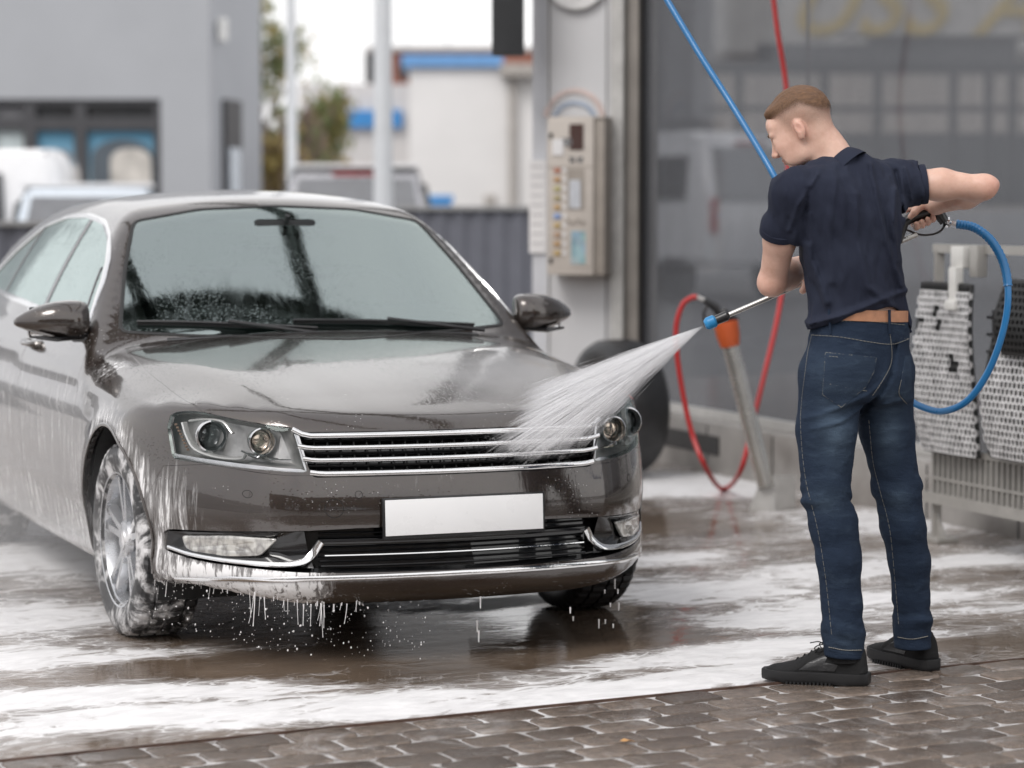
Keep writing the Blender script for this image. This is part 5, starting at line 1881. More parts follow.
gbox('wall_below', 690, 1110, 133, 206, Y=Yg + .25, m=simple('low_wall_grey', (.11, .115, .12), .7))
Yn = 52.0
bn = empty('lettered_banner', (xat(850, Yn), Yn, 0), 0, 'pale fascia with yellow letters seen through the partition', 'sign')
gbox('fascia', 712, 1160, -60, 52, Y=Yn, m=simple('pale_fascia', (.62, .59, .55), .7), parent=bn)
gbox('fascia_wall', 712, 1160, 52, 210, Y=Yn + .3, m=simple('beige_wall', (.55, .49, .44), .8), parent=bn)
gbox('fascia_return', 650, 711, -60, 210, Y=Yn + .2, m=simple('grey_wall_return', (.20, .20, .21), .7), parent=bn)
fc = bpy.data.curves.new('letters', 'FONT'); fc.body = 'USS A'; fc.size = 1.82; fc.extrude = .03; fc.shear = .45; fc.space_character = 1.08; fc.offset = .022
fo = bpy.data.objects.new('letters_curve', fc); COL.objects.link(fo)
bpy.context.view_layer.update()
me = bpy.data.meshes.new_from_object(fo.evaluated_get(bpy.context.evaluated_depsgraph_get()))
bpy.data.objects.remove(fo)
me.materials.append(simple('yellow_letters', (.72, .52, .12), .6))
lo = bpy.data.objects.new('letters', me); link(lo, bn)
lo.matrix_parent_inverse = parent_inv(bn)
lo.rotation_euler = (R(90), 0, 0)
lo.location = (xat(782, Yn), Yn - .1, zat(34, Yn))

# ---- overhead frame of the bay, plus an added cross beam: reflected in the windscreen and hood
def beam(a, b_, w, label):
    a, b_ = Vector(a), Vector(b_)
    e = empty('overhead_beam', a, 0, label, 'beam', 'steel beams over the wash bay')
    bm = bmesh.new()
    d = b_ - a
    q = d.to_track_quat('X', 'Z').to_matrix().to_4x4()
    for dz in (-.14, .14):
        bx(bm, (a + b_) / 2 + q @ Vector((0, 0, dz)), (d.length, w, .07), rot=q)
    n = int(d.length / .55)
    for i in range(n):
        p = a + d * (i / n); p2 = a + d * ((i + 1) / n)
        s = 1 if i % 2 else -1
        cyl(bm, p + q @ Vector((0, 0, -.12 * s)), p2 + q @ Vector((0, 0, .12 * s)), .02, n=6)
    from_bm('truss', bm, simple('dark_green_steel', (.05, .07, .065), .5), e, world_parent=True)
def carw(x, y, z): return Vector((CAR_LOC.x, CAR_LOC.y, 0)) + FW * x + LF * y + Vector((0, 0, z))
beam(carw(-5.5, -1.35, 4.3), carw(2.5, .25, 4.3), .11, 'truss beam crossing above the sedan, out of frame')
beam(carw(-1.43, -3.2, 4.3), carw(-1.43, 3.0, 4.3), .10, 'unseen cross beam added above the windscreen for a dark band in its reflection')  # added beam: its mirror image stands in for the dark seats and dashboard
beam(carw(-5.5, .75, 4.3), carw(2.5, 1.25, 4.3), .08, 'second truss beam above the sedan, near the steel column')

# ---- across the street, behind the camera: what the wet paint and glass mirror
e = empty('street_building', (0, -22, 0), 0, 'long brown brick building across the street behind the camera', 'building')
for nm, c_, s_, m_ in (('wall', (0, -26, 3.2), (60, 8, 6.4), simple('brown_facade', (.16, .13, .11), .8, var=.2, nscale=1.5)), ('roof', (0, -26, 6.5), (61, 8.6, .25), simple('dark_roof', (.06, .06, .06), .7))):
    bm = bmesh.new(); bx(bm, c_, s_); from_bm(nm, bm, m_, e, world_parent=True)
for k in range(14):
    bm = bmesh.new(); bx(bm, (-26 + k * 4, -21.97, 2.0 if k % 3 else 1.4), (1.8, .10, 1.7 if k % 3 else 2.8))
    from_bm('window', bm, M_winglass, e, world_parent=True)
    bm = bmesh.new(); bx(bm, (-26 + k * 4, -21.97, 4.9), (1.8, .10, 1.5))
    from_bm('window', bm, M_winglass, e, world_parent=True)
for k, (X_, Y_, Z_) in enumerate(((-9, -14, 1.0), (-3, -13.5, 1.0), (6, -14, 1.0))):
    vehicle('street_car', HATCH, 1.75, X_, Y_, R(5 * k), (M_silverp, M_whitepaint, M_bluepaint)[k], ('silver car parked across the street behind the camera', 'white car parked across the street behind the camera', 'pale blue car parked across the street behind the camera')[k], 'car', [(-1.5, -.7, 1.0, 1.45, .0), (-.6, .2, 1.0, 1.5, .2)])

# ---- lance holder: inclined tube with orange cap, parked lance and red hose
bs = gp(771, 511)
Yh = bs.y
hold = empty('lance_holder', (bs.x, bs.y, 0), 0, 'steel lance holder tube with orange collar on a folded foot', 'holder')
def hp(px, py, dY=0): return at(px, py, Yh + dY)
bm = bmesh.new()
sweep(bm, [hp(766, 486), hp(729, 340, .02)], .040, 20)
from_bm('tube', bm, simple('polished_tube', (.58, .57, .54), .25, .75), hold, smooth=True, angle=50, world_parent=True)
bm = bmesh.new()
tp, td = hp(729, 340, .02), (hp(725.5, 321, .02) - hp(729, 340, .02)).normalized()
sweep(bm, [tp - td * .03, tp + td * .02, tp + td * .085, tp + td * .088, tp + td * .06], [.044, .055, .058, .048, .040], 20)
from_bm('orange_collar', bm, simple('orange_plastic', (.62, .12, .035), .45), hold, smooth=True, angle=50, world_parent=True)
bm = bmesh.new()
pa, pb_ = hp(749, 510), hp(796, 509)
for (a, b_, c_, d_) in ((hp(749, 511), hp(775, 511), hp(775, 476), hp(757, 490)), (hp(775, 511), hp(796, 508, .1), hp(796, 476, .1), hp(775, 476))):
    nrm = (b_ - a).cross(d_ - a).normalized()
    A = [bm.verts.new(p) for p in (a, b_, c_, d_)]; Bv = [bm.verts.new(p + Vector((0, .012, 0))) for p in (a, b_, c_, d_)]
    bm.faces.new(A); bm.faces.new(Bv[::-1])
    for k in range(4): bm.faces.new((A[k], Bv[k], Bv[(k + 1) % 4], A[(k + 1) % 4]))
bmesh.ops.recalc_face_normals(bm, faces=bm.faces)
from_bm('folded_foot', bm, M_galv, hold, world_parent=True)

pk = empty('parked_lance', hp(725, 318), 0, 'black parked spray lance sticking out of the orange collar', 'lance')
bm = bmesh.new()
sweep(bm, [hp(727, 330, .02), hp(716, 308, .02), hp(704, 300, .02)], [.014, .020, .014], 10)
sweep(bm, [hp(735, 322, .03), hp(722, 312, .02)], [.026, .022], 10)
sweep(bm, spline([hp(709, 304, .02), hp(704, 312, .02), hp(706, 326, .02), hp(714, 322, .02)], 4), .007, 6)
from_bm('grip', bm, M_black, pk, smooth=True, world_parent=True)
bm = bmesh.new()
sweep(bm, [hp(706, 301, .02), hp(697, 297, .02)], .011, 10)
from_bm('hose_fitting', bm, M_galv, pk, smooth=True, world_parent=True)
bm = bmesh.new()
pts = spline([at(766, -70, 12.6), at(776, 20, 12.6), at(788, 110, 12.6), at(786, 250, 12.5), at(779, 310, 12.4), at(765, 372, 12.3), at(752, 425, 12.2), at(741, 470, 12.1), gp(724, 489, .012), hp(708, 472, .05), hp(691, 430, .05), hp(679, 370, .05), hp(676, 330, .05), hp(682, 306, .04), hp(691, 298, .03), hp(697, 297, .02)], 10)
sweep(bm, pts, .0125, 10)
o = from_bm('red_hose', bm, simple('red_rubber', (.50, .035, .035), .35), smooth=True)
tag(o, 'red hose looping from above down to the parked lance', 'hose')
bm = bmesh.new()
sweep(bm, [at(808, -60, 13.2), at(808, 92, 13.1), at(806, 240, 13.0)], .008, 6)
o = from_bm('dark_cord', bm, simple('dark_red_cord', (.10, .05, .05), .6), smooth=True)
tag(o, 'thin dark cord hanging behind the man', 'cord')

# ---- big black tyre leaning by the column
def big_tyre():
    Y = 13.6
    c_ = at(618, 408, Y)
    e = empty('spare_tyre', (c_.x, Y, 0), 0, 'black wheel tyre standing between the sedan headlight and the partition', 'tyre')
    bm = bmesh.new()
    Rr = c_.z
    prof = [(.20, -.10), (.23, -.125), (Rr - .06, -.13), (Rr - .02, -.115), (Rr, -.08), (Rr + .003, 0), (Rr, .08), (Rr - .02, .115), (Rr - .06, .13), (.23, .125), (.20, .10)]
    lathe(bm, prof, 64)
    bmesh.ops.rotate(bm, verts=bm.verts, matrix=Matrix.Rotation(R(-62), 3, 'Z'))
    bmesh.ops.translate(bm, verts=bm.verts, vec=(0, 0, Rr + .003))
    from_bm('tyre_carcass', bm, M_tyre, e, smooth=True, angle=40)
    bm = bmesh.new()
    lathe(bm, [(.20, -.09), (.20, .05), (.06, .03), (.06, -.03), (.004, -.03)], 40)
    bmesh.ops.rotate(bm, verts=bm.verts, matrix=Matrix.Rotation(R(-62), 3, 'Z'))
    bmesh.ops.translate(bm, verts=bm.verts, vec=(0, 0, Rr + .003))
    from_bm('wheel_disc', bm, M_black, e, smooth=True, angle=40)
big_tyre()

# ---- mat rack with foamed rubber mats
RA = gp(936, 541)                        # left foot
def rk(s, z, off=0.0):                   # along the rack (towards the camera), height, towards the bay
    q = RA + FW * s - LF * off
    return Vector((q.x, q.y, z))
rack = empty('mat_rack', RA, 0, 'galvanised rack for washing floor mats behind the man on the right', 'rack')
M_rack = simple('rack_steel', (.40, .385, .36), .45, .3, var=.1, nscale=12)
def rbar(name, s0, z0, s1, z1, w, off=0, parent=rack, m=M_rack, dp=None):
    a, b_ = rk(s0, z0, off), rk(s1, z1, off)
    bm = bmesh.new()
    d = b_ - a
    q = d.to_track_quat('X', 'Z').to_matrix().to_4x4()
    bx(bm, (a + b_) / 2, (d.length, dp or w, w), rot=q)
    return from_bm(name, bm, m, parent, world_parent=True)
ZR = 1.235
rbar('post', 0, 0, 0, ZR, .038)
rbar('post', 2.6, 0, 2.6, ZR, .038)
rbar('top_rail', -.02, ZR + .002, 2.62, ZR + .002, .036, off=.002)
rbar('leg', .86, 0, .86, .30, .04, off=.02)
for s0 in (0, .86, 2.6):
    bm = bmesh.new(); q = rk(s0 + .02, .012, 0)
    bx(bm, q, (.16, .10, .02), rot=wang, bevel=.003)
    from_bm('foot_plate', bm, M_rack, rack, world_parent=True)
    bm = bmesh.new()
    a = [rk(s0 + .02, .02), rk(s0 + .09, .02), rk(s0 + .02, .12)]
    A = [bm.verts.new(p) for p in a]; Bv = [bm.verts.new(p - LF * .012) for p in a]
    bm.faces.new(A); bm.faces.new(Bv)
    for k in range(3): bm.faces.new((A[k], A[(k + 1) % 3], Bv[(k + 1) % 3], Bv[k]))
    bmesh.ops.recalc_face_normals(bm, faces=bm.faces)
    from_bm('gusset', bm, M_rack, rack, world_parent=True)
# lower tray of vertical bars
rbar('tray_rail', -.02, .40, 2.62, .40, .024, off=.030)
rbar('tray_rail', -.02, .275, 2.62, .275, .012, off=.036)
rbar('tray_rail', -.02, .19, 2.62, .19, .045, off=.030)
bm = bmesh.new()
for k in range(64):
    s0 = .03 + k * .041
    bx(bm, rk(s0, .30, .030), (.014, .018, .20), rot=wang)
o = from_bm('tray_grating', bm, M_rack, rack, world_parent=True)
# black back grid behind the mats
bm = bmesh.new()
for k in range(30):
    bx(bm, rk(.36 + k * .055, .68, -.05), (.016, .02, .62), rot=wang)
for k in range(9):
    bx(bm, rk(1.15, .40 + k * .07, -.033), (1.64, .01, .012), rot=wang)
from_bm('back_grid', bm, M_black, rack, world_parent=True)

def rubber_mat(s0, s1, z0, z1, off, foam, label, tilt=0.0, seed=1, name='rubber_mat', bulge=.03):
    """perforated mat: a lattice of ribs with holes, foam clinging to it"""
    e = empty(name, rk(s0, 0, off), 0, label, 'rubber mat', 'rubber mats hanging on the rack')
    rnd = random.Random(seed)
    bm = bmesh.new(); bf = bmesh.new()
    nu, nv = max(4, int((s1 - s0) / .028)), int((z1 - z0) / .027)
    def pt(u, v, o=0):
        s_ = s0 + (s1 - s0) * u + tilt * (1 - v)
        z_ = z0 + (z1 - z0) * v
        oo = off + o + bulge * math.sin(PI * v) + .012 * math.sin(5 * v + 3 * u)
        return rk(s_, z_, oo)
    def cell(bmx, u0, u1, v0, v1, o0, o1, hole):
        """hex-ish ring"""
        n = 6
        cu, cv = (u0 + u1) / 2, (v0 + v1) / 2
        out, inn, outb, innb = [], [], [], []
        for k in range(4):
            a = [(u0, v0), (u1, v0), (u1, v1), (u0, v1)][k]
            b_ = (cu + (a[0] - cu) * hole, cv + (a[1] - cv) * hole)
            out.append(bmx.verts.new(pt(*a, o1))); inn.append(bmx.verts.new(pt(*b_, o1)))
            innb.append(bmx.verts.new(pt(*b_, o0)))
        for k in range(4):
            j = (k + 1) % 4
            bmx.faces.new((out[k], out[j], inn[j], inn[k])); bmx.faces.new((inn[k], inn[j], innb[j], innb[k]))
        if o0 == 0: bmx.faces.new(innb)
    for j in range(nv):
        for i in range(nu):
            sh_ = .5 / nu if j % 2 else 0
            u0, u1 = i / nu + sh_, (i + 1) / nu + sh_
            v0, v1 = j / nv, (j + 1) / nv
            cell(bm, u0, u1, v0, v1, 0, .012, .60)
            f = float(fbm(i * .22, j * .16, seed, 3, seed))
            edge_ = min(i, nu - 1 - i) < 1
            if f + foam * .5 > .60 and not (j > nv - 2 and foam < .9):
                cell(bf, u0 - .08 / nu, u1 + .08 / nu, v0 - .08 / nv, v1 + .08 / nv, .002, .0155 + .004 * rnd.random(), .60 + .2 * rnd.random())
    for bmx in (bm, bf): bmesh.ops.recalc_face_normals(bmx, faces=bmx.faces)
    base = from_bm('mat_lattice', bm, M_rub, e, world_parent=True)
    if len(bf.faces): from_bm('foam_coat', bf, M_foam, e, world_parent=True)
    bm = bmesh.new()
    ed = [pt(0, v) for v in np.linspace(0, 1, 14)] + [pt(u, 1) for u in np.linspace(.1, 1, 8)] + [pt(1, v) for v in np.linspace(.93, 0, 14)] + [pt(u, 0) for u in np.linspace(.9, .1, 8)]
    ed.append(ed[0])
    sweep(bm, ed, .011, 6)
    from_bm('mat_rim', bm, M_rub, e, world_parent=True, smooth=True)
    return e
rubber_mat(-.02, .40, .40, 1.09, .075, .60, 'foam covered rubber mat hanging from the white clamp', tilt=.05, seed=3)
rubber_mat(.60, 1.25, .42, .98, .10, .56, 'foamy rubber mat at the right edge of the rack', tilt=-.02, seed=7)
rubber_mat(-.13, -.03, .52, .80, -.05, .05, 'small bare black mat behind the foamed mat next to the jeans', seed=5, bulge=.01)
rubber_mat(.74, 1.25, .84, 1.12, .15, -2, 'black curled mat hanging highest at the right edge', tilt=.0, seed=9)
# clamp
cl = empty('mat_clamp', rk(.30, ZR), 0, 'white metal clamp holding the foamed mat on the top rail', 'clamp')
for nm, s0, z0, z1, w_, o in (('jaw', .25, 1.16, 1.25, .095, .05), ('arm', .28, 1.00, 1.165, .055, .09), ('grip', .285, .99, 1.03, .075, .105)):
    bm = bmesh.new(); bx(bm, rk(s0, (z0 + z1) / 2, o), (w_, .04, z1 - z0), rot=wang, bevel=.006)
    from_bm(nm, bm, simple('clamp_white', (.66, .65, .62), .4), cl, world_parent=True, smooth=True, angle=40)
bm = bmesh.new(); bx(bm, rk(.355, 1.19, .03), (.06, .05, .13), rot=wang, bevel=.004)
from_bm('bracket', bm, M_rack, cl, world_parent=True, smooth=True, angle=40)

# ================================================================== THE MAN
YP = 7.68
def J(px, py, d=0.0): return np.array(at(px, py, YP + d)[:])

class Field:
    def __init__(s, lo, hi, h):
        s.h = h; s.lo = np.array(lo, float)
        s.n = np.ceil((np.array(hi) - s.lo) / h).astype(int) + 1
        s.D = np.full(s.n, 0.2, np.float32)
    def win(s, lo, hi):
        a = np.clip(((np.array(lo) - s.lo) / s.h).astype(int), 0, s.n - 1)
        b = np.clip(((np.array(hi) - s.lo) / s.h).astype(int) + 2, 1, s.n)
        if (b <= a).any(): return None
        g = np.meshgrid(*[s.lo[k] + s.h * np.arange(a[k], b[k]) for k in range(3)], indexing='ij')
        return tuple(slice(a[k], b[k]) for k in range(3)), g
    def add(s, fn, lo, hi, k=0.01, op='add'):
        w = s.win(np.array(lo) - k * 1.5, np.array(hi) + k * 1.5)
        if w is None: return
        sl, (X, Y, Z) = w
        d = fn(X, Y, Z)
        cur = s.D[sl].astype(float)
        s.D[sl] = (smin(cur, d, k) if op == 'add' else smax(cur, -d, k)).astype(np.float32)
    def cone(s, a, b, ra, rb, k=0.012, op='add'):
        a, b = np.array(a, float), np.array(b, float)
        m = max(ra, rb) + .01
        def fn(X, Y, Z):
            d = b - a; L2 = d @ d
            t = np.clip(((X - a[0]) * d[0] + (Y - a[1]) * d[1] + (Z - a[2]) * d[2]) / L2, 0, 1)
            return np.sqrt((X - a[0] - t * d[0])**2 + (Y - a[1] - t * d[1])**2 + (Z - a[2] - t * d[2])**2) - (ra + (rb - ra) * t)
        s.add(fn, np.minimum(a, b) - m, np.maximum(a, b) + m, k, op)
    def chain(s, pts, rads, k=0.012):
        for i in range(len(pts) - 1): s.cone(pts[i], pts[i + 1], rads[i], rads[i + 1], k)
    def ell(s, c, r, M=None, k=0.012, op='add'):
        """ellipsoid, M rows = local axes"""
        c = np.array(c, float); r = np.array(r, float) * (HSC if M is HM else 1.0); M = np.eye(3) if M is None else np.array(M)
        m = r.max() + .01
        def fn(X, Y, Z):
            x, y, z = X - c[0], Y - c[1], Z - c[2]
            q = [(M[i][0] * x + M[i][1] * y + M[i][2] * z) / r[i] for i in range(3)]
            l = np.sqrt(q[0]**2 + q[1]**2 + q[2]**2)
            return (l - 1) * r.min() * (.6 + .4 * 1)
        s.add(fn, c - m, c + m, k, op)
    def loft(s, pts, A, B, ax, bx_, k=0.02, ex=2.3):
        """elliptic sections along a mostly vertical spine; ax, bx_ are the section axes"""
        pts = np.array(pts); o = np.argsort(pts[:, 2]); pts = pts[o]; A = np.array(A)[o]; B = np.array(B)[o]
        m = max(A.max(), B.max()) + .02
        def fn(X, Y, Z):
            zc = np.clip(Z, pts[0, 2], pts[-1, 2])
            cx = interp(zc, pts[:, 2], pts[:, 0]); cy = interp(zc, pts[:, 2], pts[:, 1])
            a = interp(zc, pts[:, 2], A); b = interp(zc, pts[:, 2], B)
            u = ((X - cx) * ax[0] + (Y - cy) * ax[1]); v = ((X - cx) * bx_[0] + (Y - cy) * bx_[1])
            l = (np.abs(u / a)**ex + np.abs(v / b)**ex)**(1 / ex)
            d = (l - 1) * np.minimum(a, b)
            return smax(d, np.maximum(pts[0, 2] - Z, Z - pts[-1, 2]), .02)
        s.add(fn, pts.min(0) - m, pts.max(0) + m, k)
    def mesh(s):
        D = s.D; nx, ny, nz = D.shape
        S = D < 0
        cnt = np.zeros((nx - 1, ny - 1, nz - 1), np.int8)
        for i in (0, 1):
            for j in (0, 1):
                for k in (0, 1): cnt += S[i:nx - 1 + i, j:ny - 1 + j, k:nz - 1 + k]
        act = (cnt > 0) & (cnt < 8)
        I = np.argwhere(act)
        idx = np.full(act.shape, -1, np.int64); idx[act] = np.arange(len(I))
        acc = np.zeros((len(I), 3)); num = np.zeros(len(I))
        cor = [(0, 0, 0), (1, 0, 0), (0, 1, 0), (1, 1, 0), (0, 0, 1), (1, 0, 1), (0, 1, 1), (1, 1, 1)]
        val = [D[I[:, 0] + c[0], I[:, 1] + c[1], I[:, 2] + c[2]].astype(float) for c in cor]
        for a in range(8):
            for b in range(a + 1, 8):
                df = [abs(cor[a][q] - cor[b][q]) for q in range(3)]
                if sum(df) != 1: continue
                va, vb = val[a], val[b]
                m = (va < 0) != (vb < 0)
                t = np.where(m, va / np.where(m, va - vb, 1), 0)
                p = np.array(cor[a])[None] + t[:, None] * (np.array(cor[b]) - np.array(cor[a]))[None]
                acc += p * m[:, None]; num += m
        V = s.lo + (I + acc / num[:, None]) * s.h
        Fs = []
        for axis in range(3):
            sl0 = [slice(None)] * 3; sl1 = [slice(None)] * 3
            sl0[axis] = slice(0, -1); sl1[axis] = slice(1, None)
            ch = S[tuple(sl0)] != S[tuple(sl1)]
            E_ = np.argwhere(ch)
            u, v = (axis + 1) % 3, (axis + 2) % 3
            E_ = E_[(E_[:, u] > 0) & (E_[:, v] > 0) & (E_[:, u] < D.shape[u] - 1) & (E_[:, v] < D.shape[v] - 1)]
            ins = S[E_[:, 0], E_[:, 1], E_[:, 2]]
            def ci(du, dv):
                q = E_.copy(); q[:, u] -= du; q[:, v] -= dv
                return idx[q[:, 0], q[:, 1], q[:, 2]]
            a, b, c, d = ci(1, 1), ci(0, 1), ci(0, 0), ci(1, 0)
            quad = np.stack([a, b, c, d], 1)
            quad[~ins] = quad[~ins][:, ::-1]
            Fs.append(quad)
        return V, np.concatenate(Fs)

def mesh_fast(name, V, Fq, m, parent, smooth=True, attrs=None):
    me = bpy.data.meshes.new(name)
    me.vertices.add(len(V)); me.vertices.foreach_set('co', V.astype(np.float32).ravel())
    me.loops.add(Fq.size); me.loops.foreach_set('vertex_index', Fq.astype(np.int32).ravel())
    me.polygons.add(len(Fq)); me.polygons.foreach_set('loop_start', np.arange(0, Fq.size, 4)); me.polygons.foreach_set('loop_total', np.full(len(Fq), 4))
    me.update(); me.validate()
    me.polygons.foreach_set('use_smooth', [smooth] * len(me.polygons))
    me.materials.append(m)
    for k, a in (attrs or {}).items():
        at_ = me.attributes.new(k, 'FLOAT', 'POINT'); at_.data.foreach_set('value', a.astype(np.float32))
    o = bpy.data.objects.new(name, me); link(o, parent)
    if parent is not None: o.matrix_parent_inverse = parent_inv(parent)
    return o

PHI = R(36)
Ld = np.array([-math.cos(PHI), -math.sin(PHI), 0])       # towards his left
Fd = np.array([-math.sin(PHI), math.cos(PHI), 0])        # where his chest faces

foot = gp(855, 688)
man = empty('person', (foot.x, foot.y, 0), 0, 'man in navy polo shirt, blue jeans and black sneakers holding a spray lance', 'person')

# joints
hipC, chC, nkC = J(858, 335), J(845, 235, .01), J(838, 168, .02)
shL, elL, wrL = J(789, 198, -.10), J(773, 281, .03), J(806, 264, .25)
shR, elR, wrR = J(899, 185, .10), J(984, 187, .06), J(936, 205, .25)
LANCE_G, LANCE_N = J(946, 222, .29), J(705, 325, .25)
def lance(t): return LANCE_G + (LANCE_N - LANCE_G) * t
hyL, kneeL, ankL = J(833, 352, -.05), J(829, 485, -.07), J(845, 640, -.08)
hyR, kneeR, ankR = J(884, 352, .05), J(898, 485, .08), J(913, 632, .14)

# ---- head frame
yaw, pit = R(18), R(28)
hf = np.array([-math.cos(yaw) * math.cos(pit), math.sin(yaw) * math.cos(pit), -math.sin(pit)])
hu = np.array([-math.cos(yaw) * math.sin(pit), math.sin(yaw) * math.sin(pit), math.cos(pit)])
hs = np.cross(hu, hf)
if hs[1] > 0: hs = -hs                                    # his left, towards the camera
HM = np.array([hf, hs, hu])
HO = J(803, 130, .04)
HSC = 0.935                                              # head scale
def H(f, s_, u): return HO + (hf * f + hs * s_ + hu * u) * HSC

def build_body():
    f = Field(J(740, 205)[0] * np.array([1, 0, 0]) + [0, YP - .28, 0.03], [J(1012, 205)[0], YP + .42, at(512, 78, YP).z], .0042)
    # trunk and legs (under the clothes)
    f.loft([J(857, 352), J(858, 325), J(855, 290), J(848, 240, .01), J(845, 205, .01), J(843, 182, .01), J(840, 165, .02)],
           [.140, .146, .135, .145, .155, .135, .065], [.095, .104, .098, .105, .105, .075, .055], Ld, Fd, .02)
    for a, b, c, r in ((hyL, kneeL, ankL, 1), (hyR, kneeR, ankR, 1)):
        f.chain([a, b, c, c - np.array([0, 0, .008])], [.068, .050, .034, .032], .02)
    # neck and head
    f.chain([nkC, J(826, 152, .035), H(-.030, 0, -.03)], [.064, .058, .058], .03)
    f.ell(H(-.012, 0, .045), (.098, .077, .088), HM, .02)
    f.ell(H(.040, 0, -.015), (.062, .062, .082), HM, .02)
    f.ell(H(.035, 0, -.070), (.052, .053, .034), HM, .02)
    f.ell(H(.072, 0, -.096), (.020, .020, .015), HM, .016)
    f.ell(H(.078, 0, .050), (.022, .048, .030), HM, .02)             # forehead
    f.ell(H(.090, 0, .026), (.012, .046, .009), HM, .010)            # brow
    for s_ in (-1, 1):
        f.ell(H(.108, s_ * .030, .002), (.020, .018, .013), HM, .008, 'cut')   # sockets
        f.ell(H(.084, s_ * .030, .004), (.012, .014, .012), HM, .004)          # lids
        f.ell(H(.062, s_ * .043, -.026), (.032, .014, .022), HM, .024)         # cheekbones
        f.ell(H(.050, s_ * .048, -.072), (.030, .010, .020), HM, .014)         # jaw
        # ear: rim, lobe and a hollow
        c = H(-.006, s_ * .078, .000)
        f.ell(c, (.0165, .0085, .028), HM, .003)
        f.ell(H(-.004, s_ * .088, .004), (.0095, .007, .017), HM, .002, 'cut')
        f.ell(H(.001, s_ * .074, -.024), (.010, .008, .012), HM, .004)
    f.cone(H(.096, 0, .012), H(.113, 0, -.026), .0085, .0105, .010)  # nose
    f.ell(H(.117, 0, -.029), (.011, .011, .009), HM, .006)
    for s_ in (-1, 1): f.ell(H(.110, s_ * .012, -.034), (.009, .008, .007), HM, .005)
    f.ell(H(.096, 0, -.056), (.009, .022, .0055), HM, .004)
    f.ell(H(.094, 0, -.067), (.009, .020, .006), HM, .004)
    f.ell(H(.112, 0, -.0615), (.008, .026, .0018), HM, .002, 'cut')
    # shoulders and arms
    f.chain([J(832, 178, 0), shL], [.042, .036], .03); f.chain([J(852, 176, .03), shR], [.042, .048], .03)
    midL = (shL + elL) / 2 + np.array([-.004, -.006, 0]); midR = (shR + elR) / 2 + np.array([0, 0, .004])
    f.chain([shL + np.array([.012, .006, -.004]), midL, elL], [.038, .046, .040], .02)
    f.ell(elL + np.array([-.012, -.006, -.012]), (.030, .032, .030), None, .02)
    f.chain([elL, elL * .62 + wrL * .38, wrL], [.042, .046, .029], .018)
    f.chain([shR, midR, elR], [.045, .047, .031], .016)
    f.ell(elR + np.array([.030, -.002, .009]), (.013, .015, .012), None, .022)
    f.chain([elR, elR * .62 + wrR * .38, wrR], [.039, .043, .028], .018)
    # right hand closed on the pistol grip: palm over the top, four fingers round the far side, tips below
    gx = (LANCE_N - LANCE_G); gx = gx / np.linalg.norm(gx)         # along the lance, to the left
    upv = np.array([0, 0, 1.0]); upv -= gx * (upv @ gx); upv /= np.linalg.norm(upv)
    toc = np.cross(gx, upv); toc = toc if toc[1] < 0 else -toc      # towards the camera
    def G(l, o, u): return J(926, 214, .29) + gx * l + toc * o + upv * u
    Mh = np.array([gx, toc, upv])
    f.ell(G(.008, -.004, .034), (.040, .030, .017), Mh, .012)
    f.ell(G(-.012, .004, .034), (.022, .026, .017), Mh, .012)
    f.chain([wrR, G(-.018, -.002, .036)], [.028, .026], .012)
    f.chain([G(-.02, .014, .036), G(.010, .026, .030), G(.036, .024, .020), G(.052, .018, .012)], [.013, .0115, .0105, .009], .006)   # thumb
    for k, (l, q) in enumerate(((.040, .95), (.022, 1.0), (.003, .97), (-.015, .85))):
        f.chain([G(l, -.020, .032), G(l, -.036, .012), G(l + .001, -.030, -.018 * q), G(l + .002, -.006, -.029 * q), G(l + .003, .016, -.026 * q), G(l + .003, .024, -.014 * q)],
                [.0105, .0100, .0095, .0092, .0088, .0078], .0025)
    # left hand round the lance shaft
    cL = lance(.545)
    def GL(l, o, u): return cL + gx * l + toc * o + upv * u
    f.ell(GL(0, .020, .004), (.042, .016, .026), Mh, .01)
    f.chain([wrL, GL(-.01, .020, .004)], [.028, .024], .012)
    for k, (l, q) in enumerate(((.033, .95), (.012, 1.0), (-.008, .97), (-.027, .85))):
        f.chain([GL(l, .018, .022), GL(l, .000, .026 * q), GL(l, -.020, .012), GL(l, -.020, -.012), GL(l, -.004, -.020)], [.010, .0095, .009, .0085, .0075], .0025)
    f.chain([GL(.035, .018, -.008), GL(.050, .012, -.020), GL(.048, -.008, -.022)], [.012, .010, .0085], .004)
    return f.mesh(), (gx, toc, upv, G)
(Vb, Fb), (gx, toc, upv, Gh) = build_body()
loc = (Vb - HO) @ HM.T / HSC
hf_, hs_, hu_ = loc.T
# hair stubble of the faded sides, lip and blush tints as surface attributes
inhead = (np.abs(hs_) < .11) & (hu_ > -.12) & (hf_ > -.14) & (hf_ < .14)
line = .035 + .035 * sstep(hf_, -.05, .075)
ln0 = -.035 - .035 * sstep(-hf_, .0, .07)
stub = .72 * sstep(hu_ - ln0, 0, .10) * (1 - sstep(hf_ - .25 * hu_, .012, .045)) * inhead
ear = ((hf_ + .006) / .024)**2 + ((hu_) / .036)**2 < 1
stub = np.where(ear & (np.abs(hs_) > .060), 0, stub)
lips = ((hf_ > .088) & (np.abs(hu_ + .0615) < .0085) & (np.abs(hs_) < .022) & inhead).astype(float)
def blob(c, r): return np.exp(-(((Vb - c)**2).sum(1)) / r**2)
blush = .8 * blob(elR + [.035, -.02, 0], .045) + .5 * blob(elL + [-.02, -.02, -.02], .05) + .5 * blob(Gh(0, .01, -.02), .045) + .7 * blob(H(-.006, .08, 0), .028) + .35 * blob(H(.11, 0, -.03), .025) + .3 * blob(H(.07, .05, -.03), .03)
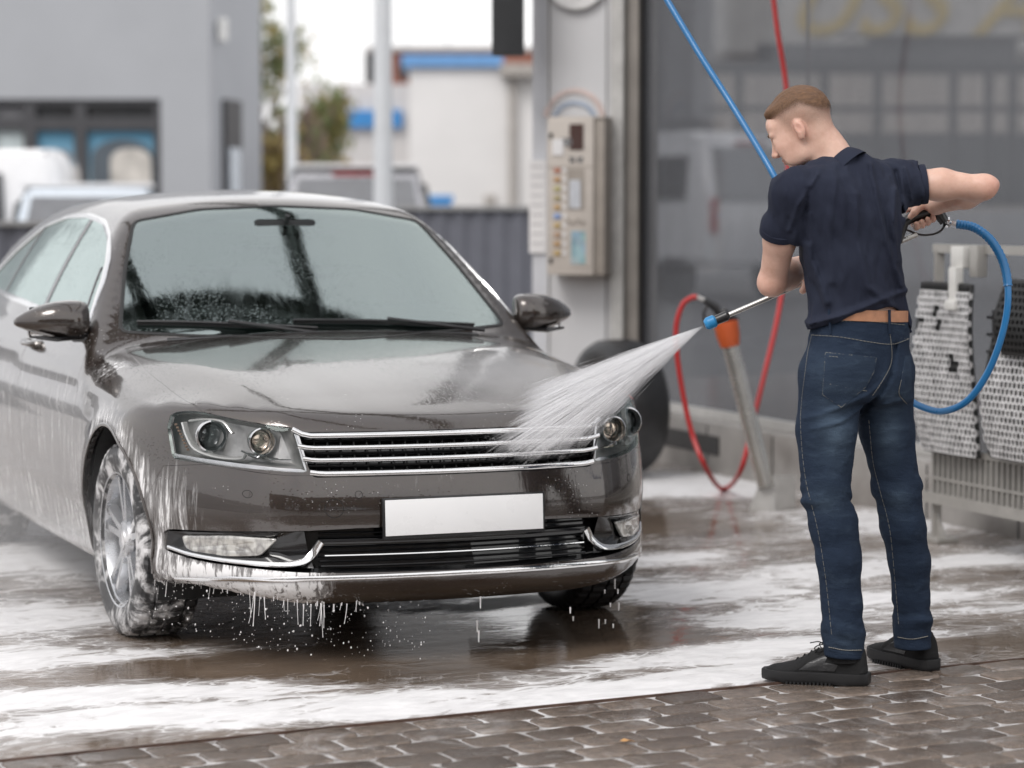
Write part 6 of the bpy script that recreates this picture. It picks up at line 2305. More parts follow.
t = NT('skin')
v = t.coord('Object')
n1 = t.math('ADD', t.math('MULTIPLY', t.noise(v, 22, 5, .7), .6), t.math('MULTIPLY', t.noise(v, 7, 4, .6), .4))
base = t.ramp(n1, [(.36, (.56, .335, .255)), (.64, (.70, .465, .370))])
ab = t.n('ShaderNodeAttribute', attribute_name='blush').outputs['Fac']
al = t.n('ShaderNodeAttribute', attribute_name='lips').outputs['Fac']
as_ = t.n('ShaderNodeAttribute', attribute_name='stubble').outputs['Fac']
c = t.mixc(t.math('MULTIPLY', ab, .34), base, (.60, .20, .15))
c = t.mixc(t.math('MULTIPLY', al, .5), c, (.44, .15, .13))
sn = t.noise(v, 420, 2, .7)
sfac = t.math('MULTIPLY', as_, t.ramp(sn, [(.35, .66), (.65, 1.0)]))
c = t.mixc(t.math('MULTIPLY', sfac, .88), c, (.12, .070, .042))
M_skin = t.done(t.pbsdf(color=c, rough=.48, sss=.10, normal=t.bump(t.noise(v, 260, 3), .10, .002)))
body_o = mesh_fast('body', Vb, Fb, M_skin, man, attrs={'stubble': stub, 'lips': lips, 'blush': blush})
body_o.data.materials[0].node_tree.nodes  # (one continuous mesh)

# ---- hair
def build_hair():
    f = Field(H(0, 0, 0) - .17, H(0, 0, 0) + .17, .003)
    w = f.win(f.lo, f.lo + f.n * f.h)
    sl, (X, Y, Z) = w
    p = np.stack([X - HO[0], Y - HO[1], Z - HO[2]], -1)
    a, b, c = p @ hf / HSC, p @ hs / HSC, p @ hu / HSC
    # strands run forward over the top
    st = fbm(a * 14, b * 150, c * 60, 3, 3) - .5
    l = np.sqrt(((a + .012) / .1025)**2 + (b / .0805)**2 + ((c - .045) / .0935)**2)
    d = (l - 1) * .08 - .007 * st
    # forelock lifted at the front
    l2 = np.sqrt(((a - .054) / .032)**2 + (b / .052)**2 + ((c - .093) / .018)**2)
    d = smin(d, (l2 - 1) * .02 - .006 * st, .02)
    hl = .022 + .010 * np.abs(b) / .08 - .045 * sstep(-a, .03, .10) + .030 * sstep(a, .03, .07) + .006 * (fbm(a * 60, b * 60, c * 60, 2, 9) - .5) * 2
    hl = hl + .002
    d = d + .0012 * (1 - sstep(c - hl, 0.01, .045))
    d = smax(d, hl - c, .004)
    d = smax(d, (a - .093) * .9, .01)
    f.D = d.astype(np.float32)
    return f.mesh()
t = NT('short_brown_hair')
v = t.coord('Object')
mp = t.n('ShaderNodeMapping'); t.l(v, mp.inputs[0]); mp.inputs['Rotation'].default_value = (0, 0, -yaw); mp.inputs['Scale'].default_value = (40, 420, 300)
n = t.noise(mp.outputs[0], 1.0, 4, .7)
hb = t.pbsdf(color=t.ramp(n, [(.3, (.050, .022, .010)), (.7, (.23, .118, .056))]), rough=.55, normal=t.bump(n, .8, .004))
M_brow = t.done(hb)
M_hair = M_brow.copy(); M_hair.name = 'faded_brown_hair'
t2 = NT.__new__(NT); t2.m = M_hair; t2.t = M_hair.node_tree
t2.out = [q for q in t2.t.nodes if q.type == 'OUTPUT_MATERIAL'][0]
src = t2.out.inputs[0].links[0].from_socket
ed_ = t2.n('ShaderNodeAttribute', attribute_name='above_line').outputs['Fac']
nn_ = t2.noise(t2.coord('Object'), 380, 3, .7)
al_ = t2.smooth(t2.math('ADD', ed_, t2.math('MULTIPLY', t2.math('SUBTRACT', nn_, .5), .9)), .25, .85)
trn = t2.n('ShaderNodeBsdfTransparent'); mxh = t2.n('ShaderNodeMixShader')
t2.l(al_, mxh.inputs[0]); t2.l(trn.outputs[0], mxh.inputs[1]); t2.l(src, mxh.inputs[2]); t2.l(mxh.outputs[0], t2.out.inputs[0])
Vh, Fh = build_hair()
lh = (Vh - HO) @ HM.T / HSC
edge_h = (lh[:, 2] - (.030 + .010 * np.abs(lh[:, 1]) / .08 - .045 * sstep(-lh[:, 0], .03, .10))) / .068
edge_h = np.maximum(edge_h, 0) * (1.0) + .5 * sstep(lh[:, 0], .060, .085)
mesh_fast('hair', Vh, Fh, M_hair, man, attrs={'above_line': edge_h})
# brow and eye
bvb = BVHTree.FromPolygons([tuple(q) for q in Vb[inhead]], []) if False else None
bm = bmesh.new()
for s_ in (-1, 1):
    pts = [H(.105 - .030 * abs(k) ** 1.5, s_ * (.016 + .034 * k), .029 + .006 * math.sin(k * 2.2)) for k in np.linspace(0, 1, 7)]
    sweep(bm, pts, [.0028, .0042, .0042, .0040, .0034, .0026, .0014], 6, flat=1.0)
from_bm('eyebrows', bm, M_brow, man, smooth=True, world_parent=True)
bm = bmesh.new()
for s_ in (-1, 1):
    pts = [H(.0995 - .012 * k, s_ * (.020 + .022 * k), .0035 - .002 * k) for k in np.linspace(0, 1, 5)]
    sweep(bm, pts, [.0020, .0036, .0036, .0028, .0016], 6)
from_bm('eyelashes', bm, simple('lash_dark', (.05, .03, .02), .6), man, smooth=True, world_parent=True)

# ---- polo shirt
def px_of(X, Y, Z):
    return 512 + X / (Y * 1.0024) * FPX
def gauss_line(X, Z, pts, w):
    """distance-based ridge along a polyline in the vertical plane"""
    d = np.full(X.shape, 9.0)
    for (a, b) in zip(pts[:-1], pts[1:]):
        ax, az, bx2, bz = a[0], a[1], b[0], b[1]
        L = (bx2 - ax)**2 + (bz - az)**2
        t = np.clip(((X - ax) * (bx2 - ax) + (Z - az) * (bz - az)) / L, 0, 1)
        d = np.minimum(d, np.hypot(X - ax - t * (bx2 - ax), Z - az - t * (bz - az)))
    return np.exp(-(d / w)**2)
def pl2(*p): 
    q = [J(a, b) for a, b in p]
    return [(c[0], c[2]) for c in q]
def build_shirt():
    f = Field([J(750, 205)[0], YP - .26, at(512, 345, YP).z], [J(940, 205)[0], YP + .30, at(512, 140, YP).z], .0045)
    f.loft([J(858, 338), J(857, 318), J(856, 300), J(853, 270), J(849, 240, .01), J(846, 212, .01), J(843, 190, .01), J(840, 172, .02), J(838, 158, .02)],
           [.170, .163, .160, .157, .165, .180, .175, .135, .068], [.122, .118, .115, .118, .126, .130, .112, .088, .062], Ld, Fd, .02)
    f.ell(J(820, 205, -.09), (.070, .05, .095), None, .05)       # left shoulder blade
    f.ell(J(880, 205, -.01), (.060, .05, .095), None, .05)
    # shoulders and sleeves
    f.chain([J(825, 182, -.02), J(793, 195, -.09), J(781, 226, -.06), J(779, 240, -.045)], [.064, .067, .050, .049], .035)
    f.chain([J(862, 178, .03), J(897, 184, .10), J(918, 184, .095), J(926, 184, .09)], [.064, .069, .060, .058], .035)
    w = f.win(f.lo, f.lo + f.n * f.h)
    sl, (X, Y, Z) = w
    D = f.D.astype(float)
    # sleeve ends: cut by planes across the arms
    dl = (J(772, 260, 0) - J(782, 215, -.08)); dl /= np.linalg.norm(dl)
    e0 = J(777.5, 233, -.05)
    k1 = (X - e0[0]) * dl[0] + (Y - e0[1]) * dl[1] + (Z - e0[2]) * dl[2]
    nearL = sstep(J(800, 205)[0] - X, 0, .01)
    D = np.where(X < J(799, 205)[0], smax(D, k1, .004), D)
    D = np.where((X > J(906, 205)[0]) , smax(D, (X - J(925, 205)[0]) + .10 * (Z - J(512, 184)[2]) , .004), D)
    # folds
    zx = Z
    fold = 0
    fold = fold + .0085 * gauss_line(X, Z, pl2((868, 165), (872, 200), (882, 240), (899, 285)), .010)
    fold = fold + .0070 * gauss_line(X, Z, pl2((850, 195), (851, 240), (862, 285), (890, 305)), .012)
    fold = fold + .0060 * gauss_line(X, Z, pl2((802, 215), (806, 260), (822, 300)), .011)
    fold = fold + .0060 * gauss_line(X, Z, pl2((893, 190), (888, 225), (896, 260)), .010)
    fold = fold + .0065 * gauss_line(X, Z, pl2((806, 322), (840, 312), (880, 297), (905, 290)), .009)
    fold = fold + .0045 * gauss_line(X, Z, pl2((830, 180), (822, 230), (826, 280)), .012)
    fold = fold + .006 * gauss_line(X, Z, pl2((906, 168), (913, 200)), .006)
    fold = fold + .0045 * gauss_line(X, Z, pl2((812, 175), (792, 205), (785, 230)), .007)
    fold = fold - .0070 * gauss_line(X, Z, pl2((802, 190), (800, 215), (803, 240)), .008)
    fold = fold - .0060 * gauss_line(X, Z, pl2((897, 172), (901, 200), (903, 215)), .008)
    fold = fold + .016 * (fbm((X + Z * .35) * 17, Y * 14, Z * 5.5, 3, 21) - .5)
    fold = fold + .006 * (fbm(X * 45, Y * 30, Z * 16, 2, 22) - .5)
    D = D - fold * 1.75
    # hem: lower on his left, riding up over the belt at the back
    hx = np.array([J(p, 300)[0] for p in (795, 815, 832, 845, 870, 893, 902, 912)])
    hz = np.array([zat(p, YP) for p in (334, 326, 321, 314, 309, 308, 316, 330)])
    hem = interp(np.clip(X, hx[0], hx[-1]), hx, hz)
    back = Y < YP + .03
    hem = np.where(back, hem, hem.min())
    D = smax(D, hem - Z, .006)
    f.D = D.astype(np.float32)
    return f.mesh()
t = NT('navy_pique_cotton')
v = t.coord('Object')
wv = t.n('ShaderNodeTexVoronoi', {'Vector': v, 'Scale': 520.0}).outputs['Distance']
cc = t.ramp(t.noise(v, 5, 4), [(.3, (.014, .017, .032)), (.7, (.022, .027, .046))])
M_polo = t.done(t.pbsdf(color=cc, rough=.9, spec=.25, normal=t.bump(t.math('ADD', wv, t.noise(v, 25, 4)), .22, .003)))
Vs, Fs_ = build_shirt()
shirt = mesh_fast('polo_shirt', Vs, Fs_, M_polo, man)
# collar: folded band round the neck
bm = bmesh.new()
nd = (J(822, 150, .035) - nkC); nd /= np.linalg.norm(nd)
ndv = Vector(nd)
x_ = ndv.cross(Vector((0, 1, 0))).normalized(); y_ = ndv.cross(x_)
c0 = Vector(J(838, 170, .02))
prof = [(.092, -.014), (.083, .006), (.0715, .024), (.068, .028), (.0655, .024), (.069, .0), (.07, -.02)]
rings = []
for r, tt in prof:
    ring = []
    for k in range(44):
        a = 2 * PI * k / 44
        wv_ = .0015 * math.sin(3 * a + 1)
        ring.append(bm.verts.new(c0 + ndv * (tt + wv_) + (x_ * math.cos(a) * 1.04 + y_ * math.sin(a)) * r))
    rings.append(ring)
for i in range(len(rings) - 1):
    for k in range(44): bm.faces.new((rings[i][k], rings[i][(k + 1) % 44], rings[i + 1][(k + 1) % 44], rings[i + 1][k]))
bmesh.ops.recalc_face_normals(bm, faces=bm.faces)
from_bm('collar', bm, M_polo, shirt, smooth=True)
# ribbed sleeve cuffs
def cuff(c, d, ra, n_=36, fl=1.0):
    bm = bmesh.new()
    d = Vector(d).normalized()
    x_ = d.cross(Vector((0, 1, 0))).normalized(); y_ = d.cross(x_)
    rings = []
    for r, tt in ((ra - .004, -.020), (ra + .0015, -.019), (ra + .0025, -.010), (ra + .0015, .000), (ra - .003, .001), (ra - .005, -.018)):
        rings.append([bm.verts.new(Vector(c) + d * tt + (x_ * math.cos(2 * PI * k / n_) + y_ * math.sin(2 * PI * k / n_) * fl) * r) for k in range(n_)])
    for i in range(len(rings) - 1):
        for k in range(n_): bm.faces.new((rings[i][k], rings[i][(k + 1) % n_], rings[i + 1][(k + 1) % n_], rings[i + 1][k]))
    bmesh.ops.recalc_face_normals(bm, faces=bm.faces)
    return from_bm('sleeve_cuff', bm, M_polo, shirt, smooth=True, angle=60)
cuff(J(778.5, 234, -.05), (J(772, 262, 0) - J(780, 222, -.08)), .0555)
cuff(J(926, 184, .09), np.array([1, -.03, .10]), .0575)

# ---- jeans
def build_jeans():
    f = Field([J(780, 205)[0], YP - .26, at(512, 672, YP - .08).z], [J(945, 205)[0], YP + .30, at(512, 305, YP).z], .0045)
    f.loft([J(862, 314), J(861, 330), J(858, 350), J(855, 375), J(854, 400)], [.152, .160, .166, .170, .155], [.108, .114, .120, .122, .110], Ld, Fd, .02)
    f.ell(J(836, 378, -.075), (.078, .07, .075), None, .05)
    f.ell(J(885, 378, .0), (.068, .075, .075), None, .05)
    f.chain([J(832, 375, -.045), J(826, 430, -.06), J(826, 488, -.07), J(833, 525, -.072), J(839, 560, -.08), J(842, 605, -.08), J(843, 630, -.08), J(845, 662, -.08)],
            [.098, .0865, .0715, .069, .0645, .058, .060, .059], .02)
    f.chain([J(884, 375, .04), J(886, 430, .06), J(897, 488, .08), J(903, 525, .09), J(909, 560, .11), J(911, 600, .13), J(912, 625, .14), J(913, 652, .14)],
            [.092, .0785, .069, .066, .061, .054, .057, .055], .02)
    w = f.win(f.lo, f.lo + f.n * f.h)
    sl, (X, Y, Z) = w
    D = f.D.astype(float)
    xm = J(865, 205)[0] + (0.35 - Z) * .02
    lft = X < np.where(Z > .6, J(862, 205)[0], J(868, 205)[0])
    z_ = lambda py, d=0: zat(py, YP + d)
    fo = 0
    nz = fbm(X * 9, Y * 9, Z * 9, 3, 31) - .5
    for side, zk_, za, cx, cy in ((True, z_(500), z_(628, -.08), J(826, 488)[0], YP - .07), (False, z_(500), z_(618, .13), J(900, 488)[0], YP + .09)):
        ang = np.arctan2(Y - cy, X - cx)
        m = lft if side else ~lft
        tilt = .030 * np.sin(ang + (.5 if side else 1.4))
        wk = np.exp(-((Z - zk_) / .075)**2)
        wa = np.exp(-((Z - za) / .060)**2)
        rk_ = 3.2 * (fbm(X * 7, Y * 7, (Z + tilt) * 36, 2, 41) - .5)
        ra_ = 3.0 * (fbm(X * 8, Y * 8, (Z + tilt) * 30, 2, 43) - .5)
        fo = fo + m * (.0075 * wk * rk_ * (.6 + .4 * np.sin(ang * 2 + 1)) + (.0080) * wa * ra_)
    # pulls under the seat and drag lines on the thighs
    fo = fo + .006 * gauss_line(X, Z, pl2((800, 415), (830, 405), (862, 392), (880, 378)), .008)
    fo = fo + .005 * gauss_line(X, Z, pl2((806, 425), (835, 418), (858, 405)), .006)
    fo = fo - .010 * gauss_line(X, Z, pl2((892, 345), (886, 375), (870, 398), (864, 412)), .008)
    fo = fo + .005 * gauss_line(X, Z, pl2((868, 408), (890, 400), (912, 398)), .007)
    fo = fo + .010 * (fbm(X * 16, Y * 16, (Z + X * .3) * 9, 3, 33) - .5) + .004 * (fbm(X * 50, Y * 50, Z * 34, 2, 34) - .5)
    D = D - fo
    D = smax(D, Z - (z_(318) - .05 * (X - J(862, 317)[0])), .004)
    cuffz = np.where(lft, z_(657, -.08) + .05 * (X - J(845, 650)[0]) * -1, z_(648, .14))
    D = smax(D, cuffz - Z, .004)
    f.D = D.astype(np.float32)
    return f.mesh()
Vj, Fj = build_jeans()
zr = Vj[:, 2]
fade = np.zeros(len(Vj))
for c_, r_, a_ in ((J(835, 425, -.14), (.05, .3, .11), .9), (J(888, 425, -.02), (.04, .3, .10), .8), (J(832, 372, -.2), (.06, .3, .05), .45), (J(826, 500, -.14), (.05, .3, .045), .45), (J(898, 500, 0), (.04, .3, .045), .4), (J(843, 640, -.1), (.06, .3, .03), .35)):
    q = (Vj - c_) / np.array(r_)
    fade = np.maximum(fade, a_ * np.exp(-(q**2).sum(1)))
t = NT('blue_denim')
v = t.coord('Object')
fa = t.n('ShaderNodeAttribute', attribute_name='fade').outputs['Fac']
m1 = t.n('ShaderNodeMapping'); t.l(v, m1.inputs[0]); m1.inputs['Scale'].default_value = (420, 420, 130)
slub = t.noise(m1.outputs[0], 1, 4, .7)
m2 = t.n('ShaderNodeMapping'); t.l(v, m2.inputs[0]); m2.inputs['Scale'].default_value = (10, 10, 34)
cre = t.noise(m2.outputs[0], 1, 5, .65, .3)
ff = t.math('MULTIPLY', fa, t.ramp(cre, [(.3, .25), (.7, 1.0)]))
ff = t.math('ADD', t.math('MULTIPLY', ff, .85), t.math('MULTIPLY', t.ramp(cre, [(.55, 0), (.8, 1)]), .22))
cc = t.mixc(ff, (.012, .021, .042), (.100, .145, .200))
cc = t.mixc(t.math('MULTIPLY', slub, .28), cc, (.040, .060, .088))
M_denim = t.done(t.pbsdf(color=cc, rough=.9, spec=.2, normal=t.bump(t.math('ADD', slub, t.math('MULTIPLY', cre, 2.4)), .5, .005)))
jeans = mesh_fast('jeans', Vj, Fj, M_denim, man, attrs={'fade': fade})
bvj = BVHTree.FromPolygons([tuple(q) for q in Vj], [tuple(int(i) for i in q) for q in Fj])
def onj(px, py, off=.0):
    o = Vector((0, 0, CAMH)); d = ray(px, py).normalized()
    h = bvj.ray_cast(o, d)
    if h[0] is None:
        q = bvj.find_nearest(at(px, py, YP - .1)); return q[0] + q[1] * off
    return h[0] + h[1] * off
M_stitch = simple('pale_stitching', (.26, .25, .22), .8, var=.2, nscale=200)
def stitch(name, pp, r=.0008, m=M_stitch, step=4.0):
    bm = bmesh.new()
    P2 = spline([(a, b, 0) for a, b in pp], 8)
    pts = [onj(q[0], q[1], .0012) for q in P2]
    # dashes
    i = 0
    for i in range(0, len(pts) - 1):
        sweep(bm, [pts[i], pts[i].lerp(pts[i + 1], .75)], r, 5)
    return from_bm(name, bm, m, jeans, smooth=True)
def seg(a, b): return [a, ((a[0] + b[0]) / 2, (a[1] + b[1]) / 2), b]
def patch(name, poly, thick, m):
    """raised cloth patch on the denim"""
    bm = bmesh.new()
    g_ = dens(poly, 4, True)
    cx_ = sum(p[0] for p in poly) / len(poly); cy_ = sum(p[1] for p in poly) / len(poly)
    rings = []
    for k, o in ((1, -.001), (1, thick), (.9, thick + .0005), (.65, thick + .0005), (.35, thick + .0005)):
        rings.append([bm.verts.new(onj(cx_ + (a - cx_) * k, cy_ + (b - cy_) * k, o)) for a, b in g_])
    for A_, B_ in zip(rings[:-1], rings[1:]):
        for i in range(len(A_)): bm.faces.new((A_[i], A_[(i + 1) % len(A_)], B_[(i + 1) % len(A_)], B_[i]))
    bm.faces.new(rings[-1])
    bmesh.ops.recalc_face_normals(bm, faces=bm.faces)
    o = from_bm(name, bm, m, jeans, smooth=True, angle=60)
    at_ = o.data.attributes.new('fade', 'FLOAT', 'POINT'); at_.data.foreach_set('value', [.22] * len(o.data.vertices))
    return o
PK = [(825, 352), (877, 357), (874, 372), (866, 387), (841, 408), (822, 395)]
patch('back_pocket', PK, .0018, M_denim)
patch('back_pocket', [(905, 356), (911, 355), (911, 400), (906, 403), (899, 393), (901, 378)], .0018, M_denim)
for a, b in zip(PK, PK[1:] + PK[:1]): stitch('pocket_stitching', seg((a[0] * .975 + 848 * .025, a[1] * .975 + 378 * .025), (b[0] * .975 + 848 * .025, b[1] * .975 + 378 * .025)))
stitch('pocket_stitching', seg((826, 356), (876, 361)))
stitch('pocket_stitching', [(830, 384), (850, 388), (867, 391)])
stitch('pocket_stitching', [(905, 358), (901, 380), (899, 394), (907, 404)])
stitch('yoke_stitching', [(812, 335), (840, 337), (870, 342), (892, 344), (911, 338)])
stitch('waist_stitching', [(815, 322), (845, 321), (875, 322), (905, 325)])
stitch('seat_seam', [(888, 322), (891, 344), (891, 362), (884, 378), (872, 396)])
stitch('side_seam', [(812, 335), (808, 352), (805, 375), (802, 400), (801, 430), (806, 480), (818, 530), (826, 580), (832, 636)], .0006)
stitch('inseam', [(869, 420), (873, 460), (880, 490), (890, 530), (896, 590), (899, 625)], .0006)
stitch('cuff_stitching', [(829, 647), (845, 650), (862, 650)], .0012)
stitch('cuff_stitching', [(898, 637), (912, 639), (928, 636)], .0012)
for px_ in (830, 888):
    bm = bmesh.new()
    b = onj(px_ + 1, 334, .002); a = onj(px_, 323, .006) + Vector((0, -.004, (323 - 310) / 342))
    sweep(bm, [a, (a + b) / 2 + Vector((0, -.002, 0)), b], .0042, 6, flat=.6)
    from_bm('belt_loop', bm, M_denim, jeans, smooth=True)

# ---- tan belt showing between hem and waistband
bm = bmesh.new()
M_belt = simple('tan_leather_belt', (.42, .20, .11), .5, var=.15, nscale=40)
cB = J(861, 314)
rings = []
for o_, dz in ((.0, -.017), (.003, -.016), (.003, .016), (.0, .017), (-.006, .016), (-.006, -.016)):
    ring = []
    for k in range(72):
        a = 2 * PI * k / 72
        u = Ld * (math.copysign(abs(math.cos(a))**.87, math.cos(a)) * (.149 + o_)) + Fd * (math.copysign(abs(math.sin(a))**.87, math.sin(a)) * (.111 + o_))
        p_ = cB + u
        ring.append(bm.verts.new((p_[0], p_[1], cB[2] + dz - .05 * (p_[0] - cB[0]))))
    rings.append(ring)
for i in range(6):
    A_, B_ = rings[i], rings[(i + 1) % 6]
    for k in range(72): bm.faces.new((A_[k], A_[(k + 1) % 72], B_[(k + 1) % 72], B_[k]))
bmesh.ops.recalc_face_normals(bm, faces=bm.faces)
from_bm('belt', bm, M_belt, man, smooth=True, angle=50, world_parent=True)

# ---- sneakers
M_suede = simple('black_suede', (.005, .005, .0055), .85, bump=.3, bscale=180)
M_leather = simple('black_leather', (.010, .010, .011), .42, bump=.25, bscale=110, coat=.2)
M_sole = simple('black_rubber_sole', (.007, .007, .008), .55, bump=.15)
def shoe(heel, toe, flip):
    heel, toe = Vector(heel), Vector(toe)
    heel.z = toe.z = 0
    d = (toe - heel); L = d.length; d.normalize()
    w = Vector((-d.y, d.x, 0))
    zb = .007
    e = empty('sneaker', heel, 0); e.parent = man; e.matrix_parent_inverse = parent_inv(man)
    def inv(): return (Matrix.Translation(heel)).inverted()
    k = L / .30
    ls = np.array([-.002, .02, .06, .10, .15, .20, .245, .28, .302]) * k
    hw = [.026, .036, .038, .037, .041, .047, .046, .036, .012]
    ht = [.104, .116, .118, .112, .094, .066, .052, .043, .030]
    fld = Field([0, -.075, .0], [L + .02, .075, .15], .0035)
    sl, (X, Y_, Z) = fld.win(fld.lo, fld.lo + fld.n * fld.h)
    a = interp(X, ls, hw); h_ = interp(X, ls, ht)
    Zc = .030
    ny = np.abs(Y_) / a
    nzv = (Z - Zc) / (h_ - Zc)
    dd = ((ny**2.2 + np.maximum(nzv, 0)**2.4)**(1 / 2.3) - 1) * np.minimum(a, h_ - Zc)
    dd = smax(dd, .024 - Z, .003)
    dd = smax(dd, -(X - .004 * (Z / .09)), .012); dd = smax(dd, X - L + .004, .01)
    # ankle opening
    op = np.sqrt(((X - .065 * k) / .045)**2 + (Y_ / .027)**2) - 1
    dd = smax(dd, -smax(op * .03, .100 - Z, .004), .004)
    # overlay panels as slight relief
    dd = dd - .0016 * sstep(np.sin(X * 55 + Z * 50) , .2, .5) * (X < .2 * k) * (Z > .035)
    fld.D = dd.astype(np.float32)
    V, Fq = fld.mesh()
    W = np.array(heel[:])[None] + V[:, :1] * np.array(d[:]) + V[:, 1:2] * np.array(w[:]) + V[:, 2:] * np.array([0, 0, 1]) + np.array([0, 0, zb])
    me_o = bpy.data.objects
    o = mesh_fast('upper', W, Fq, M_suede, None)
    o.parent = e; o.matrix_parent_inverse = inv() if False else Matrix.Translation(-Vector((heel.x, heel.y, 0)))
    # leather side panels
    for s in (-1, 1):
        bm = bmesh.new()
        bv = BVHTree.FromPolygons([tuple(q) for q in V], [tuple(int(i) for i in q) for q in Fq])
        poly = [(.085, .040), (.19, .040), (.165, .062), (.125, .084), (.105, .088), (.115, .066), (.075, .060)]
        g_ = dens([(p[0] * k, p[1]) for p in poly], .008, True)
        cx_, cz_ = .13 * k, .058
        rings = []
        for kk, oo in ((1, -.001), (.97, .0018), (.6, .002), (.25, .002)):
            ring = []
            for p in g_:
                x, z = cx_ + (p[0] - cx_) * kk, cz_ + (p[1] - cz_) * kk
                hh = bv.ray_cast(Vector((x, s * .2, z)), Vector((0, -s, 0)))
                q = (hh[0] + Vector((0, s * oo, 0))) if hh[0] is not None else Vector((x, s * .03, z))
                ring.append(bm.verts.new(Vector(heel) + d * q.x + w * q.y + Vector((0, 0, q.z + zb))))
            rings.append(ring)
        for A_, B_ in zip(rings[:-1], rings[1:]):
            for i in range(len(A_)): bm.faces.new((A_[i], A_[(i + 1) % len(A_)], B_[(i + 1) % len(A_)], B_[i]))
        bm.faces.new(rings[-1])
        bmesh.ops.recalc_face_normals(bm, faces=bm.faces)
        pn = from_bm('leather_panel', bm, M_leather, None, smooth=True, angle=60)
        pn.parent = e; pn.matrix_parent_inverse = Matrix.Translation(-Vector((heel.x, heel.y, 0)))
    # sole
    bm = bmesh.new()
    ol = []
    xs = np.linspace(-.008, L + .004, 26)
    def hwid(x): return float(interp(np.array([x]), ls, np.array([.034, .041, .042, .041, .044, .051, .050, .040, .020]))[0])
    up = [(x, hwid(x)) for x in xs]
    up[0] = (xs[0], .024); up[-1] = (xs[-1], .018)
    ol = up + [(x, -y) for x, y in reversed(up)]
    rings = []
    for sc_, z in ((.93, .0), (.985, .004), (1.0, .012), (1.0, .030), (.985, .0345), (.93, .035)):
        rings.append([bm.verts.new(Vector(heel) + d * (L / 2 + (x - L / 2) * (1 - (1 - sc_) * .3)) + w * (y * sc_) + Vector((0, 0, z + zb + (.004 * sstep(x, .22, .31) if z < .02 else 0)))) for x, y in ol])
    n_ = len(ol)
    for A_, B_ in zip(rings[:-1], rings[1:]):
        for i in range(n_): bm.faces.new((A_[i], A_[(i + 1) % n_], B_[(i + 1) % n_], B_[i])).smooth = True
    bm.faces.new(rings[0][::-1]); bm.faces.new(rings[-1])
    for i in range(12):
        x = .10 * k + i * .0115
        for s in (-1, 1):
            y = s * (hwid(x) * .93)
            c_ = Vector(heel) + d * x + w * y + Vector((0, 0, zb - .001))
            bx(bm, c_, (.006, .014, .012), rot=math.atan2(d.y, d.x))
    bmesh.ops.recalc_face_normals(bm, faces=bm.faces)
    so = from_bm('sole', bm, M_sole, None, smooth=True, angle=40)
    so.parent = e; so.matrix_parent_inverse = Matrix.Translation(-Vector((heel.x, heel.y, 0)))
    # laces and tongue
    bm = bmesh.new()
    def Pq(x, y, z): return Vector(heel) + d * x + w * y + Vector((0, 0, z + zb))
    for i in range(5):
        x = (.118 + .020 * i) * k; z = float(interp(np.array([x]), ls, ht)[0]) + .002
        sweep(bm, [Pq(x, -.022, z - .010), Pq(x + .003, 0, z + .001), Pq(x + .008, .022, z - .010)], .0022, 6)
    z0 = .104
    for s in (-1, 1):
        sweep(bm, spline([Pq(.112 * k, 0, z0), Pq(.125 * k, s * .018, z0 + .012), Pq(.145 * k, s * .036, z0 + .004), Pq(.135 * k, s * .03, z0 - .010), Pq(.115 * k, s * .005, z0)], 5), .0018, 5)
    sweep(bm, spline([Pq(.115 * k, 0, z0), Pq(.14 * k, -.01, z0 + .014), Pq(.165 * k, .004, z0 + .012)], 5), .0018, 5)
    lo_ = from_bm('laces', bm, M_suede, None, smooth=True)
    bm = bmesh.new()
    sweep(bm, [Pq(.135 * k, 0, .088), Pq(.112 * k, 0, .104), Pq(.092 * k, 0, .120)], [.022, .026, .024], 12, flat=.28)
    to = from_bm('tongue', bm, M_suede, None, smooth=True)
    for o_ in (lo_, to): o_.parent = e; o_.matrix_parent_inverse = Matrix.Translation(-Vector((heel.x, heel.y, 0)))
shoe(gp(867, 687), gp(764, 681), 1)
shoe(gp(932, 673), gp(873, 658), 1)

M_sock = simple('black_sock', (.012, .012, .013), .95, bump=.4, bscale=200)
for a_ in (ankL, ankR):
    bm = bmesh.new()
    p_ = Vector(a_)
    sweep(bm, [Vector((p_.x + .005, p_.y, .075)), Vector((p_.x + .003, p_.y, .11)), p_ + Vector((0, 0, .05))], [.045, .044, .046], 20)
    from_bm('sock', bm, M_sock, man, smooth=True, world_parent=True)

# ================================================================== LANCE, BLUE HOSE, JET
lan = empty('spray_lance', LANCE_G, 0, 'steel spray lance with black grip and blue nozzle held by the man', 'lance')
def LV(l, o, u): return Gh(l, o, u)
def lp(name, bm, m, parent=lan, **k): return from_bm(name, bm, m, parent, smooth=True, world_parent=True, **k)
def tov(a): return Vector([float(q) for q in a])
bm = bmesh.new()
sweep(bm, [tov(lance(.12)), tov(lance(.5)), tov(lance(.90))], .0078, 12)
lp('shaft', bm, simple('lance_steel', (.62, .61, .58), .25, .9))
bm = bmesh.new()
body_pts = [tov(LANCE_G) + Vector((-.004, 0, 0)), tov(Gh(-.035, 0, 0)), tov(Gh(-.01, 0, .006)), tov(Gh(.04, 0, .010)), tov(Gh(.075, 0, .002)), tov(lance(.20))]
sweep(bm, body_pts, [.020, .026, .026, .024, .021, .016], 14, flat=.8)
lp('grip', bm, M_black)
bm = bmesh.new()
sweep(bm, spline([tov(Gh(-.040, 0, -.012)), tov(Gh(-.044, 0, -.040)), tov(Gh(-.030, 0, -.062)), tov(Gh(0, 0, -.066)), tov(Gh(.04, 0, -.052)), tov(Gh(.075, 0, -.02))], 6), .0035, 8)
lp('trigger_guard', bm, M_black)
bm = bmesh.new()
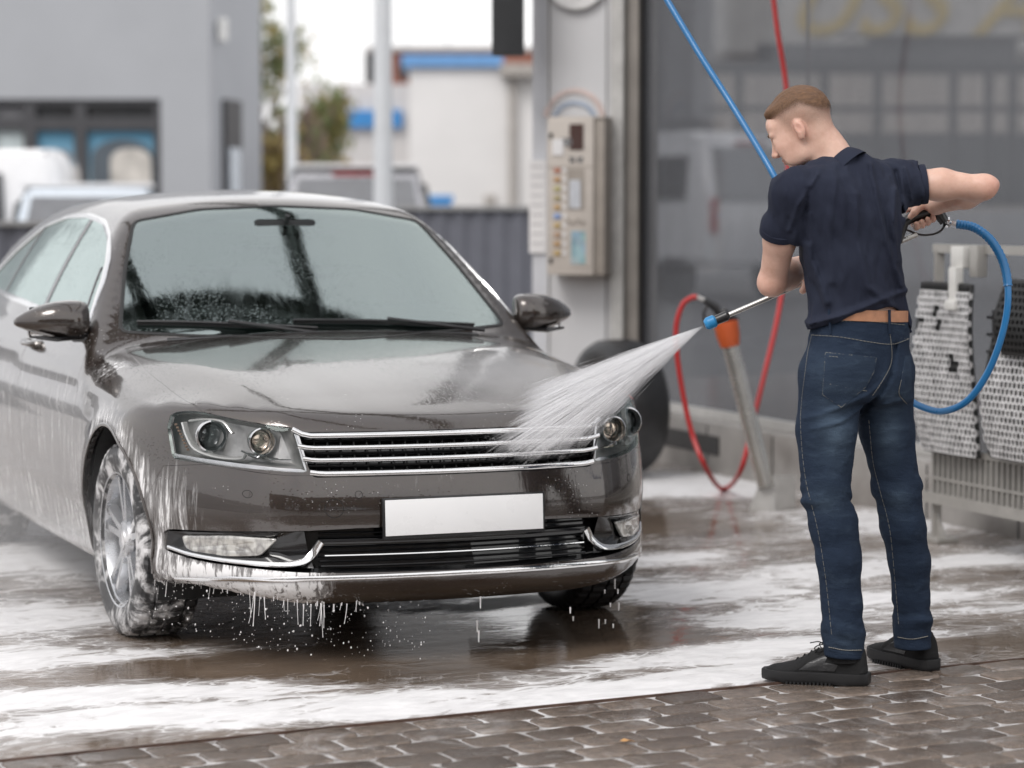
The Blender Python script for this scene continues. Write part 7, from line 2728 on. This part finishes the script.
g0, g1, g2 = tov(LANCE_G), at(951, 223, YP + .29), at(958, 225, YP + .29)
sweep(bm, [g0, g0.lerp(g1, .5), g1, g2], [.016, .018, .012, .013], 10)
lp('hose_fitting', bm, M_silver)
bm = bmesh.new()
n0, n1, n2 = tov(lance(.90)), tov(lance(.955)), tov(lance(1.0))
sweep(bm, [n0, n0.lerp(n1, .2), n1], [.008, .016, .015], 12)
lp('nozzle_body', bm, M_black)
bm = bmesh.new()
sweep(bm, [n1, n1.lerp(n2, .15), n1.lerp(n2, .75), n2], [.015, .020, .020, .013], 14)
lp('blue_nozzle', bm, simple('blue_plastic', (.02, .22, .48), .35))

M_blueh = simple('blue_hose_rubber', (.008, .145, .36), .33, coat=.3, var=.08)
bm = bmesh.new()
hpts = spline([at(956, 224, YP + .29), at(975, 228, YP + .28), at(993, 243, YP + .26), at(1005, 268, YP + .24), at(1008, 300, YP + .22), at(1002, 335, YP + .22), at(988, 372, YP + .24), at(968, 400, YP + .27), at(945, 411, YP + .32), at(925, 408, YP + .38), at(905, 396, YP + .45),
               at(870, 360, YP + .6), at(830, 290, YP + .8), at(796, 220, YP + .9), at(772, 172, YP + .95), at(735, 110, YP + 1.1), at(700, 55, YP + 1.2), at(667, 0, YP + 1.3), at(610, -95, YP + 1.5)], 12)
sweep(bm, hpts, .0108, 12)
o = from_bm('blue_hose', bm, M_blueh, smooth=True)
tag(o, 'blue high pressure hose running from the lance grip up behind the man', 'hose')
# ribbed bend guard near the fitting (part of hose)
bm = bmesh.new()
gpts = hpts[:44]
rr = [(.0148 if i % 2 else .0128) for i in range(len(gpts))]
sweep(bm, gpts, rr, 12)
g_ = from_bm('bend_guard', bm, M_blueh, o, smooth=True)

# ---- the fan-shaped jet: thin streaks of water from nozzle to hood
def jet():
    rnd = np.random.RandomState(5)
    N0 = np.array(LANCE_N)
    # landing line across hood edge and lamp, measured on the photograph
    T = [at(506, 396, 8.55), at(484, 420, 8.32), at(488, 444, 8.12), at(528, 452, 8.05), at(574, 440, 8.12)]
    T = np.array([q[:] for q in T])
    top = np.array(at(520, 392, 8.6)[:]); 
    bm_v, bm_f = [], []
    NS = 7500
    for k in range(NS):
        u = rnd.rand()
        u = np.clip(u + .06 * rnd.randn(), -.0, 1.0)
        # across the fan: 0 = upper edge, 1 = lower edge
        i = u * (len(T) - 1); j = min(int(i), len(T) - 2); tgt = T[j] + (T[j + 1] - T[j]) * (i - j)
        tgt = tgt + rnd.randn(3) * np.array([.020, .040, .013])
        d = tgt - N0; L = np.linalg.norm(d); d = d * (.93 + .10 * rnd.rand())
        s0 = rnd.rand()**.85
        ln = .06 + .26 * rnd.rand()
        s1 = min(1.0, s0 + ln)
        if s0 > .985: continue
        w = (.0004 + .0009 * rnd.rand()) * (.5 + .9 * s0)
        sag = lambda q: np.array([0, 0, -.018 * q * q])
        a, b = N0 + d * s0 + sag(s0), N0 + d * s1 + sag(s1)
        t_ = (b - a) / np.linalg.norm(b - a)
        x = np.cross(t_, [0.3, .1, 1]); x /= np.linalg.norm(x); y = np.cross(t_, x)
        m = (a + b) / 2
        base = len(bm_v)
        bm_v.extend([a, m + x * w, m + (-.5 * x + .87 * y) * w, m + (-.5 * x - .87 * y) * w, b])
        for p, q in ((1, 2), (2, 3), (3, 1)): bm_f.extend([(base, base + p, base + q), (base + 4, base + q, base + p)])
    # splash-back droplets above the impact
    for k in range(1500):
        u = rnd.rand(); i = u * (len(T) - 1); j = min(int(i), len(T) - 2); tgt = T[j] + (T[j + 1] - T[j]) * (i - j)
        p = tgt + np.array([-abs(rnd.randn()) * .05 - .0, rnd.randn() * .06, abs(rnd.randn()) * .035])
        r = .0008 + .0012 * rnd.rand()**2
        base = len(bm_v)
        bm_v.extend([p + [r, 0, 0], p - [r, 0, 0], p + [0, r, 0], p - [0, r, 0], p + [0, 0, r], p - [0, 0, r]])
        for f_ in ((0, 2, 4), (2, 1, 4), (1, 3, 4), (3, 0, 4), (2, 0, 5), (1, 2, 5), (3, 1, 5), (0, 3, 5)): bm_f.append(tuple(base + q for q in f_))
    me = bpy.data.meshes.new('water_jet'); me.from_pydata([tuple(q) for q in bm_v], [], bm_f)
    t = NT('white_water')
    df = t.n('ShaderNodeBsdfDiffuse', {'Color': (.95, .95, .96, 1)}); tl = t.n('ShaderNodeBsdfTranslucent', {'Color': (.95, .95, .96, 1)})
    mx = t.n('ShaderNodeMixShader', {'Fac': .5}); t.l(df.outputs[0], mx.inputs[1]); t.l(tl.outputs[0], mx.inputs[2])
    tr = t.n('ShaderNodeBsdfTransparent'); m2 = t.n('ShaderNodeMixShader', {'Fac': .17}); t.l(tr.outputs[0], m2.inputs[1]); t.l(mx.outputs[0], m2.inputs[2])
    me.materials.append(t.done(m2))
    o = bpy.data.objects.new('water_jet', me); link(o)
    tag(o, 'fan of white water shooting from the blue nozzle onto the hood', 'water jet', kind='stuff')
jet()

# ---- drifting spray mist by the front wheel and over the hood: real volumes
def mist(name, c, r, dens_, label, rot=0):
    bm = bmesh.new()
    bmesh.ops.create_icosphere(bm, subdivisions=3, radius=1.0)
    me = bpy.data.meshes.new(name); bm.to_mesh(me); bm.free()
    t = NT(name)
    v = t.coord('Object')
    gr = t.n('ShaderNodeTexGradient', {'Vector': v}, gradient_type='QUADRATIC_SPHERE').outputs['Fac']
    dn = t.math('MULTIPLY', gr, t.math('MULTIPLY', t.ramp(t.noise(v, 2.2, 4, .6), [(.3, .3), (.7, 1.0)]), dens_))
    pv = t.n('ShaderNodeVolumePrincipled', {'Color': (.95, .95, .96, 1), 'Density': dn, 'Anisotropy': .2})
    t.l(pv.outputs[0], t.out.inputs['Volume'])
    me.materials.append(t.m)
    o = bpy.data.objects.new(name, me); link(o)
    o.location = c; o.scale = r; o.rotation_euler = (0, 0, rot)
    tag(o, label, 'mist', kind='stuff')
mist('wheel_mist', carw(-.5, -1.25, .30), (1.7, .75, .50), .8, 'fine white spray mist drifting along the foamed side of the sedan', wang)
mist('hood_mist', carw(.45, .25, .84), (.55, .45, .16), 7.0, 'faint water mist rising from the hood where the jet lands', wang)
